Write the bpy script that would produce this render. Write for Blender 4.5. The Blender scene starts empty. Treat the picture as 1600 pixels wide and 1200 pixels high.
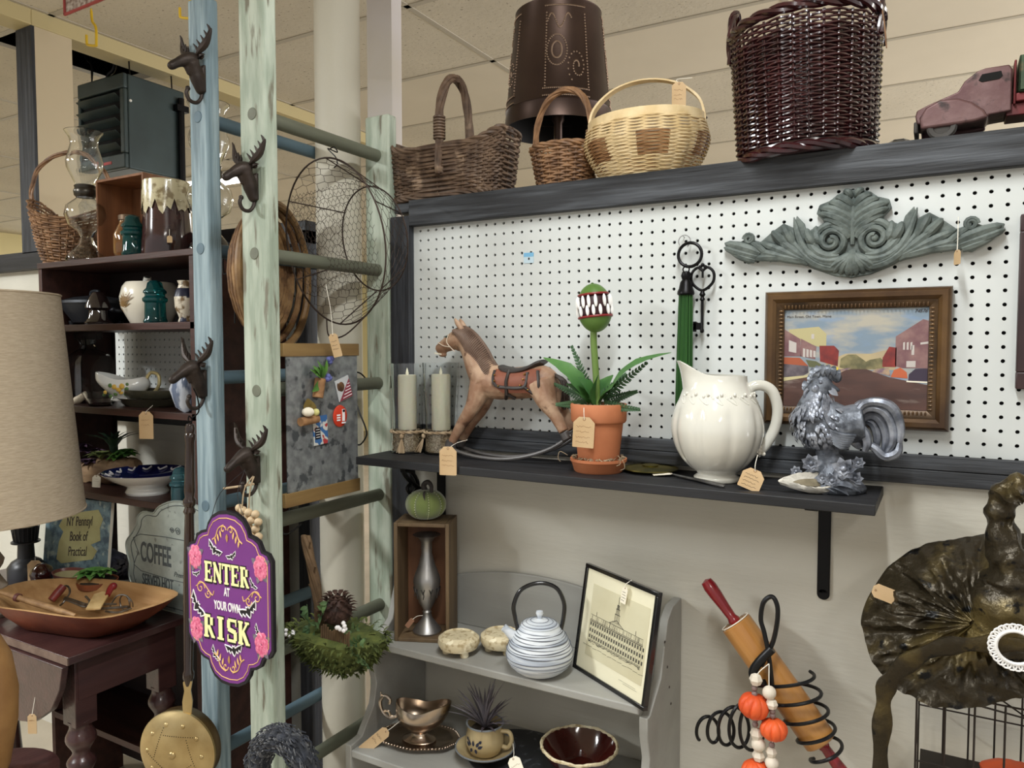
import bpy, math, random
from mathutils import Vector, Matrix, noise
for _c in (bpy.data.objects, bpy.data.meshes, bpy.data.materials, bpy.data.lights, bpy.data.cameras):
    for _o in list(_c): _c.remove(_o)
R = random.Random(7)
rad = math.radians
pi = math.pi
scn = bpy.context.scene
COL = scn.collection
# ---------------------------------------------------------------- camera
CAM = Vector((0, -1.62, 1.5)); F = 1180.0; PIT = rad(2.765); YAW = rad(29.7)
cd = bpy.data.cameras.new('camera'); cam = bpy.data.objects.new('camera', cd); COL.objects.link(cam)
cam.location = CAM; cam.rotation_euler = (rad(90) - PIT, 0, YAW)
cd.sensor_fit = 'HORIZONTAL'; cd.sensor_width = 36.0; cd.lens = 36.0 * F / 1600; cd.clip_start = 0.02; cd.clip_end = 60
scn.camera = cam
scn.view_settings.view_transform = 'Standard'; scn.view_settings.look = 'None'
scn.view_settings.gamma = 1.0; scn.view_settings.use_curve_mapping = False
scn.view_settings.exposure = 0.0
# ---------------------------------------------------------------- world and lights
w = bpy.data.worlds.new('world'); scn.world = w; w.use_nodes = True
w.node_tree.nodes['Background'].inputs[0].default_value = (1.0, 0.985, 0.96, 1)
w.node_tree.nodes['Background'].inputs[1].default_value = 0.6
CEIL = 2.76
def area(name, loc, sx, sy, power, col=(1, 0.995, 0.975), rot=(0, 0, 0)):
    l = bpy.data.lights.new(name, 'AREA'); l.shape = 'RECTANGLE'; l.size = sx; l.size_y = sy; l.energy = power; l.color = col
    o = bpy.data.objects.new(name, l); COL.objects.link(o); o.location = loc; o.rotation_euler = rot
    return o
area('ceiling_fill_light', (3.38, 3.6, 1.2), 2.2, 7.0, 265, (0.97, 0.98, 1.0), (0, rad(98), 0))  # unseen fill light added on the right to brighten the ceiling
# fluorescent fittings: (x, y, size x, size y, power)
FIT = [(-0.22, -1.15, 0.10, 1.2, 34), (-3.2, -2.6, 0.3, 1.2, 150), (-4.6, -1.6, 0.3, 1.2, 30), (1.2, -3.4, 0.3, 1.2, 26),
       (-4.9, 2.2, 1.2, 0.16, 26), (-3.9, 3.9, 1.2, 0.16, 26), (2.6, 2.6, 0.3, 1.2, 30), (-7.5, 4.2, 1.2, .2, 30)]
for (x, y, a, b, p) in FIT:
    area('ceiling_lamp_light', (x, y, CEIL - 0.052), a * .96, b * .96, p, (0.95, 0.99, 1.0) if x < 0 and y < 0 else (1, .98, .95))
# ---------------------------------------------------------------- projection helpers (photo pixel -> point on a plane of the room)
fw = Vector((-math.sin(YAW) * math.cos(PIT), math.cos(YAW) * math.cos(PIT), -math.sin(PIT)))
rt = Vector((math.cos(YAW), math.sin(YAW), 0)); up = rt.cross(fw)
def ray(px, py): return fw + rt * ((px - 800) / F) + up * ((600 - py) / F)
def P(px, py, y):
    d = ray(px, py); return CAM + d * ((y - CAM.y) / d.y)
def PX(px, py, x):
    d = ray(px, py); return CAM + d * ((x - CAM.x) / d.x)
def PZ(px, py, z):
    d = ray(px, py); return CAM + d * ((z - CAM.z) / d.z)
def S(p): return (Vector(p) - CAM).dot(fw) / F
# ---------------------------------------------------------------- materials
def lin(c):
    o = []
    for v in c[:3]:
        v = v / 255.0
        o.append(v / 12.92 if v <= 0.04045 else ((v + 0.055) / 1.055) ** 2.4)
    return (*o, 1)
MATS = {}
def mat(name, col, rough=0.6, metal=0.0, col2=None, sc=6.0, st=(1, 1, 1), lo=0.35, hi=0.65, bump=0.0, bsc=40.0, bst=None,
        trans=0.0, ior=1.45, spec=0.5, emit=0.0, coat=0.0, col3=None, sc3=20.0, lo3=0.55, hi3=0.62, sss=0.0, detail=5.0, sheen=0.0, alpha=1.0):
    if name in MATS: return MATS[name]
    m = bpy.data.materials.new(name); m.use_nodes = True; nt = m.node_tree; b = nt.nodes['Principled BSDF']; N = nt.nodes; L = nt.links
    b.inputs['Base Color'].default_value = lin(col); b.inputs['Roughness'].default_value = rough; b.inputs['Metallic'].default_value = metal
    b.inputs['Transmission Weight'].default_value = trans; b.inputs['IOR'].default_value = ior
    b.inputs['Specular IOR Level'].default_value = spec; b.inputs['Coat Weight'].default_value = coat
    b.inputs['Coat Roughness'].default_value = 0.08
    if sss: b.inputs['Subsurface Weight'].default_value = sss; b.inputs['Subsurface Radius'].default_value = (.02, .015, .01)
    if sheen: b.inputs['Sheen Weight'].default_value = sheen
    if alpha < 1: b.inputs['Alpha'].default_value = alpha
    if emit:
        b.inputs['Emission Color'].default_value = lin(col); b.inputs['Emission Strength'].default_value = emit
    tc = N.new('ShaderNodeTexCoord')
    def noi(scale, stretch, det=5.0):
        mp = N.new('ShaderNodeMapping'); mp.inputs['Scale'].default_value = stretch; L.new(tc.outputs['Object'], mp.inputs[0])
        n = N.new('ShaderNodeTexNoise'); n.inputs['Scale'].default_value = scale; n.inputs['Detail'].default_value = det; L.new(mp.outputs[0], n.inputs['Vector'])
        return n
    cur = None
    def mixin(cur, n, lo_, hi_, c):
        r = N.new('ShaderNodeMapRange'); r.inputs[1].default_value = lo_; r.inputs[2].default_value = hi_; L.new(n.outputs['Fac'], r.inputs[0])
        mx = N.new('ShaderNodeMix'); mx.data_type = 'RGBA'; L.new(r.outputs[0], mx.inputs[0])
        if cur is None: mx.inputs[6].default_value = lin(col)
        else: L.new(cur, mx.inputs[6])
        mx.inputs[7].default_value = lin(c); return mx.outputs[2]
    if col2 is not None: cur = mixin(cur, noi(sc, st, detail), lo, hi, col2)
    if col3 is not None: cur = mixin(cur, noi(sc3, st), lo3, hi3, col3)
    if cur is not None: L.new(cur, b.inputs['Base Color'])
    if bump:
        n = noi(bsc, bst or st); bp = N.new('ShaderNodeBump'); bp.inputs['Strength'].default_value = bump; bp.inputs['Distance'].default_value = 0.003
        L.new(n.outputs['Fac'], bp.inputs['Height']); L.new(bp.outputs[0], b.inputs['Normal'])
    MATS[name] = m; return m
def wood(name, col, col2, rough=.6, axis='x', sc=9, bump=.25, **k):
    st = {'x': (.08, 1, 1), 'y': (1, .08, 1), 'z': (1, 1, .08)}[axis]
    return mat(name, col, rough, 0, col2, sc=sc * 4, st=st, lo=.3, hi=.7, bump=bump, bsc=sc * 14, bst=st, **k)
# ---------------------------------------------------------------- mesh builder
class MB:
    def __init__(s): s.v = []; s.f = []
    def add(s, vs, fs, M=None):
        k = len(s.v)
        for v in vs:
            v = Vector(v); s.v.append(M @ v if M is not None else v)
        s.f += [[i + k for i in f] for f in fs]; return s
    def box(s, c, d, M=None):
        x, y, z = c; a, b, e = d[0] / 2, d[1] / 2, d[2] / 2
        vs = [(x + i * a, y + j * b, z + k * e) for i in (-1, 1) for j in (-1, 1) for k in (-1, 1)]
        return s.add(vs, [(0, 1, 3, 2), (4, 6, 7, 5), (0, 4, 5, 1), (2, 3, 7, 6), (0, 2, 6, 4), (1, 5, 7, 3)], M)
    def bb(s, x0, x1, y0, y1, z0, z1, M=None):
        return s.box(((x0 + x1) / 2, (y0 + y1) / 2, (z0 + z1) / 2), (abs(x1 - x0), abs(y1 - y0), abs(z1 - z0)), M)
    def tube(s, pts, r, n=8, closed=False, flat=1.0, M=None, upv=None):
        pts = [Vector(p) for p in pts]; m = len(pts)
        rs = r if isinstance(r, (list, tuple)) else [r] * m
        vs = []; prev = None
        for i, p in enumerate(pts):
            if closed: t = pts[(i + 1) % m] - pts[i - 1]
            else: t = pts[min(i + 1, m - 1)] - pts[max(i - 1, 0)]
            if t.length < 1e-9: t = Vector((0, 0, 1))
            t.normalize()
            if prev is None:
                a = Vector(upv) if upv else (Vector((0, 0, 1)) if abs(t.z) < .9 else Vector((1, 0, 0)))
                nrm = (a - t * a.dot(t)).normalized()
            else:
                nrm = prev - t * prev.dot(t)
                nrm = nrm.normalized() if nrm.length > 1e-6 else t.orthogonal().normalized()
            prev = nrm; bi = t.cross(nrm)
            for k in range(n):
                a = 2 * pi * k / n
                vs.append(p + (nrm * math.cos(a) * flat + bi * math.sin(a)) * rs[i])
        fs = []
        for i in range(m if closed else m - 1):
            j = (i + 1) % m
            for k in range(n):
                fs.append((i * n + k, i * n + (k + 1) % n, j * n + (k + 1) % n, j * n + k))
        if not closed:
            fs.append(list(range(n))[::-1]); fs.append([(m - 1) * n + k for k in range(n)])
        return s.add(vs, fs, M)
    def lathe(s, prof, n=32, c=(0, 0, 0), M=None, sx=1, sy=1, mod=None, cap=True):
        vs = []
        for (r, z) in prof:
            for k in range(n):
                a = 2 * pi * k / n; q = mod(a, z) if mod else 1
                vs.append((c[0] + r * q * math.cos(a) * sx, c[1] + r * q * math.sin(a) * sy, c[2] + z))
        fs = []
        for i in range(len(prof) - 1):
            for k in range(n): fs.append((i * n + k, i * n + (k + 1) % n, (i + 1) * n + (k + 1) % n, (i + 1) * n + k))
        if cap:
            if prof[0][0] > 1e-5: fs.append(list(range(n))[::-1])
            if prof[-1][0] > 1e-5: fs.append([(len(prof) - 1) * n + k for k in range(n)])
        return s.add(vs, fs, M)
    def shell(s, prof, th, n=32, **k):      # vessel with a wall thickness: outer profile up, inner profile down
        inner = [(max(r - th, 0.0005), z if i else z + th) for i, (r, z) in enumerate(prof)]
        return s.lathe([(0.0001, prof[0][1])] + list(prof) + inner[::-1] + [(0.0001, prof[0][1] + th)], n, cap=False, **k)
    def sphere(s, c, r, n=12, m=8, M=None):
        rx, ry, rz = r if isinstance(r, (tuple, list)) else (r, r, r)
        vs = [(c[0], c[1], c[2] - rz)]
        for i in range(1, m):
            a = pi * i / m
            for k in range(n):
                b = 2 * pi * k / n; vs.append((c[0] + rx * math.sin(a) * math.cos(b), c[1] + ry * math.sin(a) * math.sin(b), c[2] - rz * math.cos(a)))
        vs.append((c[0], c[1], c[2] + rz)); fs = []
        for k in range(n):
            fs.append((0, 1 + (k + 1) % n, 1 + k)); fs.append((len(vs) - 1, len(vs) - 1 - n + k, len(vs) - 1 - n + (k + 1) % n))
        for i in range(m - 2):
            for k in range(n):
                a = 1 + i * n + k; b = 1 + i * n + (k + 1) % n; fs.append((a, b, b + n, a + n))
        return s.add(vs, fs, M)
    def prism(s, poly, y0, y1, M=None):     # poly in x,z ; extruded along y
        n = len(poly); vs = [(x, y0, z) for x, z in poly] + [(x, y1, z) for x, z in poly]
        fs = [list(range(n)), list(range(n, 2 * n))[::-1]] + [(i, i + n, (i + 1) % n + n, (i + 1) % n) for i in range(n)]
        return s.add(vs, fs, M)
    def prismz(s, poly, z0, z1, M=None):
        n = len(poly); vs = [(x, y, z0) for x, y in poly] + [(x, y, z1) for x, y in poly]
        fs = [list(range(n))[::-1], list(range(n, 2 * n))] + [(i, (i + 1) % n, (i + 1) % n + n, i + n) for i in range(n)]
        return s.add(vs, fs, M)
    def leaf(s, base, tip, w, curve=.2, upv=(0, 0, 1), n=6, fold=.25, th=0, M=None, wob=0):
        base = Vector(base); tip = Vector(tip); d = tip - base; L = d.length; u = Vector(upv)
        side = d.cross(u)
        side = side.normalized() if side.length > 1e-6 else d.orthogonal().normalized()
        u = side.cross(d).normalized(); vs = []
        for i in range(n + 1):
            t = i / n; p = base + d * t + u * (curve * L * math.sin(pi * t))
            ww = w * (math.sin(pi * min(max(t, .03), .985) ** .8)) ** .8
            ww *= 1 + wob * math.sin(i * 2.7)
            vs += [p - side * ww + u * fold * ww, p, p + side * ww + u * fold * ww]
        fs = []
        for i in range(n): a = i * 3; fs += [(a, a + 1, a + 4, a + 3), (a + 1, a + 2, a + 5, a + 4)]
        return s.add(vs, fs, M)
    def build(s, name, m, parent=None, smooth=40, bev=0, sub=0, seg=2, loc=None, recalc=True):
        me = bpy.data.meshes.new(name); me.from_pydata([tuple(v) for v in s.v], [], s.f); me.update()
        if recalc:
            import bmesh
            bm = bmesh.new(); bm.from_mesh(me); bmesh.ops.recalc_face_normals(bm, faces=bm.faces[:]); bm.to_mesh(me); bm.free()
        if smooth:
            for p in me.polygons: p.use_smooth = True
            me.set_sharp_from_angle(angle=rad(smooth))
        me.materials.append(m)
        o = bpy.data.objects.new(name, me); COL.objects.link(o)
        if parent: o.parent = parent
        if loc: o.location = loc
        if bev:
            b = o.modifiers.new('bevel', 'BEVEL'); b.width = bev; b.segments = seg; b.limit_method = 'ANGLE'; b.angle_limit = rad(40)
        if sub:
            b = o.modifiers.new('sub', 'SUBSURF'); b.levels = sub; b.render_levels = sub
        return o
def thing(name, label, cat, loc=(0, 0, 0), rz=0, group=None, rot=None):
    o = bpy.data.objects.new(name, None); COL.objects.link(o); o.location = loc; o.empty_display_size = .02
    o.rotation_euler = rot if rot else (0, 0, rz); o['label'] = label; o['category'] = cat
    if group: o['group'] = group
    return o
def tag(o, label, cat, group=None, kind=None):
    o['label'] = label; o['category'] = cat
    if group: o['group'] = group
    if kind: o['kind'] = kind
    return o
def struct(o): o['kind'] = 'structure'; return o
def text(name, s, size, m, parent, loc=(0, 0, 0), rot=(rad(90), 0, 0), ext=.0006, off=0.0, ax='CENTER', sx=1.0, shear=0, bevel=0):
    c = bpy.data.curves.new(name, 'FONT'); c.body = s; c.size = size; c.extrude = ext; c.offset = off; c.align_x = ax; c.align_y = 'CENTER'; c.shear = shear; c.bevel_depth = bevel
    t = bpy.data.objects.new(name + '_c', c); COL.objects.link(t)
    dg = bpy.context.evaluated_depsgraph_get(); me = bpy.data.meshes.new_from_object(t.evaluated_get(dg)); bpy.data.objects.remove(t)
    me.materials.clear(); me.materials.append(m)
    o = bpy.data.objects.new(name, me); COL.objects.link(o); o.parent = parent; o.location = loc; o.rotation_euler = rot; o.scale = (sx, 1, 1)
    return o
def arc(c, r, a0, a1, n, plane='xz', ry=None, off=0):
    ry = r if ry is None else ry; o = []
    for i in range(n + 1):
        a = rad(a0 + (a1 - a0) * i / n); u, v = r * math.cos(a), ry * math.sin(a)
        if plane == 'xz': o.append((c[0] + u, c[1], c[2] + v))
        elif plane == 'xy': o.append((c[0] + u, c[1] + v, c[2]))
        else: o.append((c[0], c[1] + u, c[2] + v))
    return o
def smoothpts(pts, n=4, closed=False):      # catmull-rom
    pts = [Vector(p) for p in pts]; m = len(pts); out = []
    for i in range(m if closed else m - 1):
        p0 = pts[i - 1] if (closed or i > 0) else pts[0]; p1 = pts[i]; p2 = pts[(i + 1) % m]; p3 = pts[(i + 2) % m] if (closed or i + 2 < m) else pts[-1]
        for k in range(n):
            t = k / n
            out.append(.5 * ((2 * p1) + (p2 - p0) * t + (2 * p0 - 5 * p1 + 4 * p2 - p3) * t * t + (3 * p1 - p0 - 3 * p2 + p3) * t ** 3))
    if not closed: out.append(pts[-1])
    return out
def sm2(pts, n=4, closed=True): return [(v.x, v.y) for v in smoothpts([(a, b, 0) for a, b in pts], n, closed)]
# ================================================================ setting
m_wall = mat('wall_paint', (198, 194, 182), .55, col2=(188, 184, 172), sc=3, bump=.35, bsc=16, bst=(1, 1, 5))
m_peg = mat('pegboard_white', (206, 209, 207), .5, col2=(199, 202, 199), sc=2.5)
m_dark = mat('hole_dark', (14, 13, 12), .95)
m_char = mat('charcoal_stained_pine', (38, 39, 42), .6, col2=(80, 83, 88), sc=60, st=(.07, 1, 1.0), lo=.42, hi=.72, bump=.8, bsc=120, bst=(.06, 1, 1), col3=(16, 16, 19), sc3=22, lo3=.55, hi3=.68)
m_charz = mat('charcoal_stained_pine_upright', (32, 33, 37), .6, col2=(62, 65, 71), sc=60, st=(1, 1, .07), lo=.42, hi=.72, bump=.8, bsc=120, bst=(1, 1, .06))
m_black = mat('black_painted_wood', (24, 24, 26), .55, col2=(38, 38, 41), sc=50, st=(.08, 1, 1), bump=.4, bsc=60, bst=(.08, 1, 1))
m_ceil = mat('ceiling_tile_fissured', (206, 197, 178), .95, col2=(198, 189, 170), sc=3, bump=.6, bsc=60, col3=(150, 140, 122), sc3=75, lo3=.63, hi3=.68)
m_ceil2 = mat('ceiling_tile_smooth', (214, 204, 184), .9, col2=(207, 197, 177), sc=2)
m_tbar = mat('ceiling_grid', (178, 170, 154), .6)
m_cream = mat('cream_paint', (226, 212, 160), .6)
m_tan = mat('tan_paint', (196, 180, 150), .7)
m_floor = mat('floor_vinyl', (176, 164, 146), .6, col2=(158, 148, 130), sc=3)
b = MB(); b.bb(-9, 3.5, -5, 9, -.05, 0); struct(b.build('floor', m_floor, smooth=0))
# ceiling: 4 ft x 2 ft tiles on a grid, one tile missing over the heater
b1 = MB(); b2 = MB(); t = MB(); XO = -1.75; YO = -1.62 + 2.30 * 1.26
cx0, cx1, cy0, cy1 = -6, 4, -11, 10
for i in range(cx0, cx1):
    for j in range(cy0, cy1):
        x0 = XO + i * 1.22; y0 = YO + j * .61
        if i == -2 and j == -2: b1.bb(x0 + .012, x0 + .74, y0 + .012, y0 + .598, CEIL, CEIL + .015); continue
        smooth = (j in (0, 3, 4) and i >= -1) or (i * 7 + j * 3) % 5 == 0
        if j == -1 and i >= -1: smooth = False
        (b2 if smooth else b1).bb(x0 + .012, x0 + 1.208, y0 + .012, y0 + .598, CEIL, CEIL + .015)
for i in range(cx0, cx1 + 1): t.bb(XO + i * 1.22 - .012, XO + i * 1.22 + .012, YO + cy0 * .61, YO + cy1 * .61, CEIL - .003, CEIL + .03)
for j in range(cy0, cy1 + 1): t.bb(XO + cx0 * 1.22, XO + cx1 * 1.22, YO + j * .61 - .012, YO + j * .61 + .012, CEIL - .003, CEIL + .03)
c = struct(b1.build('ceiling', m_ceil, smooth=0)); b2.build('smooth_tiles', m_ceil2, c, smooth=0); t.build('grid_bars', m_tbar, c, smooth=0)
v = MB(); v.bb(-9.2, 3.6, -5.2, 9.2, CEIL + .5, CEIL + .52); v.build('void_above_tiles', m_dark, c, smooth=0)
# outer walls of the shop
for nm, bx in (('wall_far', (-9.1, 3.6, 9, 9.1)), ('wall_left', (-9.1, -9, -5, 9))):
    b = MB(); b.bb(bx[0], bx[1], bx[2], bx[3], 0, CEIL + .5); struct(b.build(nm, m_cream if nm != 'wall_right' else m_wall, smooth=0))
# booth wall: plywood below, pegboard above
X0, X1 = -1.285, .95
def pegboard(name, x0, x1, z0, z1, y, parent=None, ph=0.0, pz=0.0):
    g = .0254; hr = .0036; b = MB(); n = 10
    nx = int((x1 - x0) / g) + 1; nz = int((z1 - z0) / g) + 1
    for i in range(nx):
        for j in range(nz):
            a0 = x0 + i * g; a1 = min(a0 + g, x1); c0 = z0 + j * g; c1 = min(c0 + g, z1)
            if a1 - a0 < g * .99 or c1 - c0 < g * .99:
                if a1 - a0 > 1e-4 and c1 - c0 > 1e-4: b.add([(a0, y, c0), (a1, y, c0), (a1, y, c1), (a0, y, c1)], [(0, 1, 2, 3)])
                continue
            cx, cz = (a0 + a1) / 2, (c0 + c1) / 2
            vs = [(cx + hr * math.cos(2 * pi * k / 12), y, cz + hr * math.sin(2 * pi * k / 12)) for k in range(12)]
            vs += [(v_[0], y + .006, v_[2]) for v_ in vs[:12]]
            vs += [(a1, y, c1), (a0, y, c1), (a0, y, c0), (a1, y, c0), (a1, y, cz), (cx, y, c1), (a0, y, cz), (cx, y, c0)]
            fs = [(0, 1, 2, 3, 29, 24, 28), (3, 4, 5, 6, 30, 25, 29), (6, 7, 8, 9, 31, 26, 30), (9, 10, 11, 0, 28, 27, 31)]
            fs += [(k, (k + 1) % 12, (k + 1) % 12 + 12, k + 12) for k in range(12)]
            b.add(vs, fs)
    o = b.build(name, m_peg, parent, smooth=0, recalc=False)
    d = MB(); d.bb(x0, x1, y + .008, y + .012, z0, z1); d.build('hole_shade_sheet', m_dark, o, smooth=0)  # near-black sheet: paints in the shade seen through the holes
    return o
pb = struct(pegboard('wall_pegboard', X0 + .02, X1, 1.285, 1.83, 0.0))
b = MB(); b.bb(X0 + .02, X1, 0.0, .03, 0, 1.29); struct(b.build('wall_lower', m_wall, smooth=0))
b = MB(); b.bb(X0, X1, .03, .05, 0, 1.80); b.bb(X0, X1, .014, .034, 1.28, 1.80); struct(b.build('wall_back_sheet', m_wall, smooth=0))
# framing boards
b = MB(); b.bb(X0, X0 + .062, -.022, .05, 0, 1.845); struct(b.build('trim_1', m_charz, bev=.002))
b = MB(); b.bb(X0 + .062, .338, -.022, -.0005, 1.817, 1.884); b.bb(.3385, X1, -.022, -.0005, 1.817, 1.884); struct(b.build('trim_2', m_char, bev=.002))
b = MB(); b.bb(X0 + .062, X1, -.02, -.0005, 1.272, 1.298); b.bb(X0 + .062, X1, -.02, -.0005, 1.243, 1.271); struct(b.build('trim_3', m_char, bev=.0015))
b = MB(); b.bb(X0, X1, -.0005, .55, 1.858, 1.883); struct(b.build('trim_4', m_char, bev=.0015))
# left booth wall
LX0, LX1 = -4.6, -1.60
pb = struct(pegboard('wall_left_pegboard', -2.62, LX1 - .05, 1.285, 1.83, .03))
b = MB(); b.bb(LX0, LX1, .045, .07, 0, 1.84); b.bb(LX0, LX1, .03, .045, 0, 1.285); b.bb(LX0, -2.62, .03, .045, 1.285, 1.83); struct(b.build('wall_left_lower', m_wall, smooth=0))
b = MB(); b.bb(LX1 - .045, LX1, -.012, .07, 0, 1.84); struct(b.build('trim_5', m_charz, bev=.002))
b = MB(); b.bb(LX0, LX1, -.012, .03, 1.80, 1.866); struct(b.build('trim_6', m_black, bev=.002))
b = MB(); b.bb(LX0, LX1, -.012, .03, 1.243, 1.285); struct(b.build('trim_7', m_black, bev=.002))
# corner post and overhead beam
p = P(53, 300, .0)
b = MB(); b.bb(p.x - .07, p.x + .035, -.012, .0, 1.86, 2.70); struct(b.build('trim_8', m_charz, smooth=0))
b = MB(); b.bb(p.x - .07, p.x + .035, .0, .14, 1.86, 2.70); struct(b.build('trim_9', m_tan, smooth=0))
b = MB(); b.bb(p.x - .07, p.x + .04, -.012, 4.6, 2.70, 2.76); b.bb(p.x - .07, p.x + .04, -.13, -.012, 2.70, 2.76); struct(b.build('trim_10', mat('beam_paint', (190, 174, 128), .6), smooth=0, bev=.003))
# round column
b = MB(); b.lathe([(.061, 0), (.061, 2.76)], 40, (-1.452, -.035, 0)); struct(b.build('column', mat('column_plaster', (188, 182, 166), .6, bump=.5, bsc=30), smooth=60))
q2 = P(594, 30, .3)
b = MB(); b.bb(q2.x - .055, q2.x + .045, q2.y, q2.y + .05, 1.9, 2.755); struct(b.build('trim_11', mat('lilac_trim', (205, 200, 208), .6, col2=(190, 180, 160), sc=1), smooth=0))
# ceiling light fittings
m_glow = mat('fluorescent_diffuser', (255, 250, 238), .5, emit=6.0); m_fit = mat('white_fitting', (235, 232, 224), .5)
for k, (x, y, a, e, pw) in enumerate(FIT):
    where = ['above the booth shelf, narrow strip', 'behind the camera to the left', 'far left of the aisle', 'behind the camera to the right', 'seen beyond the black post on the left', 'seen deep in the shop between the ladders', 'off to the right behind the booth wall', 'in the far left corner of the shop'][k]
    o = thing('ceiling_light', 'fluorescent ceiling light ' + where, 'ceiling light', (x, y, CEIL - .003))
    b = MB(); b.bb(-a / 2 - .02, a / 2 + .02, -e / 2 - .02, e / 2 + .02, -.03, 0); b.build('housing', m_fit, o, smooth=0, bev=.002)
    b = MB(); b.bb(-a / 2, a / 2, -e / 2, e / 2, -.045, -.03); b.build('diffuser', m_glow, o, smooth=0, bev=.002)
# ================================================================ ladders
m_lb = mat('blue_ladder_paint', (114, 134, 142), .6, col2=(150, 168, 174), sc=60, st=(1, 1, .07), lo=.4, hi=.62, bump=1, bsc=130, bst=(1, 1, .06), col3=(98, 116, 124), sc3=34, lo3=.56, hi3=.66)
m_lg = mat('green_ladder_paint', (146, 157, 140), .6, col2=(180, 188, 172), sc=34, st=(1, 1, .16), lo=.4, hi=.6, bump=1, bsc=110, bst=(1, 1, .08), col3=(112, 108, 92), sc3=44, lo3=.58, hi3=.66)
m_rg = mat('green_rung', (112, 116, 100), .6, col2=(84, 84, 70), sc=10, st=(1, .2, 1), bump=.4)
m_rb = mat('blue_rung', (92, 114, 126), .6, col2=(76, 96, 106), sc=10, st=(1, .2, 1), bump=.4)
def ladder(label, x, y0, y1, wdt, thk, top0, top1, rungs, mr, mg, lean=0):
    o = thing('wooden_ladder', label, 'ladder', (x, y0, 0))
    for (yy, tp, nm) in ((0, top0, 'rail'), (y1 - y0, top1, 'rail')):
        b = MB(); n = 14
        # rail with slightly uneven, worn edges
        for k in range(1): b.box((0, yy, tp / 2), (wdt, thk, tp))
        r = b.build(nm, mr, o, bev=.006, seg=3)
    for z in rungs:
        b = MB(); b.tube([(0, .01, z), (0, (y1 - y0) * .5, z), (0, y1 - y0 - .01, z)], .0165, 14); b.build('rung', mg, o)
        b = MB(); b.tube([(0, -thk / 2 - .0015, z), (0, -thk / 2 + .004, z)], .0135, 16); b.build('rung_peg', mg, o, bev=.001)
    return o
gy0 = -.42; gp = P(404, 181, gy0); GX = gp.x
gl = ladder('pale green weathered ladder with peeling paint, right of the blue one', GX, gy0, .0, .082, .036, 2.45, 2.12, [gp.z - .305 * k for k in range(-1 + 1, 7)], m_lg, m_rg)
bp_ = P(320, 186, -.41); BX = bp_.x
bl = ladder('light blue painted ladder standing left of the green one', BX, -.41, .018, .062, .038, P(320, 0, -.41).z, P(494, 92, 0).z, [bp_.z - .305 * k for k in range(0, 7)], m_lb, m_rb)
# ================================================================ wall shelf
SZ = P(1385, 760, 0).z
m_bracket = mat('black_metal', (18, 18, 20), .4, .6)
sh = thing('wall_shelf', 'long black painted shelf board mounted under the pegboard', 'shelf', (0, 0, SZ))
b = MB(); b.bb(-1.25, -.094, -.205, -.001, -.019, 0); b.build('shelf_board', m_black, sh, bev=.0015)
for px in (1288,):
    q = P(px, 850, -.002)
    b = MB(); zb_ = P(1288, 937, -.002).z - SZ + .012; b.bb(q.x - .012, q.x + .012, -.006, -.001, zb_, -.02); b.lathe([(.012, 0), (.012, .005)], 20, M=Matrix.Translation((q.x, -.001, zb_)) @ Matrix.Rotation(rad(90), 4, 'X')); b.bb(q.x - .012, q.x + .012, -.19, -.001, -.024, -.019)
    b.build('bracket', m_bracket, sh, bev=.002)
q = P(690, 740, -.002)
b = MB(); b.bb(q.x - .012, q.x + .012, -.006, -.001, -.22, -.02)
b.tube(smoothpts([(q.x, -.17, -.021), (q.x, -.15, -.05), (q.x, -.10, -.085), (q.x, -.06, -.12), (q.x, -.008, -.20)], 5), .006, 8)
b.tube(smoothpts([(q.x, -.17, -.03), (q.x, -.13, -.04), (q.x, -.105, -.075), (q.x, -.13, -.095), (q.x, -.148, -.078), (q.x, -.135, -.066)], 5), .005, 8)
b.build('bracket', m_bracket, sh)['label'] = 'black scrolled iron bracket'
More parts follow.
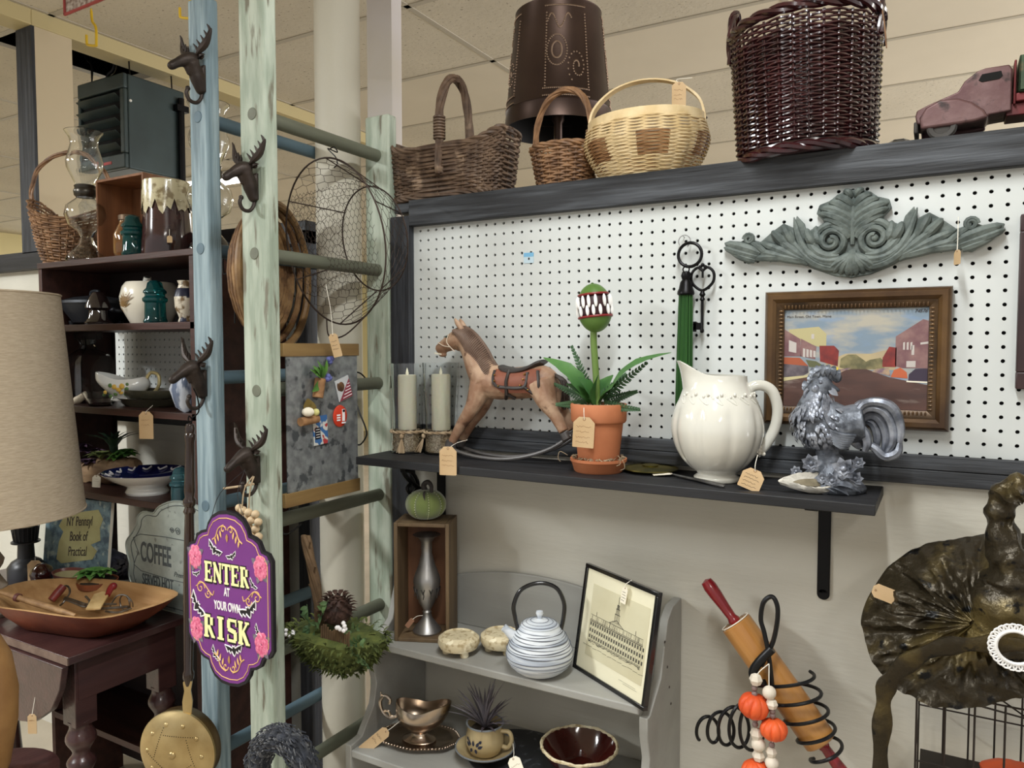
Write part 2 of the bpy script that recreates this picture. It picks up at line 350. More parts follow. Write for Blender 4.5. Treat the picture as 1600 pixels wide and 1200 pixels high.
# ================================================================ shared small builders
m_kraft = mat('kraft_paper', (200, 172, 134), .85, col2=(188, 158, 118), sc=12)
m_cream_paper = mat('cream_paper', (236, 228, 208), .85)
m_ink = mat('ink', (60, 50, 45), .7)
m_ink2 = mat('faded_ink', (150, 118, 84), .7)
m_string = mat('white_string', (232, 226, 212), .8)
def price_tag(label, p, w, h, ang=0, yaw=0, string=None, paper=None, lines=3, pitch=0, flat=False, square=False, group=None, ink=None):
    """p = point of the eyelet (top middle); ang = roll in the tag's plane"""
    o = thing('price_tag', label, 'price tag', p, group=group)
    o.rotation_euler = (Matrix.Rotation(yaw, 4, 'Z') @ Matrix.Rotation(pitch, 4, 'X') @ Matrix.Rotation(ang, 4, 'Y')).to_euler()
    c = w * .26; e = h * .07
    poly = [(-w / 2, -h + e), (-w / 2, -c + e), (-w / 2 + c, e), (w / 2 - c, e), (w / 2, -c + e), (w / 2, -h + e)]
    if not square: poly = [(-w / 2 + .001, -h + e)] + [(-w / 2, -h + e + .002)] + poly[1:5] + [(w / 2, -h + e + .002), (w / 2 - .001, -h + e)]
    b = MB(); b.prism(poly, -.0005, .0005); b.build('tag_card', paper or m_kraft, o, smooth=0)
    b = MB(); b.tube(arc((0, -.0006, 0), w * .06, 0, 360, 12)[:-1], .0006, 6, closed=True); b.build('eyelet', m_ink2, o)
    b = MB()
    for i in range(lines):
        z = -h * .25 - i * h * .17; x0 = -w * .36; pts = []
        L = w * (.55 + .17 * R.random()); n = 14
        for k in range(n + 1): pts.append((x0 + L * k / n, -.0007, z + (R.random() - .5) * h * .07))
        b.tube(pts, .00028, 4)
    if lines: b.build('handwriting', ink or m_ink2, o)
    if string:
        inv = o.rotation_euler.to_matrix().to_4x4(); inv.translation = Vector(p); inv = inv.inverted()
        b = MB(); b.tube(smoothpts([(0, -.0006, 0)] + [inv @ Vector(q) for q in string], 4), .0007, 5); b.build('string', m_string, o)
    return o
def woven(path, z0, z1, rows, stakes, r, amp, sr=None, jit=0, zfun=None, flat=1.0):
    """path(t_angle, h 0..1) -> (x, y). returns weave mesh, stakes mesh"""
    W = MB(); T = MB(); seg = stakes * 3
    for j in range(rows):
        h = (j + .5) / rows; ph = pi * j; pts = []; j1 = R.random() * 6; j2 = R.random() * 6
        for k in range(seg):
            a = 2 * pi * k / seg; x, y = path(a, h); n = Vector((x, y, 0)).normalized()
            off = amp * math.cos(stakes / 2 * a + ph)
            z = z0 + (z1 - z0) * h + (zfun(a, h) if zfun else 0) + jit * (math.sin(3 * a + j1) + .7 * math.sin(7 * a + j2))
            pts.append((x + n.x * off, y + n.y * off, z))
        W.tube(pts, r * (1 + (.25 * (R.random() - .5) if jit else 0)), 6, closed=True, flat=flat)
    for s in range(stakes):
        a = 2 * pi * s / stakes; pts = []
        for k in range(9):
            h = k / 8; x, y = path(a, h); pts.append((x, y, z0 + (z1 - z0) * h + (zfun(a, h) if zfun else 0)))
        T.tube(pts, sr or r, 6)
    return W, T
def braid(b, pts, r, n=3, tw=2.0, sub=1):
    """rope of n strands round a centre line"""
    pts = smoothpts(pts, sub) if sub > 1 else [Vector(p) for p in pts]; m = len(pts)
    for s in range(n):
        o = []
        for i, p in enumerate(pts):
            t = (pts[min(i + 1, m - 1)] - pts[max(i - 1, 0)]).normalized(); u = Vector((0, 1, 0)); u = (u - t * u.dot(t)); u = u.normalized() if u.length > .05 else t.orthogonal().normalized(); v_ = t.cross(u)
            a = tw * i + 2 * pi * s / n; o.append(p + (u * math.cos(a) + v_ * math.sin(a)) * r)
        b.tube(o, r * 1.05, 6)
def superell(rx, ry, e):
    def f(a, sx=1, sy=1):
        c, s_ = math.cos(a), math.sin(a)
        return (rx * sx * math.copysign(abs(c) ** e, c), ry * sy * math.copysign(abs(s_) ** e, s_))
    return f
# ================================================================ on top of the booth wall
TOP = 1.885
m_willow = mat('grey_brown_willow', (112, 90, 72), .55, col2=(74, 56, 44), sc=30, bump=.3, col3=(150, 126, 104), sc3=22, lo3=.6, hi3=.7)
m_willow2 = mat('brown_willow', (150, 112, 78), .5, col2=(98, 68, 44), sc=30, bump=.3)
m_wine = mat('dark_red_wicker', (54, 19, 22), .2, col2=(36, 12, 14), sc=20, coat=.6)
m_bleach = mat('pale_splint', (226, 204, 162), .55, col2=(206, 180, 132), sc=25)
m_bbrown = mat('brown_splint', (156, 116, 76), .55, col2=(126, 88, 54), sc=25)
# long willow trug
pl, pr = P(597, 280, -.01), P(774, 280, -.01)
wx = (pr.x - pl.x) / 2; cx = (pl.x + pr.x) / 2
o = thing('willow_basket', 'long rectangular willow basket with twisted hoop handle on the left end of the booth wall', 'basket', (cx, .066, TOP))
f = superell(wx, .076, .42)
zf = lambda a, h: h * h * (.018 * math.cos(2 * a))
W, T = woven(lambda a, h: f(a, .90 + .10 * h, .90 + .10 * h), .012, .145, 21, 36, .0042, .0042, .003, .0011, zf)
W.build('weave', m_willow, o); T.build('stakes', m_willow, o)
b = MB(); pts = [(*f(2 * pi * k / 90), .147 + zf(2 * pi * k / 90, 1)) for k in range(91)]; braid(b, pts, .0048, 3, .55); b.build('rim', m_willow, o)
b = MB(); pts = [(*f(2 * pi * k / 90, .9, .9), .008) for k in range(91)]; braid(b, pts, .0045, 3, .7)
for k in range(-16, 17): b.tube([(k * wx * .055, -.064, .009), (k * wx * .055, .064, .009)], .0045, 6)
b.build('base', m_willow, o)
hx = P(712, 200, .066).x - cx
b = MB(); pts = [(hx, -.076, .06), (hx, -.075, .15), (hx - .004, -.066, .235), (hx, -.04, .30), (hx, 0, .322), (hx, .04, .30), (hx, .062, .235), (hx, .072, .15), (hx, .072, .1)]; braid(b, pts, .0062, 4, .32, 5)
for z in range(8): b.tube(arc((hx, -.075, .150 + z * .0075), .013, 0, 360, 12, 'xy')[:-1], .0036, 6, closed=True)
b.build('handle', m_willow, o)
# small willow basket with hoop handle
pl, pr = P(810, 260, .0), P(905, 260, .0); r0 = (pr.x - pl.x) / 2; cx = (pl.x + pr.x) / 2 + .01
o = thing('willow_basket', 'small round willow basket with tall hoop handle and ear grip in front of the lamp', 'basket', (cx, .072, TOP))
f = superell(r0, r0 * .85, .9)
W, T = woven(lambda a, h: f(a, .80 + .22 * h, .80 + .22 * h), .008, .095, 15, 22, .0034, .0036, .0026, .0008)
W.build('weave', m_willow2, o); T.build('stakes', m_willow2, o)
b = MB(); pts = [(*f(2 * pi * k / 60, 1.03, 1.03), .098) for k in range(61)]; braid(b, pts, .004, 3, .6); b.build('rim', m_willow2, o)
b = MB(); b.lathe([(r0 * .78, 0), (r0 * .82, .006), (.001, .008)], 24, sy=.85); b.build('base', m_willow2, o)
b = MB(); braid(b, [(-r0 * .96, 0, .05), (-r0 * 1.0, 0, .10), (-r0 * .95, 0, .165), (-r0 * .6, 0, .222), (0, 0, .243), (r0 * .55, 0, .222), (r0 * .82, 0, .17), (r0 * .86, 0, .11), (r0 * .82, 0, .06)], .0042, 4, .35, 5)
for z in range(5): b.tube(arc((r0 * .86, 0, .108 + z * .0065), .011, 0, 360, 12, 'xy')[:-1], .0033, 6, closed=True)
b.build('handle', m_willow2, o)
b = MB(); braid(b, [(r0 * .8, -.03, .07), (r0 * 1.2, -.03, .072), (r0 * 1.42, 0, .07), (r0 * 1.2, .03, .072), (r0 * .8, .03, .07)], .004, 3, .5, 5); b.build('ear_grip', m_willow2, o)
# round bleached basket
pl, pr = P(926, 230, .09), P(1107, 230, .09); r0 = (pr.x - pl.x) / 2; cx = (pl.x + pr.x) / 2
o = thing('splint_basket', 'round pale basket with brown woven blocks and wide bentwood handle', 'basket', (cx, .09, TOP), rot=(rad(3), rad(-2), rad(10)))
prof = lambda h: .70 + .30 * math.sin(min(1, h * 1.25) * pi / 2) - .06 * max(0, h - .7) / .3
W1 = MB(); W2 = [MB() for _ in range(6)]; rows = 34; seg = 96; stakes = 24; H = .118
for j in range(rows):
    h = (j + .5) / rows; rr = r0 * prof(h)
    run = {0: [], 1: []}; pts = []
    for k in range(seg):
        a = 2 * pi * k / seg; q = rr + .0026 * math.cos(stakes / 2 * a + pi * (j % 2)) + .003 * abs(math.sin(a * 6)) ; pts.append((q * math.cos(a), q * math.sin(a), .006 + H * h))
    if .28 < h < .72:      # dyed blocks
        for s in range(12):
            i0 = s * 8; seq = [pts[(i0 + i) % seg] for i in range(9)]
            (W2[s // 2] if s % 2 else W1).tube(seq, .0017, 5)
    else: W1.tube(pts, .0017, 5, closed=True)
w1 = W1.build('weave', m_bleach, o); [w_.build('dyed_block', m_bbrown, o) for w_ in W2]
b = MB(); b.lathe([(r0 * .68, 0), (r0 * .70, .006), (r0 * .72, .01), (.001, .011)], 32); b.build('base', m_bleach, o)
b = MB(); b.lathe([(r0 * .935, H), (r0 * .95, H + .002), (r0 * .955, H + .022), (r0 * .93, H + .024), (r0 * .91, H + .022), (r0 * .91, H), (r0 * .935, H)], 48, cap=False); b.build('rim_band', m_bleach, o)
b = MB(); hp = smoothpts([(-r0 * .95, 0, H - .012), (-r0 * .96, 0, H + .02), (-r0 * .86, 0, H + .065), (-r0 * .5, 0, H + .103), (0, 0, H + .115), (r0 * .5, 0, H + .10), (r0 * .86, 0, H + .062), (r0 * .96, 0, H + .02), (r0 * .95, 0, H - .012)], 5)
vs = []; 
for p_ in hp: vs += [p_ + Vector((0, -.013, 0)), p_ + Vector((0, .013, 0))]
inner = [v_ * 1.0 for v_ in vs]
nn = len(hp); v2 = [Vector((v_.x * .965, v_.y, v_.z - .003)) for v_ in vs]
allv = vs + v2; k0 = len(vs); fs = []
for i in range(nn - 1):
    a = i * 2; fs += [(a, a + 1, a + 3, a + 2), (k0 + a, k0 + a + 2, k0 + a + 3, k0 + a + 1), (a, a + 2, k0 + a + 2, k0 + a), (a + 1, k0 + a + 1, k0 + a + 3, a + 3)]
b.add(allv, fs); b.build('handle', m_bleach, o)
b = MB()
for s in (-1, 1): b.sphere((s * r0 * .965, -.001, H + .012), .003)
b.build('rivets', m_ink, o)
tp = P(1061, 131, .055)
price_tag('kraft price tag tied to the handle of the pale round basket', tp, .031, .056, ang=0, yaw=rad(24), string=[tp + Vector((-.006, .004, .012)), tp + Vector((.03, 0, .008))])
# dark red wicker basket
pl, pr = P(1146, 130, .06), P(1385, 130, .06); r0 = (pr.x - pl.x) / 2 * .965; cx = (pl.x + pr.x) / 2
o = thing('wicker_basket', 'tall glossy dark red wicker basket with side handles', 'basket', (cx, .072, TOP), rot=(rad(1), rad(-1.5), 0))
W, T = woven(lambda a, h: (r0 * (.93 + .07 * h) * math.cos(a), r0 * (.93 + .07 * h) * math.sin(a)), .02, .255, 40, 32, .0027, .0038, .0026, .0004)
W.build('weave', m_wine, o); T.build('stakes', m_wine, o)
b = MB(); b.lathe([(r0 * .92, .01), (r0 * .9, .235)], 48, cap=False); b.lathe([(r0 * .9, .0), (r0 * .92, .012), (.001, .014)], 40); b.build('liner', m_wine, o)
b = MB()
for z, q in ((.005, .94), (.262, 1.01)):
    b = MB(); braid(b, [(r0 * q * math.cos(2 * pi * k / 72), r0 * q * math.sin(2 * pi * k / 72), z + (.006 if z > .1 else 0)) for k in range(73)], .0058, 3, .6); b.build('rim', m_wine, o)
for s in (-1, 1):
    b = MB(); braid(b, [(s * r0 * .99, -.035, .22), (s * r0 * 1.0, -.03, .27), (s * r0 * .98, -.02, .32), (s * r0 * .95, 0, .335), (s * r0 * .98, .02, .32), (s * r0, .03, .27), (s * r0 * .99, .035, .22)], .0045, 3, .5, 4); b.build('side_handle', m_wine, o)
b = MB(); b.tube(smoothpts([(r0 * 1.0, -.04, .28), (r0 * 1.05, -.045, .24), (r0 * 1.08, -.05, .185)], 4), .0012, 5); b.build('raffia', m_willow2, o)
# punched tin lamp
m_tin = mat('bronze_punched_tin', (74, 58, 50), .38, .75, col2=(60, 46, 40), sc=6); m_tin_in = mat('dark_tin_inside', (26, 22, 20), .6, .4)
c0 = P(872, 205, .33); s0 = S(c0)
lampz = c0.z
o = thing('table_lamp', 'lamp with tapered punched tin shade in dark bronze behind the small basket', 'lamp', (c0.x, c0.y, TOP))
H = 176 * s0; rb = 84 * s0; rtp = 66 * s0; zb = lampz - TOP
shd = MB(); shi = MB(); pun = MB()
sh_o = None
shd.lathe([(rb - .001, 0), (rb, 0), (rb, .002), (rb - (rb - rtp) * .14, H * .14), (rb - (rb - rtp) * .15 + .002, H * .15), (rb - (rb - rtp) * .16, H * .16), (rtp, H - .004), (rtp + .0015, H), (rtp - .002, H)], 64, cap=False)
sh_o = shd.build('lamp_shade', m_tin, o, loc=(0, 0, zb))
shi.lathe([(rb - .0015, .001), (rtp - .002, H - .001)], 64, cap=False); shi.build('shade_lining', m_tin_in, sh_o)
m_pin = mat('pin_hole_light', (240, 232, 210), .4, .2); m_punch = mat('punched_burr', (150, 128, 110), .3, .9)
def shp(a, h): 
    r_ = rb + (rtp - rb) * h; return Vector((r_ * math.cos(a), r_ * math.sin(a), H * h))
def dots(line):
    for (a, h) in line:
        q = shp(a, h); n = Vector((math.cos(a), math.sin(a), 0)); pun.sphere(q + n * .0006, .0026, 6, 4)
for rep in range(4):
    a0 = rad(-90 + 48 - 12 + rep * 90)
    for k in range(26): dots([(a0 - .45 + .035 * k, .23), (a0 - .45 + .035 * k, .17), (a0 - .45 + .035 * k, .93)])
    for k in range(26):
        t = k / 25; dots([(a0 - .42, .25 + .62 * t), (a0 + .42, .25 + .62 * t)])
    for k in range(34):
        t = 2 * pi * k / 34
        dots([(a0 - .2 + .2 * math.sin(t), .55 + .13 * math.cos(t) + .0), (a0 - .2 + .1 * math.sin(t), .55 + .07 * math.cos(t))])
    for k in range(30):
        t = k / 29; a = t * 3.3 * pi; rr = .03 + .17 * t
        dots([(a0 + .2 + rr * math.cos(a), .42 + rr * .75 * math.sin(a))])
        dots([(a0 - .15 + .5 * (t - .5), .80 + .06 * math.sin(t * 9))])
pun.build('punched_pattern', m_punch, sh_o)
b = MB(); b.lathe([(.062, 0), (.062, .008), (.05, .014), (.02, .03), (.012, .045), (.012, zb + .02), (.018, zb + .03), (.018, zb + .06), (.012, zb + .065), (.010, zb + .1), (.0, zb + .1)], 24)
b.tube([(-rtp * .93, 0, zb + H * .93), (rtp * .93, 0, zb + H * .93)], .002, 6); b.tube([(0, -rtp * .93, zb + H * .93), (0, rtp * .93, zb + H * .93)], .002, 6)
b.tube([(0, 0, zb + .1), (0, 0, zb + H * .95)], .0025, 6)
b.build('lamp_stem', m_tin, o)
b = MB(); b.lathe([(.016, zb + .065), (.017, zb + .085), (.013, zb + .1)], 16); b.build('brass_socket', mat('brass', (176, 138, 66), .3, 1.0, col2=(130, 98, 44), sc=10), o)
# carved wooden thing half hidden behind the willow basket
q = P(782, 215, .29); b = MB()
o = thing('wooden_finial', 'brown carved wooden knob peeking out behind the long willow basket', 'ornament', (q.x, q.y, TOP)); s = S(q)
b = MB(); b.lathe([(.04, 0), (.042, .06), (.03, .09), (.036, .105), (.03, .13), (.012, .14), (0, .142)], 20, sx=1.1); b.build('knob', mat('brown_carved_wood', (110, 84, 60), .55, col2=(84, 62, 44), bump=.5), o)
# toy truck
m_trk = mat('worn_maroon_paint', (84, 54, 54), .45, .3, col2=(104, 78, 76), sc=16, col3=(46, 32, 30), sc3=34, lo3=.6, hi3=.7, bump=.3)
m_trk2 = mat('maroon_red_paint', (104, 36, 38), .45, .3, col2=(74, 34, 34), sc=20)
m_trk3 = mat('green_truck_paint', (58, 76, 50), .5, .3, col2=(44, 56, 40), sc=20, col3=(96, 84, 58), sc3=30, lo3=.62, hi3=.7)
m_rub = mat('old_rubber', (60, 56, 52), .7)
tb = P(1500, 226, .05); ts = 1.18 * S(P(1440, 226, .02))
o = thing('toy_truck', 'antique pressed steel toy truck with maroon cab and green bed', 'toy truck', (P(1424, 226, -.01).x + .002, .055, TOP))
def tp_(l): return [((x - 1413) * ts / 1.24, (236 - (x - 1413) * .12 - y) * ts) for x, y in l]
# body side outline: hood on the left
u = ts * .86
body = [(2, 42), (4, 50), (20, 57), (58, 70), (66, 84), (82, 96), (92, 99), (122, 99), (126, 92), (126, 32), (98, 30), (96, 26), (20, 26), (4, 30)]
b = MB(); b.prism([(x * u, z * u) for x, z in body], -.038, .038); b.build('cab', m_trk, o, bev=.006, seg=3)
b = MB(); b.prism([(x * u, z * u) for x, z in [(84, 82), (88, 90), (112, 91), (114, 84), (110, 80), (88, 79)]], -.0395, .0395); b.build('side_window', m_dark, o)
for sy in (-1, 1):
    b = MB(); fp = [(10, 18), (8, 36), (16, 50), (34, 59), (58, 58), (76, 50), (92, 36), (98, 24), (80, 20), (60, 19)]; b.prism([(x * u, z * u) for x, z in fp], sy * .036, sy * .052); b.build('fender', m_trk, o, bev=.005, seg=3)
    for wx_ in (38, 210):
        M_ = Matrix.Translation((wx_ * u, sy * .043, 20 * u)) @ Matrix.Rotation(rad(90), 4, 'X'); b = MB()
        b.lathe([(0.001, -.006), (18 * u, -.007), (20.5 * u, -.004), (20.5 * u, .004), (18 * u, .007), (12 * u, .0055), (11 * u, .003), (.001, .004)], 28, M=M_); b.build('wheel', m_rub, o)
b = MB(); b.bb(0, 6 * u, -.036, .036, 16 * u, 34 * u); b.build('bumper', m_rub, o, bev=.003)
b = MB(); b.bb(120 * u, 300 * u, -.03, .03, 26 * u, 44 * u); b.build('chassis', m_trk2, o, bev=.002)
b = MB(); b.bb(134 * u, 300 * u, -.046, .046, 56 * u, 60 * u)
for sy in (-1, 1): b.bb(134 * u, 300 * u, sy * .046, sy * .043, 56 * u, 108 * u)
b.bb(134 * u, 137 * u, -.046, .046, 56 * u, 108 * u); b.bb(297 * u, 300 * u, -.046, .046, 56 * u, 108 * u); b.build('truck_bed', m_trk3, o, bev=.002)
b = MB(); b.bb(128 * u, 131 * u, -.04, .04, 40 * u, 104 * u); b.bb(131 * u, 300 * u, -.04, .04, 44 * u, 56 * u); b.build('bulkhead', m_trk2, o, bev=.002)
# clear glass pieces behind
m_glass = mat('clear_glass', (250, 252, 252), .02, trans=1.0, ior=1.45)
for i, (px, w_, h_, lb) in enumerate(((1379, .016, .016, 'small low clear glass block behind the red basket'), (1405, .022, .034, 'clear faceted glass block just in front of the toy truck'))):
    q = P(px, 228, .12); b = MB(); b.lathe([(w_, 0), (w_ * 1.15, h_ * .3), (w_ * 1.1, h_ * .8), (w_ * .8, h_), (0, h_)], 6); oo = b.build('glass_block', m_glass, loc=(q.x, q.y, TOP), smooth=20); tag(oo, lb, 'glass block')
# ================================================================ hanging on the pegboard
# sticker
q = P(826, 403, -.0015); o = thing('price_sticker', 'small blue and white price sticker stuck on the pegboard', 'sticker', q); s = S(q)
b = MB(); b.bb(-.0135, .0135, 0, .0008, -.0125, .0125); b.build('label_paper', mat('pale_sticker', (190, 210, 220), .6), o, smooth=0)
b = MB(); b.bb(-.0135, .0135, -.0004, .0, .003, .0125); b.build('blue_band', mat('blue_sticker', (120, 178, 214), .6), o, smooth=0)
b = MB(); b.sphere((.001, -.0006, -.002), (.0025, .0006, .003), 8, 6); b.build('ink_mark', m_ink, o)
# acanthus plaque
m_pl = mat('verdigris_stone', (100, 108, 103), .6, col2=(70, 78, 75), sc=34, lo=.4, hi=.62, bump=.8, bsc=90, col3=(128, 140, 137), sc3=16, lo3=.6, hi3=.75)
pc = P(1352, 372, -.004); A = (P(1570, 360, -.004).x - P(1133, 383, -.004).x) / 2; pcx = (P(1570, 360, -.004).x + P(1133, 383, -.004).x) / 2
z0 = P(1352, 434, -.004).z; z1 = P(1352, 296, -.004).z; ZH = z1 - z0
o = thing('wall_plaque', 'grey green carved acanthus wall plaque with twin scrolls above the framed picture', 'plaque', (pcx, -.004, z0))
def PL(x, z): return (x * A, z * ZH)
out = [(0, 0), (.13, .03), (.28, .12), (.40, .22), (.5, .28), (.62, .27), (.72, .26), (.80, .22), (.88, .30), (.98, .42), (1, .50), (.95, .52), (.86, .50), (.80, .54), (.74, .50), (.70, .48), (.60, .60), (.52, .68), (.44, .62), (.42, .76), (.36, .66), (.34, .56), (.26, .62), (.20, .56), (.22, .68), (.27, .76), (.25, .86), (.17, .90), (.12, .96), (.05, 1.0), (0, 1.0)]
poly = [PL(x, z) for x, z in out] + [PL(-x, z) for x, z in out[::-1][1:-1]]
b = MB(); b.prism(poly, -.010, 0); base_o = b.build('back_plate', m_pl, o, bev=.002)
b = MB()
def lobe(p0, p1, p2, w, hgt=.016):     # fat tapered leaf lobe
    n = 10; pts = []; rs = []
    for i in range(n + 1):
        t = i / n; x = (1 - t) ** 2 * p0[0] + 2 * t * (1 - t) * p1[0] + t * t * p2[0]; z = (1 - t) ** 2 * p0[1] + 2 * t * (1 - t) * p1[1] + t * t * p2[1]
        for_ = PL(x, z); pts.append((for_[0], -.008 - hgt * .45 * math.sin(pi * (.15 + .8 * t)), for_[1])); rs.append(w * (.45 + .75 * math.sin(pi * min(1, .25 + t * .72))) if t < 1 else w * .15)
    b.tube(pts, rs, 8)
for s in (-1, 1):
    # central plume
    for (x0_, z0_, x1_, z1_, x2_, z2_, w_) in [(.02, .92, .04, 1.0, .07, .98, .006), (.01, .82, .07, .92, .13, .93, .0075), (.015, .74, .10, .86, .18, .88, .008), (.015, .66, .12, .80, .25, .82, .009), (.02, .58, .12, .74, .25, .76, .009), (.02, .52, .10, .66, .22, .69, .008), (.03, .46, .08, .58, .19, .62, .0075)]:
        lobe((s * x0_, z0_), (s * x1_, z1_), (s * x2_, z2_), w_)
    # scroll
    sp = []; rs = []
    for k in range(46):
        t = k / 45; a = -2.3 * 2 * pi * t * .9 + 1.9; rr = .088 * (1 - .82 * t); cxx, czz = .155, .43
        x, z = PL(cxx, czz); sp.append((s * (x + rr * .62 * A / .25 * math.cos(a) * .62), -.012 - .010 * t, z + rr * .62 * A / .25 * math.sin(a) * .62)); rs.append(.0075 * (1 - .35 * t))
    b.tube(sp, rs, 8)
    b.sphere((s * PL(.155, 0)[0], -.018, PL(0, .43)[1]), .0075)
    # long sweeping leaves
    for g in [((.06, .22), (.30, .12), (.42, .52), .009), ((.08, .17), (.36, .08), (.44, .74), .008), ((.10, .26), (.26, .20), (.34, .50), .009), ((.12, .12), (.34, .12), (.52, .64), .008), ((.24, .42), (.28, .46), (.27, .62), .008), ((.28, .42), (.33, .48), (.34, .60), .008),
              ((.30, .20), (.50, .38), (.60, .58), .0085), ((.32, .20), (.55, .36), (.70, .47), .009), ((.34, .22), (.56, .28), (.78, .40), .009), ((.40, .25), (.58, .30), (.80, .28), .008), ((.44, .42), (.50, .58), (.52, .66), .008), ((.48, .40), (.56, .52), (.61, .60), .008),
              ((.70, .34), (.86, .44), (.98, .48), .009), ((.72, .30), (.88, .36), (1.0, .44), .008), ((.74, .26), (.86, .30), (.95, .40), .007), ((.62, .28), (.70, .42), (.80, .50), .006)]:
        lobe((s * g[0][0], g[0][1]), (s * g[1][0], g[1][1]), (s * g[2][0], g[2][1]), g[3])
    sp = [(s * (PL(.79, 0)[0] + .011 * (1 - t / 20 * .7) * math.cos(t * .55)), -.014, PL(0, .52)[1] + .011 * (1 - t / 20 * .7) * math.sin(t * .55)) for t in range(21)]; b.tube(sp, .004, 7)
    for k in range(4): lobe((s * .0, .26), (s * (.03 + .03 * k), .18), (s * (.03 + .055 * k), .02 + .022 * k), .008)
lobe((0, .30), (0, .2), (0, .02), .008); lobe((0, .38), (0, .7), (0, .97), .0045)
b.build('acanthus_carving', m_pl, o)
tp = P(1496, 392, -.045)
price_tag('small price tag seen edge-on hanging from the carved plaque', tp, .020, .026, yaw=rad(-62), string=[tp + Vector((0, .005, .02)), tp + Vector((0, .012, .062))], lines=0)
# key ring, tassel and iron key
m_iron = mat('black_iron', (30, 29, 30), .38, .85, bump=.3)
m_tas = mat('green_tassel_thread', (46, 92, 36), .75, col2=(28, 66, 24), sc=60, st=(1, 1, .05), bump=.8, bsc=160, bst=(1, 1, .03))
rp = P(1078, 398, -.02); s = S(rp)
o = thing('peg_hook', 'thin steel wire peg hook holding the key ring', 'hook', P(1072, 378, -.001)); b = MB(); h_ = o.location
b.tube(arc((0, -.012, 0), .013, -60, 215, 18), .0011, 6); b.tube([(-.004, .006, .01), (-.004, -.012, .012)], .0011, 6); b.build('wire', mat('steel_wire', (190, 190, 190), .3, 1), o)
o = thing('key_ring', 'black iron ring hanging on the peg hook', 'ring', rp); b = MB(); b.tube(arc((0, 0, 0), 18.5 * s, 0, 360, 32)[:-1], 2.6 * s, 8, closed=True); b.build('ring', m_iron, o)
tt = P(1072, 427, -.025); s = S(tt)
o = thing('tassel', 'long green thread tassel with black iron cap hanging from the key ring', 'tassel', tt)
b = MB(); b.lathe([(0, 4 * s), (6 * s, 2 * s), (8 * s, -4 * s), (6 * s, -10 * s), (9 * s, -14 * s), (11 * s, -24 * s), (13 * s, -28 * s), (13.5 * s, -32 * s), (12 * s, -34 * s)], 20); b.tube(arc((0, 0, 6 * s), 5 * s, 0, 360, 12)[:-1], 1.2 * s, 6, closed=True); b.build('cap', m_iron, o)
b = MB()
for k in range(90):
    a = R.random() * 2 * pi; r_ = math.sqrt(R.random()); x, y = r_ * math.cos(a), r_ * math.sin(a) * .8; ln = (212 + 18 * R.random() - 8 * abs(x)) * s
    b.tube([(x * 10 * s, y * 10 * s, -32 * s), (x * 12 * s - 1 * s, y * 11 * s, -32 * s - ln * .5), (x * 12 * s - 3 * s + R.random() * 2 * s, y * 12 * s, -32 * s - ln)], 1.5 * s, 4)
b.build('threads', m_tas, o)
kt = P(1098, 420, -.02); s = S(kt)
o = thing('iron_key', 'black ornate skeleton key hanging beside the green tassel', 'key', kt)
b = MB()
for sx in (-1, 1): b.tube(smoothpts([(0, 0, -3 * s), (sx * 8 * s, 0, 2 * s), (sx * 17 * s, 0, -6 * s), (sx * 17 * s, 0, -20 * s), (sx * 8 * s, 0, -30 * s), (0, 0, -34 * s)], 4), 2.3 * s, 7); b.sphere((sx * 4 * s, 0, 3 * s), 3 * s)
b.sphere((0, 0, 6 * s), 3 * s); b.tube([(0, 0, -4 * s), (0, 0, -14 * s)], 1.8 * s, 6)
b.build('bow', m_iron, o)
b = MB(); b.lathe([(2.2 * s, -100 * s), (3.2 * s, -98 * s), (3.2 * s, -95 * s), (2.4 * s, -93 * s), (2.4 * s, -50 * s), (4.4 * s, -48 * s), (2.6 * s, -44 * s), (5 * s, -40 * s), (2.6 * s, -35 * s)], 12); b.build('shank', m_iron, o)
b = MB(); b.bb(-14 * s, 0, -1.4 * s, 1.4 * s, -95 * s, -84 * s); b.bb(-14 * s, -9 * s, -1.4 * s, 1.4 * s, -98 * s, -82 * s); b.build('bit', m_iron, o, bev=.0004)
# framed postcard of an old main street
m_fr = mat('antique_gold_wood', (104, 76, 42), .38, .35, col2=(66, 44, 24), sc=9, bump=.3, coat=.3)
m_fr2 = mat('dark_gold_beading', (84, 62, 38), .4, .4, col2=(48, 34, 20), sc=20)
TL = P(1197, 458, -.012); BR = P(1483, 676, -.012)
FW_ = BR.x - TL.x; FH = TL.z - BR.z; FH = P(1340, 452, -.012).z - P(1340, 668, -.012).z
fz = P(1340, 668, -.012).z
o = thing('framed_street_view', 'wide antique gold frame with a coloured old main street view', 'framed picture', ((TL.x + BR.x) / 2, -.004, fz))
def frame_ring(b, w_, h_, t, y0, y1, z_=0):
    b.bb(-w_ / 2, w_ / 2, y0, y1, z_, z_ + t); b.bb(-w_ / 2, w_ / 2, y0, y1, z_ + h_ - t, z_ + h_)
    b.bb(-w_ / 2, -w_ / 2 + t, y0, y1, z_ + t, z_ + h_ - t); b.bb(w_ / 2 - t, w_ / 2, y0, y1, z_ + t, z_ + h_ - t)
def mitre_frame(b, w_, h_, prof):      # prof: (inset, y)
    n = len(prof); vs = []
    for (i, y) in prof:
        vs += [(-w_ / 2 + i, y, i), (w_ / 2 - i, y, i), (w_ / 2 - i, y, h_ - i), (-w_ / 2 + i, y, h_ - i)]
    fs = []
    for k in range(n - 1):
        for c_ in range(4): fs.append((k * 4 + c_, k * 4 + (c_ + 1) % 4, (k + 1) * 4 + (c_ + 1) % 4, (k + 1) * 4 + c_))
    b.add(vs, fs)
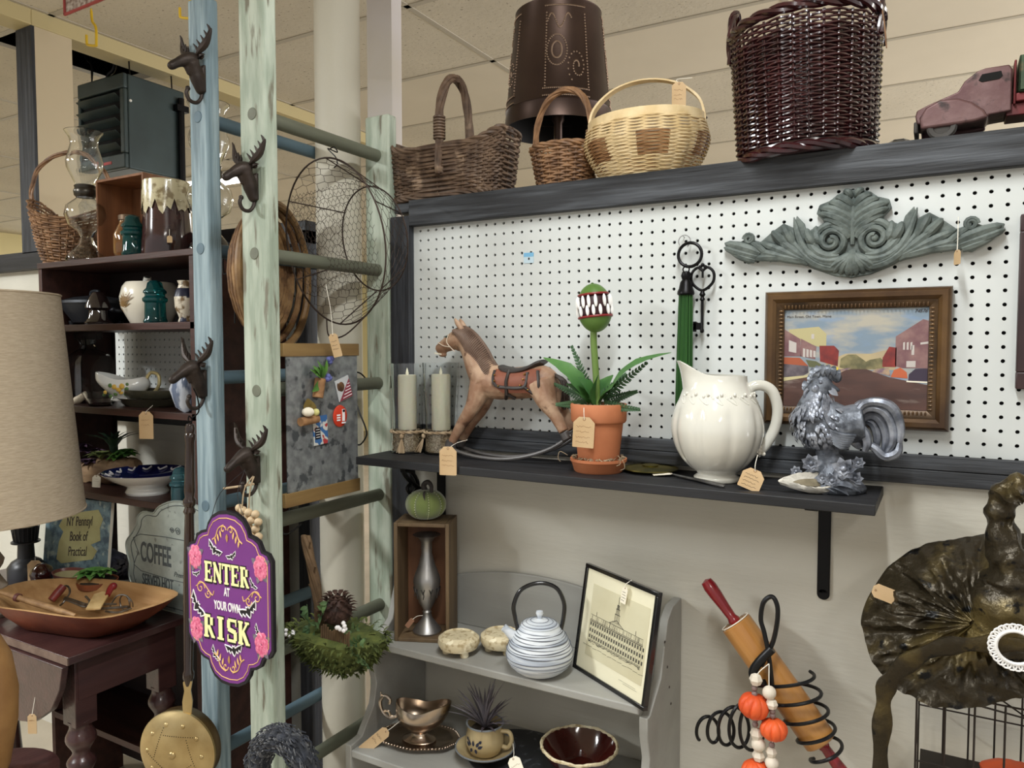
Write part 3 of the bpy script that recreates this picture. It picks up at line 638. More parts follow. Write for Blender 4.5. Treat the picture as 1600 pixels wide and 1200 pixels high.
b = MB(); mitre_frame(b, FW_, FH, [(0, 0), (0, -.014), (.002, -.019), (.008, -.024), (.016, -.0235), (.022, -.018), (.024, -.016)]); b.build('outer_moulding', m_fr, o, smooth=30)
b = MB(); mitre_frame(b, FW_, FH, [(.023, -.018), (.025, -.0175), (.037, -.011), (.0375, -.004)]); b.build('inner_moulding', m_fr2, o, smooth=30)
b = MB(); iw = .031
for k in range(38):
    x = -FW_ / 2 + .036 + (FW_ - .072) * (k + .5) / 38
    for z in (iw, FH - iw): b.sphere((x, -.0145, z), (.0022, .002, .0052), 6, 6)
for k in range(26):
    z = .036 + (FH - .072) * (k + .5) / 26
    for x in (-FW_ / 2 + iw, FW_ / 2 - iw): b.sphere((x, -.0145, z), (.0052, .002, .0025), 6, 6)
b.build('beading', m_fr, o)
# the print: flat coloured shapes on paper
pw, ph_ = FW_ - .075, FH - .075
pr_ = thing('print', '', '', (0, -.006, .0375)); del pr_['label']; del pr_['category']; bpy.data.objects.remove(pr_)
def flat(name, polys, m, par, lvl, lab=None):
    for pl_ in polys: b = MB(); b.add([((x - .5) * pw, -.0065 - lvl * .00012, .0375 + z * ph_) for x, z in pl_], [list(range(len(pl_)))]); oo = b.build(name, m, par, smooth=0)
    return oo
m_sky = mat('print_sky', (122, 138, 152), .5, col2=(170, 164, 150), sc=14, st=(1, 1, 3), lo=.4, hi=.62, col3=(120, 146, 178), sc3=9, lo3=.56, hi3=.68)
pic = flat('print', [[(0, 0), (1, 0), (1, 1), (0, 1)]], m_sky, o, 0)
def G(l): return [((x - 62) / (1482 - 62), 1 - (y - 110) / (1110 - 110)) for x, y in l]
m_road = mat('print_road', (96, 68, 60), .5, col2=(76, 56, 52), sc=10, st=(1, 1, 4), col3=(128, 112, 104), sc3=12, lo3=.6, hi3=.7)
flat('road', [G([(62, 1110), (62, 830), (420, 790), (760, 715), (900, 712), (1120, 790), (1482, 860), (1482, 1110)])], m_road, pic, 1)
flat('low_glow', [G([(500, 640), (700, 560), (950, 560), (1180, 500), (1180, 720), (500, 720)])], mat('print_glow', (186, 168, 126), .5, col2=(160, 144, 122), sc=12), pic, .5)
flat('trees', [G([(640, 700), (650, 610), (720, 570), (800, 568), (860, 610), (900, 640), (940, 620), (1040, 600), (1080, 640), (1080, 715), (700, 715)])], mat('print_trees', (96, 92, 66), .5, col2=(140, 130, 92), sc=60), pic, 1.5)
flat('yellow_building', [G([(110, 310), (420, 285), (500, 360), (500, 520), (420, 490), (110, 400)])], mat('print_yellow', (178, 168, 124), .5), pic, 2)
flat('brick_building', [G([(62, 310), (230, 410), (240, 590), (62, 590)]), G([(235, 405), (400, 490), (390, 620), (235, 590)]), G([(1180, 390), (1430, 225), (1482, 240), (1482, 700), (1250, 700), (1180, 680)])], mat('print_brick', (112, 78, 82), .5, col2=(140, 108, 104), sc=40), pic, 3)
flat('red_building', [G([(430, 480), (580, 480), (630, 530), (620, 690), (440, 640)]), G([(1060, 600), (1120, 490), (1190, 500), (1190, 690), (1060, 690)])], mat('print_red', (142, 52, 46), .5, col2=(104, 44, 44), sc=50), pic, 3)
wins = [G([(110, 420), (190, 450), (190, 555), (110, 540)]), G([(345, 360), (375, 360), (375, 410), (345, 410)])] + [G([(260 + 36 * k, 505 + 8 * k), (284 + 36 * k, 512 + 8 * k), (284 + 36 * k, 600), (260 + 36 * k, 594)]) for k in range(4)] + [G([(1250 + 34 * k, 450), (1268 + 34 * k, 444), (1268 + 34 * k, 520), (1250 + 34 * k, 520)]) for k in range(3)] + [G([(1330, 480), (1355, 474), (1355, 570), (1330, 570)]), G([(1410, 450), (1482, 440), (1482, 462), (1410, 470)]), G([(1285, 630), (1370, 628), (1370, 690), (1285, 690)])]
flat('painted_window', wins, mat('print_windows', (186, 178, 172), .5), pic, 4)
flat('awnings', [G([(62, 600), (230, 605), (320, 690), (62, 670)])], mat('print_orange', (160, 84, 56), .5), pic, 4)
flat('green_awning', [G([(290, 625), (400, 640), (500, 700), (330, 700)])], mat('print_olive', (94, 96, 66), .5), pic, 4)
flat('shop_fronts', [G([(62, 670), (320, 690), (320, 760), (250, 800), (62, 810)])], mat('print_dark', (66, 58, 66), .5, col2=(110, 100, 104), sc=60), pic, 3.5)
flat('pavement', [G([(62, 812), (340, 782), (340, 800), (62, 850)])], mat('print_pavement', (196, 184, 140), .5), pic, 4)
flat('dark_car', [G([(1305, 830), (1310, 760), (1370, 705), (1482, 700), (1482, 840)])], mat('print_car_dark', (58, 48, 64), .5), pic, 5)
flat('orange_car', [G([(1140, 790), (1170, 720), (1230, 695), (1290, 740), (1300, 800)])], mat('print_car_orange', (186, 96, 62), .5), pic, 5)
flat('far_car', [G([(960, 740), (1000, 710), (1120, 700), (1140, 780)]), G([(590, 770), (640, 720), (760, 700), (640, 760)])], mat('print_cars', (120, 96, 110), .5, col2=(176, 150, 120), sc=90), pic, 4.5)
flat('yellow_car', [G([(565, 775), (575, 700), (625, 700), (635, 770)])], mat('print_car_yellow', (222, 192, 70), .5), pic, 5)
flat('bumper', [G([(1290, 822), (1482, 828), (1482, 842), (1290, 836)])], m_cream_paper, pic, 6)
text('caption', 'Main Street, Old Town, Maine', .0068, m_ink, pic, (-pw / 2 + .004, -.0075, .0375 + ph_ * .93), ext=.0001, ax='LEFT')
text('number', '74576', .0085, m_ink, pic, (pw / 2 - .003, -.0075, .0375 + ph_ * .965), ext=.0001, ax='RIGHT', shear=.4)
b = MB(); b.bb(-pw / 2 - .002, pw / 2 + .002, -.0010, 0, .034, .034 + ph_ + .006); b.build('frame_back', m_dark, o, smooth=0)
# edge of a dark picture at the right border
q = P(1591, 470, -.02); zt, zb = P(1591, 335, -.02).z, P(1591, 608, -.02).z
o = thing('dark_picture_frame', 'dark brown picture frame cut off by the right edge of the photo', 'framed picture', (q.x, -.003, zb))
b = MB(); frame_ring(b, .3, zt - zb, .03, -.02, 0); b.v = [v_ + Vector((.15, 0, 0)) for v_ in b.v]; b.build('frame_moulding', mat('dark_brown_frame', (46, 32, 34), .4, col2=(60, 40, 40), sc=10), o, bev=.002)
b = MB(); b.bb(.03, .27, -.008, -.004, .03, zt - zb - .03); b.build('print', m_ink2, o, smooth=0)
# ================================================================ things on the wall shelf
def shp_at(px, py, z): return PZ(px, py, z)
def remesh(o, vox, smooth=6):
    m = o.modifiers.new('remesh', 'REMESH'); m.mode = 'VOXEL'; m.voxel_size = vox; m.use_smooth_shade = True
    s_ = o.modifiers.new('smooth', 'SMOOTH'); s_.factor = .5; s_.iterations = smooth
    return o
def puff(b, out, T, rings=6, n=None, cen=None, back=1.0, wob=0, y0=0):
    """pillow shape from a star-shaped outline in x,z; thickness T along y"""
    n = len(out); cx = cen[0] if cen else sum(p[0] for p in out) / n; cz = cen[1] if cen else sum(p[1] for p in out) / n; vs = []
    for s_ in (-1, 1):
        vs.append((cx, y0 + s_ * T * (1 if s_ < 0 else back), cz))
        for r in range(1, rings + 1):
            f = r / rings
            for (x, z) in out:
                d = T * math.sqrt(max(0, 1 - f * f)) * (1 if s_ < 0 else back)
                if wob: d += wob * noise.noise(Vector((x * 30 * f, z * 30 * f, s_ * 3.1))) * (1 - f ** 4)
                vs.append((cx + (x - cx) * f, y0 + s_ * d, cz + (z - cz) * f))
    fs = []; H_ = 1 + rings * n
    for q in range(2):
        o_ = q * H_
        for k in range(n): fs.append((o_, o_ + 1 + k, o_ + 1 + (k + 1) % n))
        for r in range(rings - 1):
            for k in range(n):
                a = o_ + 1 + r * n + k; c_ = o_ + 1 + r * n + (k + 1) % n; fs.append((a, a + n, c_ + n, c_))
    for k in range(n):
        a = 1 + (rings - 1) * n + k; c_ = 1 + (rings - 1) * n + (k + 1) % n; fs.append((a, a + H_, c_ + H_, c_))
    b.add(vs, fs)
m_wax = mat('ivory_wax', (240, 234, 208), .45, sss=.3); m_flame = mat('plastic_flame', (246, 240, 214), .3)
m_rope = mat('natural_rope', (150, 128, 98), .7, col2=(196, 178, 148), sc=300, lo=.48, hi=.55, detail=1)
m_tassel = mat('jute_tassel', (186, 164, 134), .85, col2=(150, 128, 100), sc=60, st=(1, 1, .1))
for i, (px, py, lab, ta) in enumerate(((637, 706, 'glass hurricane with ivory pillar candle at the left end of the shelf', -90), (707, 704, 'glass hurricane with ivory pillar candle behind the rocking horse', -150))):
    p = PZ(px, py, SZ); s = S(p); p.y = min(p.y, -.045)
    o = thing('candle_holder', lab, 'candle holder', p)
    b = MB(); b.shell([(26 * s, 0), (26 * s, 4 * s), (24 * s, 30 * s), (24 * s, 60 * s), (26 * s, 100 * s), (28 * s, 138 * s)], 1.4 * s, 40); b.build('glass_vase', m_glass, o)
    b = MB(); b.lathe([(1 * s, 2.2 * s), (22 * s, 3 * s), (21 * s, 32 * s), (1 * s, 35 * s)], 30)
    for k in range(420): a = R.random() * 6.283; zz = (4 + 31 * R.random()) * s; rr = (22.6 - .5 * R.random()) * s if k < 330 else 21 * s * R.random(); b.sphere((rr * math.cos(a), rr * math.sin(a), zz if k < 330 else 35 * s), (1.5 * s, 1.5 * s, 1.1 * s), 5, 4)
    fi = b.build('filler', m_rope, o); fi['kind'] = 'stuff'
    b = MB(); b.lathe([(0, 36 * s), (14 * s, 36 * s), (14.5 * s, 40 * s), (14.5 * s, 118 * s), (13.5 * s, 120.5 * s), (3 * s, 119 * s), (0, 119 * s)], 32); cndl = b.build('candle', m_wax, o)
    b = MB(); b.lathe([(0, 118 * s), (1.8 * s, 119 * s), (2.6 * s, 123 * s), (1.4 * s, 128 * s), (0, 132 * s)], 10); b.build('flame', m_flame, cndl)
    b = MB(); braid(b, arc((0, 0, 33 * s), 25.5 * s, 0, 360, 60, 'xy'), 1.3 * s, 2, .8)
    a = rad(ta + 18); tx, ty = 27 * s * math.cos(a), 27 * s * math.sin(a); b.sphere((tx, ty, 27 * s), (3.6 * s, 3.6 * s, 4 * s), 10, 8)
    for k in range(22):
        q = 2 * pi * k / 22; rr = R.random(); sp_ = 8 * s * rr; slant = -9 * s if i else 0
        b.tube([(tx, ty, 25 * s), (tx + sp_ * .5 * math.cos(q) + slant * .4, ty + min(0, sp_ * .3 * math.sin(q)) - 1 * s, 14 * s), (tx + sp_ * math.cos(q) + slant, ty + min(0, sp_ * .5 * math.sin(q)) - 2 * s, 1.5 * s + 2 * s * R.random())], .8 * s, 4)
    b.build('rope_and_tassel', m_tassel, o)
# rocking horse
HY = -.072; hp0 = P(800, 722, HY); hp0.z = P(795, 726.5, HY).z; hloc = Vector((hp0.x, hp0.y, SZ))
m_horse = mat('distressed_carved_wood', (146, 110, 86), .5, col2=(184, 154, 128), sc=26, lo=.42, hi=.66, bump=.35, bsc=60, col3=(110, 80, 62), sc3=40, lo3=.58, hi3=.68)
m_mane = mat('dark_brown_mane', (88, 66, 54), .55, col2=(120, 98, 84), sc=30); m_leath = mat('dark_saddle', (54, 46, 42), .45, col2=(40, 34, 32), sc=14, bump=.3); m_terr = mat('terracotta_saddle_cloth', (136, 80, 60), .55, col2=(116, 66, 48), sc=12)
m_run = mat('dark_grey_runner', (62, 58, 56), .4, col2=(90, 86, 84), sc=20, st=(.1, 1, 1))
o = thing('rocking_horse', 'carved distressed wooden rocking horse with brown saddle and dark mane', 'rocking horse', hloc)
sH = S(P(790, 620, HY))
def Hh(px, py, dy=0): return P(px, py + 2, HY) - hp0 + Vector((0, dy, 0))
b = MB()
def tb(pts, rs, flat=1.0, n=14): b.tube(smoothpts([Hh(*p) for p in pts], 4), smooth_r(rs, 4), n, flat=flat)
def smooth_r(rs, k):
    v = smoothpts([(r * sH, 0, 0) for r in rs], k); return [max(x.x, .0004) for x in v]
b.tube(smoothpts([Hh(684, 551), Hh(690, 548), Hh(703, 541), Hh(716, 535), Hh(727, 536)], 4), smooth_r([7, 9.5, 13, 16, 15], 4), 14)
b.tube(smoothpts([Hh(724, 533), Hh(738, 552), Hh(750, 576), Hh(762, 600)], 4), smooth_r([15, 19, 24, 27], 4), 16)
b.tube(smoothpts([Hh(752, 598), Hh(775, 602), Hh(800, 604), Hh(830, 602), Hh(850, 602), Hh(866, 606)], 4), smooth_r([22, 27, 25, 25, 25, 16], 4), 18)
for dy in (-.022, .022):
    b.tube(smoothpts([Hh(756, 608, dy * .5), Hh(746, 640, dy), Hh(728, 668, dy), Hh(714, 694, dy)], 4), smooth_r([20, 12.5, 9, 7], 4), 12)
    b.tube(smoothpts([Hh(850, 606, dy * .5), Hh(862, 632, dy), Hh(874, 652, dy), Hh(888, 678, dy)], 4), smooth_r([23, 16, 10.5, 8], 4), 12)
b.sphere(Hh(692, 559), (8 * sH, 5 * sH, 4 * sH)); b.sphere(Hh(718, 543), (11 * sH, 10 * sH, 11 * sH))
for dy in (-.008, .008): b.tube([Hh(725, 521, dy), Hh(718, 509, dy * 1.3), Hh(714, 502, dy * 1.4)], [5 * sH, 4.6 * sH, 1.6 * sH], 8)
bd = b.build('body', m_horse, o); remesh(bd, .0026, 4)
b = MB(); hn = 22; crest = smoothpts([Hh(713, 520), Hh(728, 517), Hh(744, 528), Hh(760, 549), Hh(772, 572), Hh(783, 592)], 8)
low = smoothpts([Hh(716, 524), Hh(728, 538), Hh(738, 556), Hh(749, 574), Hh(762, 588), Hh(777, 598)], 8)
for i in range(0, len(crest)):
    c_, l_ = crest[i], low[i]; m_ = (c_ + l_) / 2
    for sd in (-1, 1): b.tube(smoothpts([c_ + Vector((0, sd * .002, 0)), m_ + Vector((.002, sd * 19 * sH * (.75 + .4 * i / len(crest)), .002)), l_ + Vector((0, sd * 21 * sH * (.72 + .35 * i / len(crest)), 0))], 3), 1.5 * sH, 6)
b.tube(crest, 3 * sH, 8); b.build('mane', m_mane, o)
b = MB()
for sd in (-1, 1): b.sphere(Hh(704, 531, sd * 11.2 * sH), (2.4 * sH, 1.6 * sH, 2 * sH), 8, 6)
b.build('eyes', mat('dark_eye', (40, 60, 58), .2), o)
b = MB()
for k in range(5): b.box(Hh(683 + 2.2 * k, 556.5 + .4 * k, -5.2 * sH), (1.8 * sH, 1.2 * sH, 2.8 * sH))
b.build('teeth', m_cream_paper, o, bev=.0003)
b = MB(); b.tube(smoothpts([Hh(709, 527, -14 * sH), Hh(706, 540, -14.5 * sH), Hh(717, 554, -12 * sH)], 5), .9 * sH, 6); b.tube(smoothpts([Hh(690, 540, -10 * sH), Hh(700, 545, -13 * sH), Hh(712, 547, -15 * sH)], 5), .8 * sH, 6); b.build('bridle', mat('pale_rubbed_edge', (206, 190, 170), .6), o)
# saddle and cloth follow the barrel
def barrel(px, py, r, sd=-1):    # point on barrel side
    c_ = Hh(px, 603); z = Hh(px, py).z - c_.z; rr = 26.5 * sH + r; y = math.sqrt(max(rr * rr - z * z, 0)); return Vector((c_.x, sd * y, c_.z + z))
for sd in (-1, 1):
    b = MB(); vs = []; xs = [783 + 7 * k for k in range(14)]; ys = [581, 590, 600, 610, 618]
    for x in xs:
        for k, y in enumerate(ys):
            yy = y if x < 835 else y + (x - 835) * .35 * k / 4; yy = min(yy, 624); 
            if x < 795: yy = 581 + (yy - 581) * (.55 + .45 * (x - 783) / 12)
            vs.append(barrel(min(x, 857 - (624 - yy) * .1), yy, .0012, sd))
    fs = [(i * 5 + k, (i + 1) * 5 + k, (i + 1) * 5 + k + 1, i * 5 + k + 1) for i in range(13) for k in range(4)]; b.add(vs, fs); b.build('saddle_cloth', m_terr, o)
    b = MB(); b.tube(smoothpts([barrel(783, 583, .002, sd), barrel(784, 598, .002, sd), barrel(790, 607, .002, sd), barrel(803, 609, .002, sd), barrel(822, 610, .002, sd), barrel(834, 606, .002, sd), barrel(835, 586, .002, sd)], 4), 2.6 * sH, 7, flat=.6)
    b.tube(smoothpts([barrel(833, 609, .002, sd), barrel(842, 617, .002, sd), barrel(851, 622, .002, sd), barrel(855, 606, .002, sd), barrel(850, 584, .002, sd)], 4), 2.6 * sH, 7)
    b.tube([barrel(806, 583, .003, sd), barrel(805, 600, .003, sd), barrel(803, 620, .002, sd), barrel(797, 627, .001, sd)], [3 * sH, 2.8 * sH, 3.4 * sH, 3 * sH], 8); b.tube([barrel(803, 620, .002, sd), barrel(812, 627, .001, sd)], 2.6 * sH, 8)
    b.build('straps', m_leath, o)
    b = MB()
    for (x, y) in ((786, 590), (787, 599), (793, 607), (832, 589), (831, 597), (827, 606), (848, 620), (838, 613)): b.sphere(barrel(x, y, .004, sd), 1.5 * sH, 8, 6)
    b.build('studs', mat('brass', (176, 138, 66), .3, 1.0), o)
b = MB(); b.tube(smoothpts([Hh(784, 577), Hh(792, 582), Hh(810, 585), Hh(830, 581), Hh(843, 573), Hh(850, 570)], 4), smooth_r([5, 9, 10.5, 10, 8, 6], 4), 14, flat=.55, upv=(0, 0, 1)); 
b.v = [Vector((v_.x, v_.y * 2.3, v_.z)) for v_ in b.v]; b.build('saddle_seat', m_leath, o)
b = MB()
for k in range(40):
    a = R.random(); dx = R.random() * 7; b.tube(smoothpts([Hh(864 + dx * .3, 588 + a * 4, (R.random() - .5) * .012), Hh(876 + dx, 600, (R.random() - .5) * .02), Hh(880 + dx, 622, (R.random() - .5) * .025), Hh(878 + dx * 1.3, 634 + 12 * R.random(), (R.random() - .5) * .03)], 3), 1.0 * sH, 4)
b.build('tail', mat('dark_hair', (52, 40, 34), .6), o)
for dy in (-.022, .022):
    b = MB(); b.tube([Hh(713, 692, dy), Hh(711, 702, dy)], [8 * sH, 9.5 * sH], 14); b.build('hoof', m_run, o)
    b = MB(); b.tube([Hh(888, 680, dy), Hh(893, 690, dy)], [7.5 * sH, 8 * sH], 12); b.build('hoof', m_run, o)
for dy in (-.022, .022):
    b = MB(); b.tube(smoothpts([Hh(704, 699, dy), Hh(725, 709, dy), Hh(755, 717, dy), Hh(795, 720.5, dy), Hh(835, 715, dy), Hh(870, 703, dy), Hh(900, 684, dy)], 6), 3.1 * sH, 8); b.build('runner', m_run, o)
tp = P(700, 700, -.215); tp.z = P(700, 701, -.215).z
price_tag('kraft price tag tied to the rocking horse hoof, hanging over the shelf edge', tp, 28 * S(tp), 45 * S(tp), yaw=rad(16), string=[tp + Vector((.004, .03, .010)), tp + Vector((.004, .075, .012))])
# toothed plant in terracotta pot
m_tc = mat('terracotta', (188, 118, 80), .75, col2=(172, 102, 64), sc=8, bump=.15, bsc=30)
pp = PZ(935, 736, SZ); s = S(pp)
m_leaf = mat('fabric_leaf_green', (50, 92, 46), .5, col2=(78, 120, 60), sc=14); m_fern = mat('fern_green', (46, 78, 48), .6, col2=(66, 96, 62), sc=20)
m_pod = mat('pod_green', (98, 130, 60), .45, col2=(76, 108, 46), sc=9, bump=.2, bsc=25)
o = thing('potted_plant', 'toothy green pod plant with ferns in a terracotta pot on a saucer', 'potted plant', pp)
b = MB(); b.shell([(30 * s, 9 * s), (31 * s, 12 * s), (38 * s, 76 * s), (41 * s, 77 * s), (43 * s, 80 * s), (44 * s, 104 * s), (43 * s, 106 * s)], 3 * s, 48); b.build('pot', m_tc, o)
b = MB(); b.shell([(36 * s, 0), (38 * s, 2 * s), (42 * s, 15 * s), (44 * s, 17 * s), (44 * s, 21 * s)], 3 * s, 48); b.build('saucer', m_tc, o)
b = MB(); b.lathe([(0, 97 * s), (39 * s, 97 * s), (38 * s, 99 * s), (0, 101 * s)], 24)
for k in range(110):
    a = R.random() * 2 * pi; r_ = (38 if k % 2 else 33) * s; z = (20 if k % 2 else 102) * s; c0_ = Vector((r_ * math.cos(a), r_ * math.sin(a), z)); pts = []
    for i in range(7): pts.append(c0_ + Vector(((R.random() - .5) * 9 * s, (R.random() - .5) * 9 * s, (R.random() - .1) * 5 * s)))
    b.tube(smoothpts(pts, 3), .42 * s, 4)
for (x, z) in ((-46, 26), (46, 26), (52, 20), (-2, -8)):
    b.tube(smoothpts([(x * s * .85, -30 * s, z * s), (x * s * 1.05, -38 * s, z * s + 6 * s), (x * s * 1.12, -38 * s, z * s - 5 * s), (x * s, -40 * s, z * s - 9 * s)], 4), .5 * s, 4)
b.build('wood_wool', mat('wood_wool', (178, 160, 132), .8, col2=(120, 100, 76), sc=60), o)
b = MB(); b.tube(smoothpts([(-2 * s, 0, 98 * s), (-5 * s, 0, 150 * s), (-9 * s, 0, 200 * s), (-9 * s, 0, 222 * s)], 4), 5.2 * s, 12); b.build('stem', mat('stem_green', (106, 130, 62), .5, col2=(84, 112, 50), sc=10, st=(1, 1, .1)), o)
hc = Vector((-8 * s, 0, 254 * s)); rx, rz_ = 27.5 * s, 38 * s
b = MB()
def ell(t0, t1, k=1.0, n=12): return [(max(.0001, k * rx * math.sin(t0 + (t1 - t0) * i / n)), k * -rz_ * math.cos(t0 + (t1 - t0) * i / n)) for i in range(n + 1)]
Mh = Matrix.Translation(hc) @ Matrix.Rotation(rad(-6), 4, 'Y')
b.lathe(ell(0.0, 1.19) , 36, M=Mh, cap=False); pod = b.build('lower_jaw', m_pod, o); b = MB(); b.lathe(ell(2.14, pi), 36, M=Mh, cap=False)
b.lathe([(1.5 * s, rz_ * .98), (2.5 * s, rz_ * 1.02), (0, rz_ * 1.05)], 10, M=Mh); b.build('upper_jaw', m_pod, o)
b = MB(); b.lathe(ell(1.05, 2.25, .9), 36, M=Mh, cap=True); b.build('mouth', mat('mouth_dark', (46, 14, 18), .5), pod)
b = MB()
for t in (1.19, 2.14): b.tube(arc((0, 0, -rz_ * math.cos(t)), rx * math.sin(t) * 1.0, 0, 360, 36, 'xy')[:-1], 1.9 * s, 8, closed=True, M=Mh)
b.build('lips', mat('lip_red', (128, 32, 34), .4), pod)
b = MB()
for k in range(13):
    a = 2 * pi * k / 13 + .1 * math.sin(k * 5)
    for z, dz in ((9, 10), (-5, 8.5)):
        aa = a + (.24 if z < 0 else 0); b.sphere((rx * .955 * math.cos(aa), rx * .955 * math.sin(aa), z * s), (2.9 * s, 2.9 * s, dz * s), 8, 7, M=Mh)
b.build('teeth', mat('tooth_white', (244, 242, 238), .35), pod)
b = MB()
def PL_(px, py, dy=0): return P(px, py, pp.y + dy) - pp
for (t, w_, c_, dy) in (((849, 559), 15, .18, -.03), ((1049, 551), 12, .16, -.01), ((903, 590), 18, .1, -.045), ((958, 586), 16, .12, .03), ((885, 600), 13, .1, -.03), ((935, 586), 20, .05, -.04), ((968, 600), 12, .1, -.02)):
    b.leaf(PL_(931 + (t[0] - 931) * .12, 630, dy * .3), PL_(t[0], t[1], dy), w_ * s, c_, (0, -.5, 1), n=8, wob=.1)
b.build('broad_leaves', m_leaf, o)
b = MB()
for (t, dy) in (((893, 540), .0), ((1012, 566), -.02), ((870, 632), -.03), ((995, 612), .02), ((978, 585), .02), ((866, 600), .02), ((1000, 640), -.03), ((880, 575), .03)):
    p0 = PL_(930, 632, 0); p1 = PL_(t[0], t[1], dy); d = p1 - p0; side = d.cross(Vector((0, 1, .2))).normalized()
    b.tube([p0, p0 + d * .5, p1], .7 * s, 4)
    for i in range(4, 18):
        q = i / 18
        for sg in (-1, 1): c_ = p0 + d * q; b.leaf(c_, c_ + d.normalized() * 6 * s + side * sg * 13 * s * (1.1 - q), 2.2 * s, .05, (0, -1, .3), n=3)
b.build('fern_fronds', m_fern, o)
tp = P(913, 655, pp.y - .068)
price_tag('kraft price tag tied to the rim of the terracotta pot', tp, 34 * S(tp), 48 * S(tp), ang=rad(3), yaw=rad(12), string=[tp + Vector((-.001, 0, .014)), tp + Vector((-.006, .012, .026)), tp + Vector((-.01, .03, .028))], lines=4)
# brass lid
m_brassg = mat('tarnished_brass', (150, 136, 76), .35, .85, col2=(92, 88, 50), sc=16)
q = PZ(1016, 737, SZ); s = S(q); q.y = min(q.y, -.055); o = thing('brass_dish', 'shallow tarnished brass dish lying between the plant and the white pitcher', 'dish', q)
b = MB(); b.lathe([(.0001, 0), (30 * s, 0), (40 * s, 4 * s), (43 * s, 5 * s), (43 * s, 6.5 * s), (39 * s, 6 * s), (28 * s, 8 * s), (10 * s, 9 * s), (0, 9 * s)], 40); b.build('dish', m_brassg, o)
b = MB(); b.lathe([(12 * s, 8.6 * s), (13 * s, 11 * s), (9 * s, 12 * s), (0, 12 * s)], 20); b.build('raised_centre', m_brassg, o)
# cake knife
q0, q1 = PZ(1052, 742, SZ + .003), PZ(1132, 761, SZ + .003); d = (q1 - q0)
m_pewter = mat('dull_pewter', (150, 148, 146), .35, .9, col2=(112, 110, 108), sc=20)
o = thing('silver_server', 'flat silver serving knife lying on the shelf before the white pitcher', 'knife', q0, rz=math.atan2(d.y, d.x)); L_ = d.length
b = MB(); b.tube([(.0, 0, .001), (L_ * .2, 0, .001), (L_ * .6, 0, .002), (L_ * .95, 0, .002), (L_, 0, .001)], [.0035, .0045, .006, .0065, .003], 10, flat=.6); b.build('handle', m_pewter, o)
b = MB(); b.prismz([(.0, -.003), (-.02, -.009), (-.055, -.008), (-.075, .002), (-.05, .006), (0, .003)], 0, .0012); b.build('blade', m_pewter, o)
tp = PZ(1048, 740, SZ + .006)
price_tag('small white tag lying flat on the serving knife', tp, .017, .040, yaw=rad(-62), pitch=rad(-86), lines=0, paper=m_cream_paper)
# white ironstone pitcher
m_china = mat('white_glazed_china', (216, 214, 204), .12, coat=.8, col2=(208, 205, 194), sc=3)
q = PZ(1124, 745, SZ); s = S(q); q.y = -.098; q.x = PZ(1124, 745, SZ).x + .006
o = thing('pitcher', 'white glazed melon-ribbed pitcher with embossed vine band', 'pitcher', q, rz=rad(22)); s *= .955
prof = [(33, 0), (35, 2), (35, 7), (31, 10), (30, 13), (42, 22), (55, 36), (65, 54), (71, 76), (71, 95), (66, 115), (58, 132), (50, 147), (46, 158), (45, 168)]
def flute(a, z):
    h = z / s; k = max(0, min(1, (h - 14) / 20)) * max(0, min(1, (128 - h) / 20)); q_ = 1 - .05 * k * (1 - abs(math.sin(a * 4.5))) ** 2.2
    sp = max(0, (h - 140) / 28); c = math.cos(a - pi); q_ *= 1 + (.42 * sp * max(0, c) ** 5 - .04 * sp * (1 - abs(c))) 
    return q_
b = MB(); n = 96; pr2 = []
for i in range(len(prof) - 1):
    for k in range(3): t = k / 3; pr2.append((prof[i][0] * (1 - t) + prof[i + 1][0] * t, prof[i][1] * (1 - t) + prof[i + 1][1] * t))
pr2.append(prof[-1]); sp2 = smoothpts([(r_, h_, 0) for r_, h_ in prof], 4); pr2 = [(v_.x * s, v_.y * s) for v_ in sp2]
full = [(.0001, 0)] + pr2 + [(max(r_ - 3 * s, .0005), z_) for r_, z_ in pr2[::-1] if z_ > 14 * s] + [(.0001, 14 * s)]
vs = []
for (r_, z_) in full:
    for k in range(n):
        a = 2 * pi * k / n; q_ = flute(a, z_); c = math.cos(a - pi); zz = z_ + max(0, (z_ / s - 130) / 38) * (22 * s * max(0, c) ** 4 + 1 * s * c)
        vs.append((r_ * q_ * math.cos(a), r_ * q_ * math.sin(a), zz))
fs = [(i * n + k, i * n + (k + 1) % n, (i + 1) * n + (k + 1) % n, (i + 1) * n + k) for i in range(len(full) - 1) for k in range(n)]
b.add(vs, fs); b.build('body', m_china, o, smooth=60)
b = MB(); b.tube(smoothpts([(50 * s, 0, 128 * s), (46 * s, 0, 138 * s), (52 * s, 0, 149 * s), (68 * s, 0, 152 * s), (84 * s, 0, 142 * s), (92 * s, 0, 115 * s), (88 * s, 0, 85 * s), (74 * s, 0, 58 * s), (60 * s, 0, 44 * s)], 6), smooth_list := [6.5 * s] * 49, 12, flat=1.3)
b.sphere((84 * s, 0, 146 * s), (7 * s, 5 * s, 4 * s)); b.build('handle', m_china, o)
b = MB()
for k in range(16):
    a0_ = -pi + .35 + k * .36
    if abs(a0_) < .25: continue
    pts = []
    for i in range(20):
        t = i / 19; aa = a0_ + .14 * math.sin(t * 4.6); h_ = 132 + 9 * math.cos(t * 4.6 + 1) * (1 - .4 * t); rr = (57.5 - (h_ - 132) * .52) * s * 1.0
        pts.append((rr * math.cos(aa), rr * math.sin(aa), h_ * s))
    b.tube(pts, 1.1 * s, 5)
    for t in (0, .12, -.1): rr = 55.5 * s; b.sphere((rr * math.cos(a0_ + t), rr * math.sin(a0_ + t), (136 + 30 * t) * s), (2.6 * s, 2.6 * s, 3 * s), 8, 6)
b.build('embossed_vines', m_china, o)
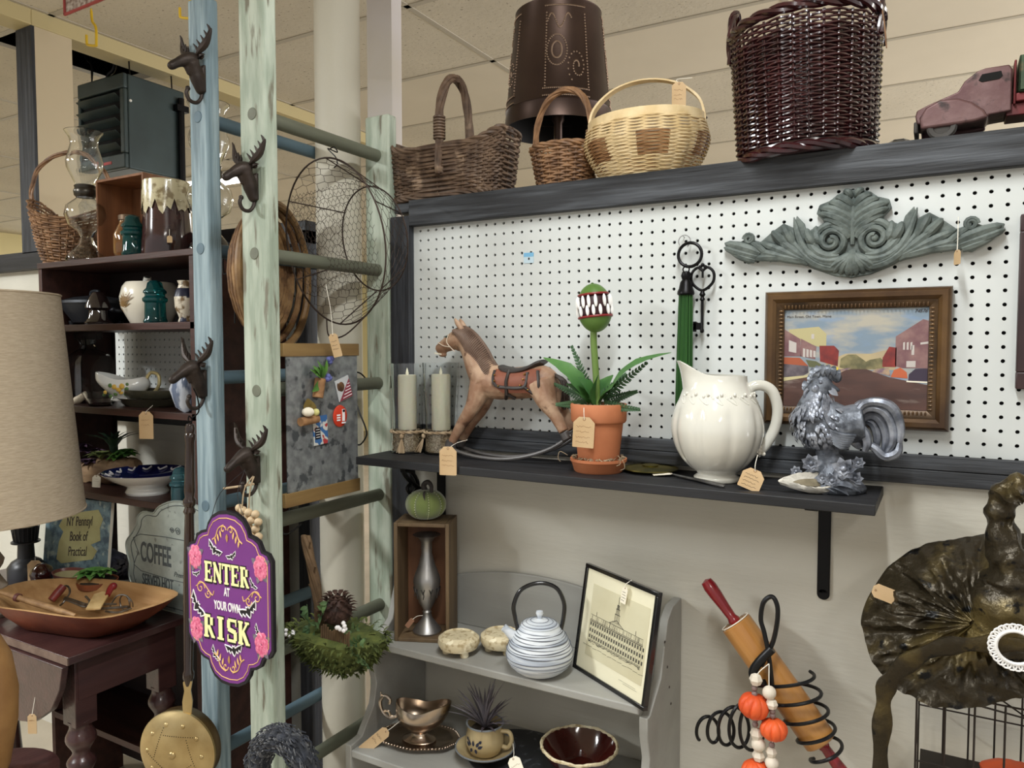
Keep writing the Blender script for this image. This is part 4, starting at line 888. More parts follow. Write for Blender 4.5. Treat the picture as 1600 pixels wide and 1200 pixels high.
b = MB(); hx_ = Vector((66 * s, 0, 50 * s)); b.tube(arc(tuple(hx_), 8 * s, 0, 360, 14)[:-1], 2.0 * s, 6, closed=True)
for k in range(5): b.sphere(hx_ + Vector(((R.random() - .5) * 10 * s, -8 * s, (R.random() - .5) * 12 * s)), 3.4 * s, 8, 6)
b.build('string_knot', m_string, o)
tp = P(1180, 736, -.165)
price_tag('kraft price tag tied to the white pitcher handle', tp, 34 * S(tp), 33 * S(tp), ang=rad(22), yaw=rad(15), pitch=rad(-14), string=[tp + Vector((0, .0, .012)), tp + Vector((0, .02, .028))], lines=4, ink=m_ink)
# silver rooster
m_sil = mat('antiqued_silver_resin', (76, 80, 88), .42, .35, col2=(120, 125, 134), sc=34, lo=.42, hi=.6, bump=.6, bsc=90, col3=(60, 63, 70), sc3=26, lo3=.58, hi3=.68)
m_sil2 = mat('rubbed_silver_resin', (160, 164, 174), .38, .4, col2=(84, 88, 98), sc=40, bump=.4)
RY = -.10; q = P(1296, 766, RY); q.z = SZ; q.y = -.10; rs = S(q)
o = thing('rooster_figurine', 'antiqued silver rooster figurine standing on a flower-covered base', 'rooster figurine', q)
def RR(px, py, dy=0): return P(px, py, RY) - q + Vector((0, dy, 0))
b = MB()
b.sphere(RR(1287, 664), (46 * rs, 30 * rs, 40 * rs), 24, 16)
b.tube(smoothpts([RR(1272, 655), RR(1272, 632), RR(1279, 610), RR(1284, 600)], 4), [q_ * rs for q_ in [34, 32, 30, 27, 24, 21, 19, 17, 16, 15, 14, 14, 14]], 16)
b.sphere(RR(1283, 600), (17 * rs, 13 * rs, 15 * rs), 16, 10)
b.tube([RR(1290, 603), RR(1302, 608), RR(1313, 610)], [8 * rs, 7 * rs, 2 * rs], 10)
b.tube(smoothpts([RR(1310, 668), RR(1335, 662), RR(1352, 660)], 4), [30 * rs] * 9, 14)
b.tube([RR(1292, 690), RR(1292, 722)], [20 * rs, 14 * rs], 12)
b.lathe([(0, 0), (50 * rs, 0), (54 * rs, 8 * rs), (42 * rs, 22 * rs), (24 * rs, 40 * rs), (18 * rs, 56 * rs), (0, 58 * rs)], 24, sy=.72)
bd = b.build('body', m_sil, o); remesh(bd, .0028, 2)
b = MB()
rr_ = random.Random(3)
for k in range(170):     # small breast and back feathers
    a = rr_.random() * 2 * pi; h_ = rr_.random() * 1.7 - .9; cx_, cz_ = (1286, 664)
    d = Vector((math.cos(a) * math.cos(h_), -abs(math.sin(a)) * math.cos(h_) if k % 5 else math.sin(a) * math.cos(h_), math.sin(h_)))
    c_ = RR(cx_, cz_) + Vector((d.x * 45 * rs, d.y * 30 * rs, d.z * 39 * rs)); tdir = Vector((.35, 0, -1)) - d * Vector((.35, 0, -1)).dot(d)
    b.leaf(c_, c_ + tdir.normalized() * 11 * rs + d * 3.5 * rs, 3.4 * rs, .25, tuple(d), n=4, fold=-.3)
for k in range(110):     # neck hackle
    t = rr_.random(); a = rr_.random() * 2 * pi; c0_ = RR(1281 - 9 * t, 612 + 40 * t); r_ = (15 + 20 * t) * rs; d = Vector((math.cos(a), -abs(math.sin(a)) if k % 4 else math.sin(a), .1))
    c_ = c0_ + d * r_; b.leaf(c_, c_ + Vector((d.x * 4 * rs, d.y * 4 * rs, -15 * rs)), 3 * rs, .2, tuple(d), n=4, fold=-.3)
b.build('feathers', m_sil2, o)
b = MB()
for (x, y) in ((1270, 590), (1274, 580), (1281, 576), (1290, 576), (1299, 578), (1306, 584), (1262, 600), (1265, 608)):
    for k in range(5): a = k * 1.3; b.leaf(RR(x, y + 12), RR(x + 9 * math.cos(a), y + 5 * math.sin(a) - 2, -8 * rs + 5 * rs * k), 5 * rs, .3, (0, -1, .2), n=4)
b.sphere(RR(1308, 590), (7 * rs, 6 * rs, 8 * rs)); b.sphere(RR(1298, 586), (8 * rs, 7 * rs, 9 * rs)); b.sphere(RR(1286, 584), (8 * rs, 7 * rs, 9 * rs)); b.build('comb', m_sil, o)
b = MB(); b.tube(arc(tuple(RR(1270, 616, -13 * rs)), 10 * rs, 120, 360, 14), 2.6 * rs, 7); b.sphere(RR(1276, 607, -14 * rs), (6 * rs, 4 * rs, 7 * rs)); b.sphere(RR(1284, 597, -12 * rs), 3 * rs); b.leaf(RR(1296, 606, -5 * rs), RR(1310, 618, -5 * rs), 5 * rs, .1, (0, -1, 0)); b.build('wattle', m_sil2, o)
b = MB()
tails = [[(1335, 652), (1352, 630), (1378, 628), (1398, 640), (1408, 668), (1406, 690)], [(1335, 656), (1355, 638), (1378, 640), (1394, 660), (1396, 690), (1386, 706)], [(1330, 652), (1342, 634), (1360, 632), (1372, 642)], [(1338, 664), (1358, 650), (1374, 656), (1384, 680), (1380, 708)], [(1338, 668), (1350, 658), (1364, 664), (1370, 684), (1366, 706)], [(1336, 672), (1344, 668), (1352, 676), (1356, 692), (1352, 704)], [(1352, 690), (1368, 700), (1384, 712), (1402, 706), (1406, 690)], [(1328, 680), (1336, 690), (1346, 700)], [(1340, 645), (1366, 634), (1390, 650), (1402, 680), (1398, 700)]]
for i, tl in enumerate(tails):
    pts = smoothpts([RR(x, y, (-12 + 6 * (i % 5)) * rs) for x, y in tl], 5); m_ = len(pts); b.tube(pts, [(4 + 5.5 * math.sin(pi * (k + 1) / (m_ + 1))) * rs for k in range(m_)], 8, flat=.8)
b.build('tail_feathers', m_sil2, o)
b = MB()
for k in range(7): pts = smoothpts([RR(1300 + k, 668 + 3.6 * k, -28 * rs), RR(1318, 676 + 3.4 * k, -31 * rs), RR(1340 - k * 2, 678 + 3.2 * k, -24 * rs)], 4); b.tube(pts, 2.4 * rs, 6)
b.build('wing', m_sil, o)
b = MB()
for (x, y, r_, dy) in ((1272, 720, 15, -26), (1322, 728, 18, -28), (1248, 733, 9, -22), (1305, 745, 12, -36), (1338, 745, 12, -15), (1290, 742, 9, -34), (1342, 722, 10, -5)):
    c_ = RR(x, y, dy * rs)
    for ring, pr__ in ((1, 7), (.55, 6)):
        for k in range(pr__): a = 2 * pi * k / pr__ + ring; b.leaf(c_, c_ + Vector((math.cos(a) * r_ * rs * ring, -.45 * r_ * rs * (1.5 - ring), math.sin(a) * r_ * rs * ring)), r_ * .42 * rs, .15, (0, -1, 0), n=4, fold=.3)
    b.sphere(c_ + Vector((0, -.3 * r_ * rs, 0)), r_ * .28 * rs, 10, 8)
b.build('flowers', m_sil2, o)
b = MB()
for k in range(6): b.leaf(RR(1292, 755, -30 * rs), RR(1258 + 18 * k, 768 - (k % 2) * 4, (-40 + abs(k - 3) * 4) * rs), 8 * rs, .2, (0, -.5, 1))
b.build('base_leaves', m_sil, o)
# oyster shell / geode
q = PZ(1262, 768, SZ); s = S(q); o = thing('oyster_shell', 'white rough oyster shell with grey hollow lying before the rooster', 'shell', q + Vector((0, -.012, .0125)), rot=(rad(40), 0, rad(30)))
b = MB(); out_ = [(-46, 3), (-30, 12), (-8, 17), (18, 18), (36, 14), (45, 4), (42, -10), (28, -17), (5, -18), (-18, -12), (-34, -4)]
out_ = sm2([(x * s, y * s) for x, y in out_], 5); n = len(out_); vs = []; rings = [(.0, 7, .0), (.3, 6.5, 0), (.55, 8, 0), (.72, 13, 0), (.88, 15, 0), (1, 9, 0), (.9, 2, 0), (.5, 0, 0), (.0, 0, 0)]
for (f_, z_, _) in rings:
    for (x, y) in out_: w_ = .9 + .35 * noise.noise(Vector((x * 90, y * 90, z_))); vs.append((x * f_ + (6 * s if f_ < .8 else 0) * (1 - f_), y * f_, z_ * s * (w_ if z_ else 1)))
fs = [(i * n + k, i * n + (k + 1) % n, (i + 1) * n + (k + 1) % n, (i + 1) * n + k) for i in range(len(rings) - 1) for k in range(n)]
b.add(vs, fs); b.build('shell', mat('chalky_shell', (218, 214, 204), .7, col2=(184, 178, 166), sc=30, bump=1, bsc=70), o)
b = MB(); b.add([(x * .5, y * .42, 8.2 * s) for x, y in out_], [list(range(n))]); b.build('hollow', mat('shell_hollow', (128, 118, 96), .5, col2=(90, 82, 64), sc=50), o)
# ================================================================ grey shelf unit under the wall shelf
m_grey = mat('grey_painted_wood', (158, 157, 151), .55, col2=(144, 142, 136), sc=8, st=(.2, 1, 1), bump=.3, bsc=50, bst=(.1, 1, 1))
F1 = -.222; F3 = -.30
c1 = P(1004, 1108, F1); c0_ = P(597, 1004, F1); Z1 = (c1.z + c0_.z) / 2; Z2 = P(560, 1176, F3).z
GX0, GX1 = c0_.x - .05, P(1012, 1108, F1).x
o = thing('shelf_unit', 'grey painted shelf unit with scalloped sides under the black wall shelf', 'shelf unit', ((GX0 + GX1) / 2, -.12, 0)); hw = (GX1 - GX0) / 2
def side_poly(zt):    # y,z outline with scalloped front
    pts = [(.115, 0), (.115, zt)] + [(.055, zt + .0), (.02, zt - .02), (.0, zt - .07), (-.02, zt - .13), (-.06, zt - .16), (-.085, zt - .18), (-.102, Z1 - .02), (-.10, Z1 - .06), (-.085, Z1 - .11), (-.095, Z1 - .16), (-.14, Z1 - .22), (-.18, Z2 + .01), (-.18, Z2 - .05), (-.15, Z2 - .1), (-.15, .12), (-.18, .0)]
    return pts
zt = P(1050, 945, -.06).z
for sx in (-1, 1):
    b = MB(); M_ = Matrix(((0, 1, 0, 0), (1, 0, 0, 0), (0, 0, 1, 0), (0, 0, 0, 1)))
    b.prism(side_poly(zt), -.009, .009, M=M_); b.v = [v_ + Vector((sx * (hw - .009), 0, 0)) for v_ in b.v]; b.build('side_panel', m_grey, o, bev=.002)
for z in (Z1, Z2, Z2 - .27):
    b = MB(); b.bb(-hw + .018, hw - .018, (F1 if z == Z1 else F3) + .12, .115, z - .018, z); b.build('shelf', m_grey, o, bev=.003)
zc = P(750, 886, -.02).z
b = MB(); prf = [(-hw + .018, Z1)] + [(-hw + .018 + (2 * hw - .036) * t / 20, zc - .07 + .07 * math.sin(pi * min(1, max(0, t / 20))) ** .8) for t in range(21)] + [(hw - .018, Z1)]
b.prism(prf, .103, .114); b.build('crest_panel', m_grey, o, bev=.002)
b = MB()
for z in (Z1 + .1, Z1 + .04, Z1 - .009, Z1 - .05): b.sphere((hw + .0002, .03 - (z - Z1) * .3, z), (.0015, .003, .003), 8, 6)
b.build('nail_heads', m_ink, o)
# crate
m_crate = wood('worn_crate_wood', (112, 92, 66), (88, 70, 50), axis='z'); m_crin = wood('reddish_crate_inside', (116, 78, 52), (96, 62, 42), axis='z')
bl_ = PZ(616, 1002, Z1); br_ = PZ(702, 1006, Z1); d = br_ - bl_; yaw = math.atan2(d.y, d.x); cw = d.length; s = S(bl_); chh = 187 * s; dep = .105
o = thing('wooden_crate', 'narrow upright wooden crate standing open with a pewter vase inside', 'crate', bl_, rz=yaw); th = .009
for (nm, x0, x1, y0, y1, z0_, z1_, mm) in (('side_board', 0, th, 0, dep, 0, chh, m_crate), ('side_board', cw - th, cw, 0, dep, 0, chh, m_crate), ('top_board', th, cw - th, 0, dep, chh - th, chh, m_crate), ('bottom_board', th, cw - th, 0, dep, 0, th, m_crate), ('back_board', th, cw - th, dep - .006, dep, th, chh - th, m_crin)):
    b = MB(); b.bb(x0, x1, y0, y1, z0_, z1_); b.build(nm, mm, o, bev=.0015)
Mcr = Matrix.Translation(bl_) @ Matrix.Rotation(yaw, 4, 'Z')
vp = Mcr @ Vector((cw * .52, dep * .45, th + .0005))
o = thing('pewter_vase', 'slim engraved pewter vase standing inside the upright crate', 'vase', vp); s = S(vp) * .97
b = MB(); b.shell([(22 * s, 0), (23 * s, 3 * s), (20 * s, 8 * s), (9 * s, 22 * s), (6.5 * s, 30 * s), (7.5 * s, 33 * s), (6 * s, 36 * s), (13 * s, 48 * s), (19 * s, 66 * s), (22 * s, 84 * s), (20 * s, 92 * s), (13 * s, 110 * s), (8.5 * s, 128 * s), (9 * s, 146 * s), (14 * s, 154 * s), (22 * s, 158 * s)], 1.2 * s, 36); b.build('body', mat('pewter', (186, 184, 182), .38, .9, col2=(150, 148, 146), sc=14), o)
b = MB()
for k in range(10):
    a = 2 * pi * k / 10; b.tube([(19.3 * s * math.cos(a + dx), 19.3 * s * math.sin(a + dx), z * s) for dx, z in ((0, 58), (.05, 64), (-.02, 70), (.06, 76))], .9 * s, 4)
    for sg in (-1, 1): b.tube([(20 * s * math.cos(a), 20 * s * math.sin(a), 66 * s), (21.5 * s * math.cos(a + sg * .14), 21.5 * s * math.sin(a + sg * .14), 74 * s)], .8 * s, 4)
b.build('engraving', mat('dark_pewter_line', (70, 70, 70), .4, .8), o)
tp = vp + Vector((-.022, -.03, .036))
price_tag('little brown tag tied around the pewter vase foot', tp, .012, .026, ang=rad(38), yaw=rad(28), string=[tp + Vector((.01, .005, .008)), tp + Vector((.022, .012, .010))], lines=0, paper=mat('brown_paper', (150, 110, 86), .8))
# pumpkin
pp_ = Mcr @ Vector((cw * .50, dep * .5, chh)); s = S(pp_)
o = thing('pumpkin', 'small green velvet pumpkin with dark stem on top of the crate', 'pumpkin', pp_)
b = MB(); b.lathe([(max(.0003, 32 * s * math.sin(t) ** .8), 23 * s - 23 * s * math.cos(t)) for t in [pi * k / 18 for k in range(19)]], 80, mod=lambda a, z: 1 - .10 * (1 - abs(math.sin(a * 4))) ** 3, cap=False); b.build('body', mat('green_velvet', (118, 130, 72), .9, col2=(98, 112, 58), sc=12, sheen=.6, bump=.3), o)
b = MB()
for g in range(8):
    a = pi * g / 4
    for k in range(2, 16): t = pi * k / 18; r_ = 32 * s * math.sin(t) ** .8 * .925; b.sphere((r_ * math.cos(a), r_ * math.sin(a), 23 * s - 23 * s * math.cos(t)), .9 * s, 6, 4)
b.build('stitching', mat('pale_stitch', (196, 200, 160), .7), o)
b = MB(); b.tube(smoothpts([(-1 * s, 0, 42 * s), (-4 * s, 0, 52 * s), (4 * s, 0, 58 * s), (12 * s, -2 * s, 52 * s), (14 * s, -6 * s, 40 * s)], 5), [5 * s - .12 * k * s for k in range(21)], 9); b.leaf((6 * s, -10 * s, 46 * s), (16 * s, -24 * s, 30 * s), 7 * s, .2, (0, -1, 0)); b.build('stem', mat('dark_stem', (58, 52, 50), .6, bump=.5), o)
# small footed stands
m_crk = mat('crackled_cream_ceramic', (214, 200, 166), .5, col2=(176, 156, 118), sc=70, lo=.5, hi=.6, coat=.2, col3=(236, 226, 196), sc3=40, lo3=.58, hi3=.64)
for px, py, rr_s, lab in ((717, 1020, 33, 'round footed crackled stand beside the crate'), (783, 1016, 33, 'round footed crackled stand tucked behind the white teapot')):
    q = PZ(px, py, Z1); s = S(q); o = thing('footed_stand', lab, 'stand', q)
    b = MB(); b.lathe([(.001, 7 * s), (20 * s, 7 * s), (29 * s, 10 * s), (33 * s, 18 * s), (32 * s, 25 * s), (27 * s, 29 * s), (25 * s, 30 * s), (24 * s, 28 * s), (0, 28 * s)], 40); b.build('dish', m_crk, o)
    for k in range(3): a = rad(-90 + 60 + 120 * k); b = MB(); b.lathe([(6 * s, 0), (7 * s, 2 * s), (6 * s, 9 * s), (0, 9 * s)], 12, c=(19 * s * math.cos(a), 19 * s * math.sin(a), 0)); b.build('foot', m_crk, o)
# teapot
m_tea = mat('brushed_white_cast_iron', (212, 216, 220), .45, col2=(170, 178, 190), sc=50, st=(.12, .12, 2.2), lo=.45, hi=.62, bump=.5, bsc=40, bst=(.1, .1, 2.4), col3=(92, 96, 104), sc3=40, lo3=.66, hi3=.74)
q = PZ(843, 1049, Z1); s = S(q); o = thing('teapot', 'white ringed cast iron teapot with black hoop handle', 'teapot', q, rz=rad(30))
tprof = [(26, 0), (34, 3), (47, 14), (52, 26), (51, 38), (44, 54), (36, 66), (31, 72), (30, 74)]; spv = smoothpts([(a_, b_, 0) for a_, b_ in tprof], 4)
pf = [(.001, 0)] + [(v_.x * s * (1 - .012 * (k % 2)), v_.y * s) for k, v_ in enumerate(spv)]
b = MB(); b.lathe(pf + [(28 * s, 72 * s), (.001, 72 * s)], 56, cap=False); tb_ = b.build('body', m_tea, o, smooth=80)
b = MB()
for h_, w_ in ((18, .5), (23, .35), (29, .7), (33, .4), (38, .8), (42, .5), (46, .8), (50, .4), (54, .9), (58, .5), (62, .7), (66, .6), (69, .4)):
    rr_ = [v_ for v_ in spv if abs(v_.y - h_) < 3]; rr_ = min(spv, key=lambda v_: abs(v_.y - h_)); ri = rr_.x + (0 if h_ < 26 else (rr_.y - h_) * .75); pts = [(max(ri, 5) * s * 1.0 * math.cos(2 * pi * k / 72), max(ri, 5) * s * 1.0 * math.sin(2 * pi * k / 72), (h_ + .9 * math.sin(2 * pi * k / 72 * 2 + h_)) * s) for k in range(72)]
    b.tube(pts, [w_ * s * (.55 + .8 * abs(math.sin(k * .21 + h_))) for k in range(72)], 5, closed=True)
for r_, h_ in ((27, 77.3), (21, 79.5), (14, 81.8)): b.tube(arc((0, 0, h_ * s), r_ * s, 0, 360, 48, 'xy')[:-1], .45 * s, 5, closed=True)
b.build('ring_grooves', mat('grey_groove', (104, 108, 116), .5), tb_)
b = MB(); b.lathe([(29 * s, 73 * s), (29.5 * s, 75 * s), (25 * s, 78 * s), (24 * s, 78.4 * s), (16 * s, 81 * s), (15 * s, 81.2 * s), (7 * s, 83 * s), (0, 83.4 * s)], 40); ld = b.build('lid', m_tea, o)
b = MB(); b.lathe([(3.5 * s, 82 * s), (3.6 * s, 87 * s), (6 * s, 92 * s), (5 * s, 96 * s), (0, 97 * s)], 12, sy=.7); b.build('knob', m_tea, ld)
b = MB(); Ms = Matrix.Translation((-38 * s, 0, 54 * s)) @ Matrix.Rotation(rad(-48), 4, 'Y'); b.lathe([(10 * s, -4 * s), (8 * s, 8 * s), (6 * s, 18 * s), (6 * s, 24 * s), (4.4 * s, 24 * s), (4.4 * s, 4 * s)], 18, M=Ms, cap=False); b.build('spout', m_tea, o)
b = MB(); b.tube(smoothpts([(-34 * s, 0, 66 * s), (-38 * s, 0, 84 * s), (-40 * s, 0, 106 * s), (-28 * s, 0, 130 * s), (0, 0, 140 * s), (26 * s, 0, 132 * s), (38 * s, 0, 108 * s), (37 * s, 0, 84 * s), (33 * s, 0, 66 * s)], 6), 3.4 * s, 10); b.build('handle', mat('gloss_black', (16, 16, 18), .25, coat=.5), o)
# framed ink drawing leaning
BL, BR_ = PZ(894, 1042, Z1), PZ(1005, 1112, Z1); d = BR_ - BL; yaw = math.atan2(d.y, d.x); W_ = d.length; Hf = W_ * 1.02
o = thing('framed_drawing', 'black framed ink drawing of a long building leaning on the grey shelf', 'framed picture', BL, rot=(rad(-9), 0, yaw)); 
o.rotation_euler = (Matrix.Rotation(yaw, 4, 'Z') @ Matrix.Rotation(rad(-9), 4, 'X')).to_euler(); Hf = 163 * S(BL)
b = MB(); frame_ring(b, W_, Hf, .0085, 0, .012); b.v = [v_ + Vector((W_ / 2, 0, 0)) for v_ in b.v]; b.build('frame', mat('gloss_black', (16, 16, 18), .25), o, bev=.001)
b = MB(); b.bb(.006, W_ - .006, .004, .006, .006, Hf - .006); m1 = b.build('mat_board', mat('cream_mat', (226, 220, 192), .6), o, smooth=0)
b = MB(); b.bb(W_ * .14, W_ * .92, .0034, .004, Hf * .18, Hf * .84); dr = b.build('drawing_paper', mat('aged_paper', (206, 200, 170), .7, col2=(196, 188, 156), sc=8), m1, smooth=0)
m_pen = mat('pen_line', (48, 46, 42), .7)
def ln(b, pts, r=.00035): b.tube([(x * W_, .0030, z * Hf) for x, z in pts], r, 4)
b = MB(); x0, x1, zb_, zt_ = .16, .88, .30, .50
def roofz(x): return .52 + .02 * (x - .2)
for yy in (.32, .33, .50, .505, .515, .56): ln(b, [(x0, yy), (x1, yy)])
for i in range(22):
    x = x0 + (x1 - x0) * i / 21; ln(b, [(x, .32), (x, .515)], .00025)
    for k in range(3): z = .345 + .058 * k; b.bb((x + .008) * W_, (x + .022) * W_, .0030, .0034, z * Hf, (z + .032) * Hf)
for k in range(60):
    x = x0 + (x1 - x0) * R.random(); ln(b, [(x, .515 + .0 * k), (x + .004, .555)], .0002)
for k in range(70):
    x = x0 + (x1 - x0) * R.random(); z = .30 + .02 * R.random(); ln(b, [(x - .012, z), (x + .012, z + .004 * R.random())], .0003)
ln(b, [(.42, .56), (.52, .61), (.62, .56)], .0005); ln(b, [(.42, .56), (.62, .56)], .0005)
for i in range(8): ln(b, [(.44 + .02 * i, .56), (.47 + .012 * i, .595)], .0002)
for (w_, a_, c_) in ((.05, .58, .66), (.035, .66, .71), (.022, .71, .745)):
    for dx in (-w_, -w_ / 2, 0, w_ / 2, w_): ln(b, [(.52 + dx * .6, a_), (.52 + dx * .6, c_)], .0004)
    ln(b, [(.52 - w_ * .7, c_), (.52 + w_ * .7, c_)], .0006)
ln(b, [(.52, .745), (.52, .82)], .0006)
for x in (.24, .78): ln(b, [(x, .56), (x, .60)], .0006)
ln(b, [(.64, .13), (.86, .13)], .0002); ln(b, [(.70, .115), (.88, .115)], .0002)
for k in range(12): ln(b, [(.1 + .07 * k, .27 - .004 * (k % 3)), (.16 + .07 * k, .268 + .004 * (k % 2))], .0003)
b.build('ink_drawing', m_pen, dr)
Mf = o.rotation_euler.to_matrix().to_4x4(); Mf.translation = BL
tp = Mf @ Vector((W_ * .62, -.006, Hf * .93))
price_tag('white price tag hanging over the framed building drawing', tp, .017, .034, ang=rad(4), yaw=yaw, pitch=rad(-9), string=[tp + Vector((0, 0, .008)), Mf @ Vector((W_ * .64, .004, Hf + .002))], lines=4, paper=m_cream_paper, ink=m_ink)
# silver gravy boat on tray
m_silver = mat('tarnished_silver', (206, 192, 176), .26, 1.0, col2=(168, 148, 130), sc=8)
q = PZ(655, 1158, Z2); q.y = min(q.y, -.13); s = S(q)
o = thing('silver_tray', 'oval tarnished silver tray with gadrooned rim under the gravy boat', 'tray', q, rz=rad(18))
b = MB(); b.lathe([(.001, 0), (45 * s, 0), (52 * s, 4 * s), (64 * s, 7 * s), (66 * s, 8.5 * s), (63 * s, 9 * s), (52 * s, 6.5 * s), (44 * s, 3.5 * s), (.001, 3 * s)], 60, sy=.62, mod=lambda a, z: 1 + .02 * math.cos(8 * a)); b.build('plate', m_silver, o)
b = MB()
for k in range(72): a = 2 * pi * k / 72; q_ = 1 + .02 * math.cos(8 * a); b.sphere((65 * s * q_ * math.cos(a), 40.5 * s * q_ * math.sin(a), 8.5 * s), 2.2 * s, 6, 5)
b.build('beaded_rim', m_silver, o)
g = thing('gravy_boat', 'tarnished silver gravy boat with scroll handle on the oval tray', 'gravy boat', q + Vector((0, 0, 6.6 * s * 0 + 3.2 * s)), rz=rad(14)); o = g
def bmod(a, z):
    h = z / s; k = max(0, (h - 22) / 34); c = math.cos(a); return 1 + k * (.42 * max(0, c) ** 3 - .14 * abs(math.sin(a)))
pf = smoothpts([(r_, h_, 0) for r_, h_ in [(26, 0), (27, 2), (20, 5), (14, 9), (13, 14), (26, 22), (36, 34), (39, 46), (38, 56)]], 4); pf = [(v_.x * s, v_.y * s) for v_ in pf]
fullp = [(.0001, 0)] + pf + [(max(.0003, r_ - 1.5 * s), z_) for r_, z_ in pf[::-1] if z_ > 18 * s] + [(.0001, 18 * s)]; vs = []; n = 64
for (r_, z_) in fullp:
    for k in range(n):
        a = 2 * pi * k / n; q_ = bmod(a, z_); h_ = z_ / s; kk = max(0, (h_ - 30) / 26); zz = z_ + kk * (10 * s * max(0, math.cos(a)) ** 2 + 3 * s * max(0, -math.cos(a)) - 6 * s * math.sin(a) ** 2)
        vs.append((r_ * q_ * math.cos(a), r_ * q_ * math.sin(a) * .72, zz))
b = MB(); b.add(vs, [(i * n + k, i * n + (k + 1) % n, (i + 1) * n + (k + 1) % n, (i + 1) * n + k) for i in range(len(fullp) - 1) for k in range(n)]); b.build('bowl', m_silver, o, smooth=70)
b = MB(); b.tube(smoothpts([(-36 * s, 0, 34 * s), (-50 * s, 0, 28 * s), (-62 * s, 0, 36 * s), (-66 * s, 0, 52 * s), (-58 * s, 0, 62 * s), (-49 * s, 0, 57 * s), (-50 * s, 0, 50 * s)], 5), 2.8 * s, 8); b.tube([(-63 * s, 0, 58 * s), (-65 * s, 0, 68 * s)], [2.5 * s, .8 * s], 6); b.tube(smoothpts([(-62 * s, 0, 36 * s), (-52 * s, 0, 38 * s), (-48 * s, 0, 30 * s)], 4), 2 * s, 6); b.build('handle', m_silver, o)
tp = P(603, 1143, q.y - .055)
price_tag('kraft price tag tied to the silver gravy boat handle', tp, 17 * S(tp), 50 * S(tp), ang=rad(50), yaw=rad(25), pitch=rad(-25), string=[tp + Vector((.008, .01, .006)), tp + Vector((.022, .03, .02))], lines=2, ink=m_ink)
# plant in mug and saucer
m_stone = mat('buff_stoneware', (184, 166, 126), .3, coat=.4, col2=(170, 150, 110), sc=10); m_blue = mat('cobalt_motif', (34, 40, 60), .35)
q = PZ(758, 1182, Z2 + .004); s = S(q); q.y = min(q.y, -.12)
pl_ = PZ(800, 1196, Z2); pl_.y = -.135
o = thing('black_plate', 'large speckled black plate under the mug and the red bowl', 'plate', (pl_.x, pl_.y, Z2)); b = MB(); b.lathe([(.001, 0), (50 * s, 0), (68 * s, 3 * s), (84 * s, 5 * s), (84 * s, 7 * s), (66 * s, 6 * s), (50 * s, 3 * s), (0, 3 * s)], 56, sy=.9); b.build('plate', mat('speckled_black', (40, 42, 46), .35, col2=(84, 88, 94), sc=60, lo=.6, hi=.7), o)
q.z = Z2 + 7.2 * s
o = thing('saucer', 'buff stoneware saucer with grey edge under the mug', 'saucer', q); b = MB(); b.lathe([(.001, 0), (26 * s, 0), (38 * s, 6 * s), (46 * s, 12 * s), (46 * s, 14 * s), (36 * s, 9 * s), (25 * s, 3 * s), (0, 3 * s)], 48); sa = b.build('dish', m_stone, o)
b = MB(); b.tube(arc((0, 0, 13 * s), 46 * s, 0, 360, 48, 'xy')[:-1], 1.3 * s, 6, closed=True); b.build('rim_line', mat('grey_glaze', (120, 124, 128), .3), o)
g = thing('mug', 'buff stoneware mug with dark blue leaf motif holding a spiky plant', 'mug', q + Vector((0, 0, 3.2 * s)), rz=rad(10)); o = g
b = MB(); b.shell([(20 * s, 0), (24 * s, 3 * s), (30 * s, 16 * s), (30 * s, 28 * s), (27 * s, 40 * s), (29 * s, 47 * s)], 2 * s, 40); b.build('cup', m_stone, o)
b = MB(); b.tube(arc((0, 0, 47 * s), 28.4 * s, 0, 360, 40, 'xy')[:-1], 1.5 * s, 6, closed=True); b.build('rim_line', mat('grey_glaze', (120, 124, 128), .3), o)
b = MB(); b.tube(smoothpts([(27 * s, 0, 38 * s), (40 * s, 0, 38 * s), (44 * s, 0, 26 * s), (38 * s, 0, 14 * s), (29 * s, 0, 14 * s)], 5), 3.4 * s, 8); b.build('handle', m_stone, o)
b = MB()
for (a_, h_, L_, an) in ((-105, 22, 9, 90), (-115, 22, 9, 120), (-95, 22, 9, 60), (-120, 20, 9, 150), (-90, 20, 9, 30), (-110, 18, 7, 250), (-98, 18, 7, 290), (-125, 28, 6, 130), (-86, 28, 6, 50)):
    a = rad(a_); c_ = Vector((30.3 * s * math.cos(a), 30.3 * s * math.sin(a), h_ * s)); tdir = Vector((-math.sin(a), math.cos(a), 0)); t_ = c_ + (tdir * math.cos(rad(an)) + Vector((0, 0, 1)) * math.sin(rad(an))) * L_ * s; t_ = Vector((t_.x, t_.y, t_.z)); t_ = Vector((30.6 * s * t_.x / math.hypot(t_.x, t_.y), 30.6 * s * t_.y / math.hypot(t_.x, t_.y), t_.z)); b.leaf(c_, t_, 2.4 * s, .02, (math.cos(a), math.sin(a), 0), n=4, fold=0)
b.build('leaf_motif', m_blue, o)
o = thing('spiky_plant', 'grey purple spiky air plant growing in the buff mug', 'plant', q + Vector((0, 0, 42 * s)))
b = MB()
for k in range(46):
    a = R.random() * 2 * pi; e_ = .25 + .9 * (k / 46); L_ = (62 + 30 * R.random()) * s * (.7 + .3 * (k / 46)); dr_ = Vector((math.cos(a) * math.cos(e_), math.sin(a) * math.cos(e_) * .8, math.sin(e_)))
    b.leaf((dr_.x * 3 * s, dr_.y * 3 * s, 0), dr_ * L_, 2.4 * s, .07, (0, 0, 1), n=5, fold=.5)
b.build('leaves', mat('grey_purple_leaf', (112, 108, 112), .6, col2=(88, 78, 86), sc=16), o)
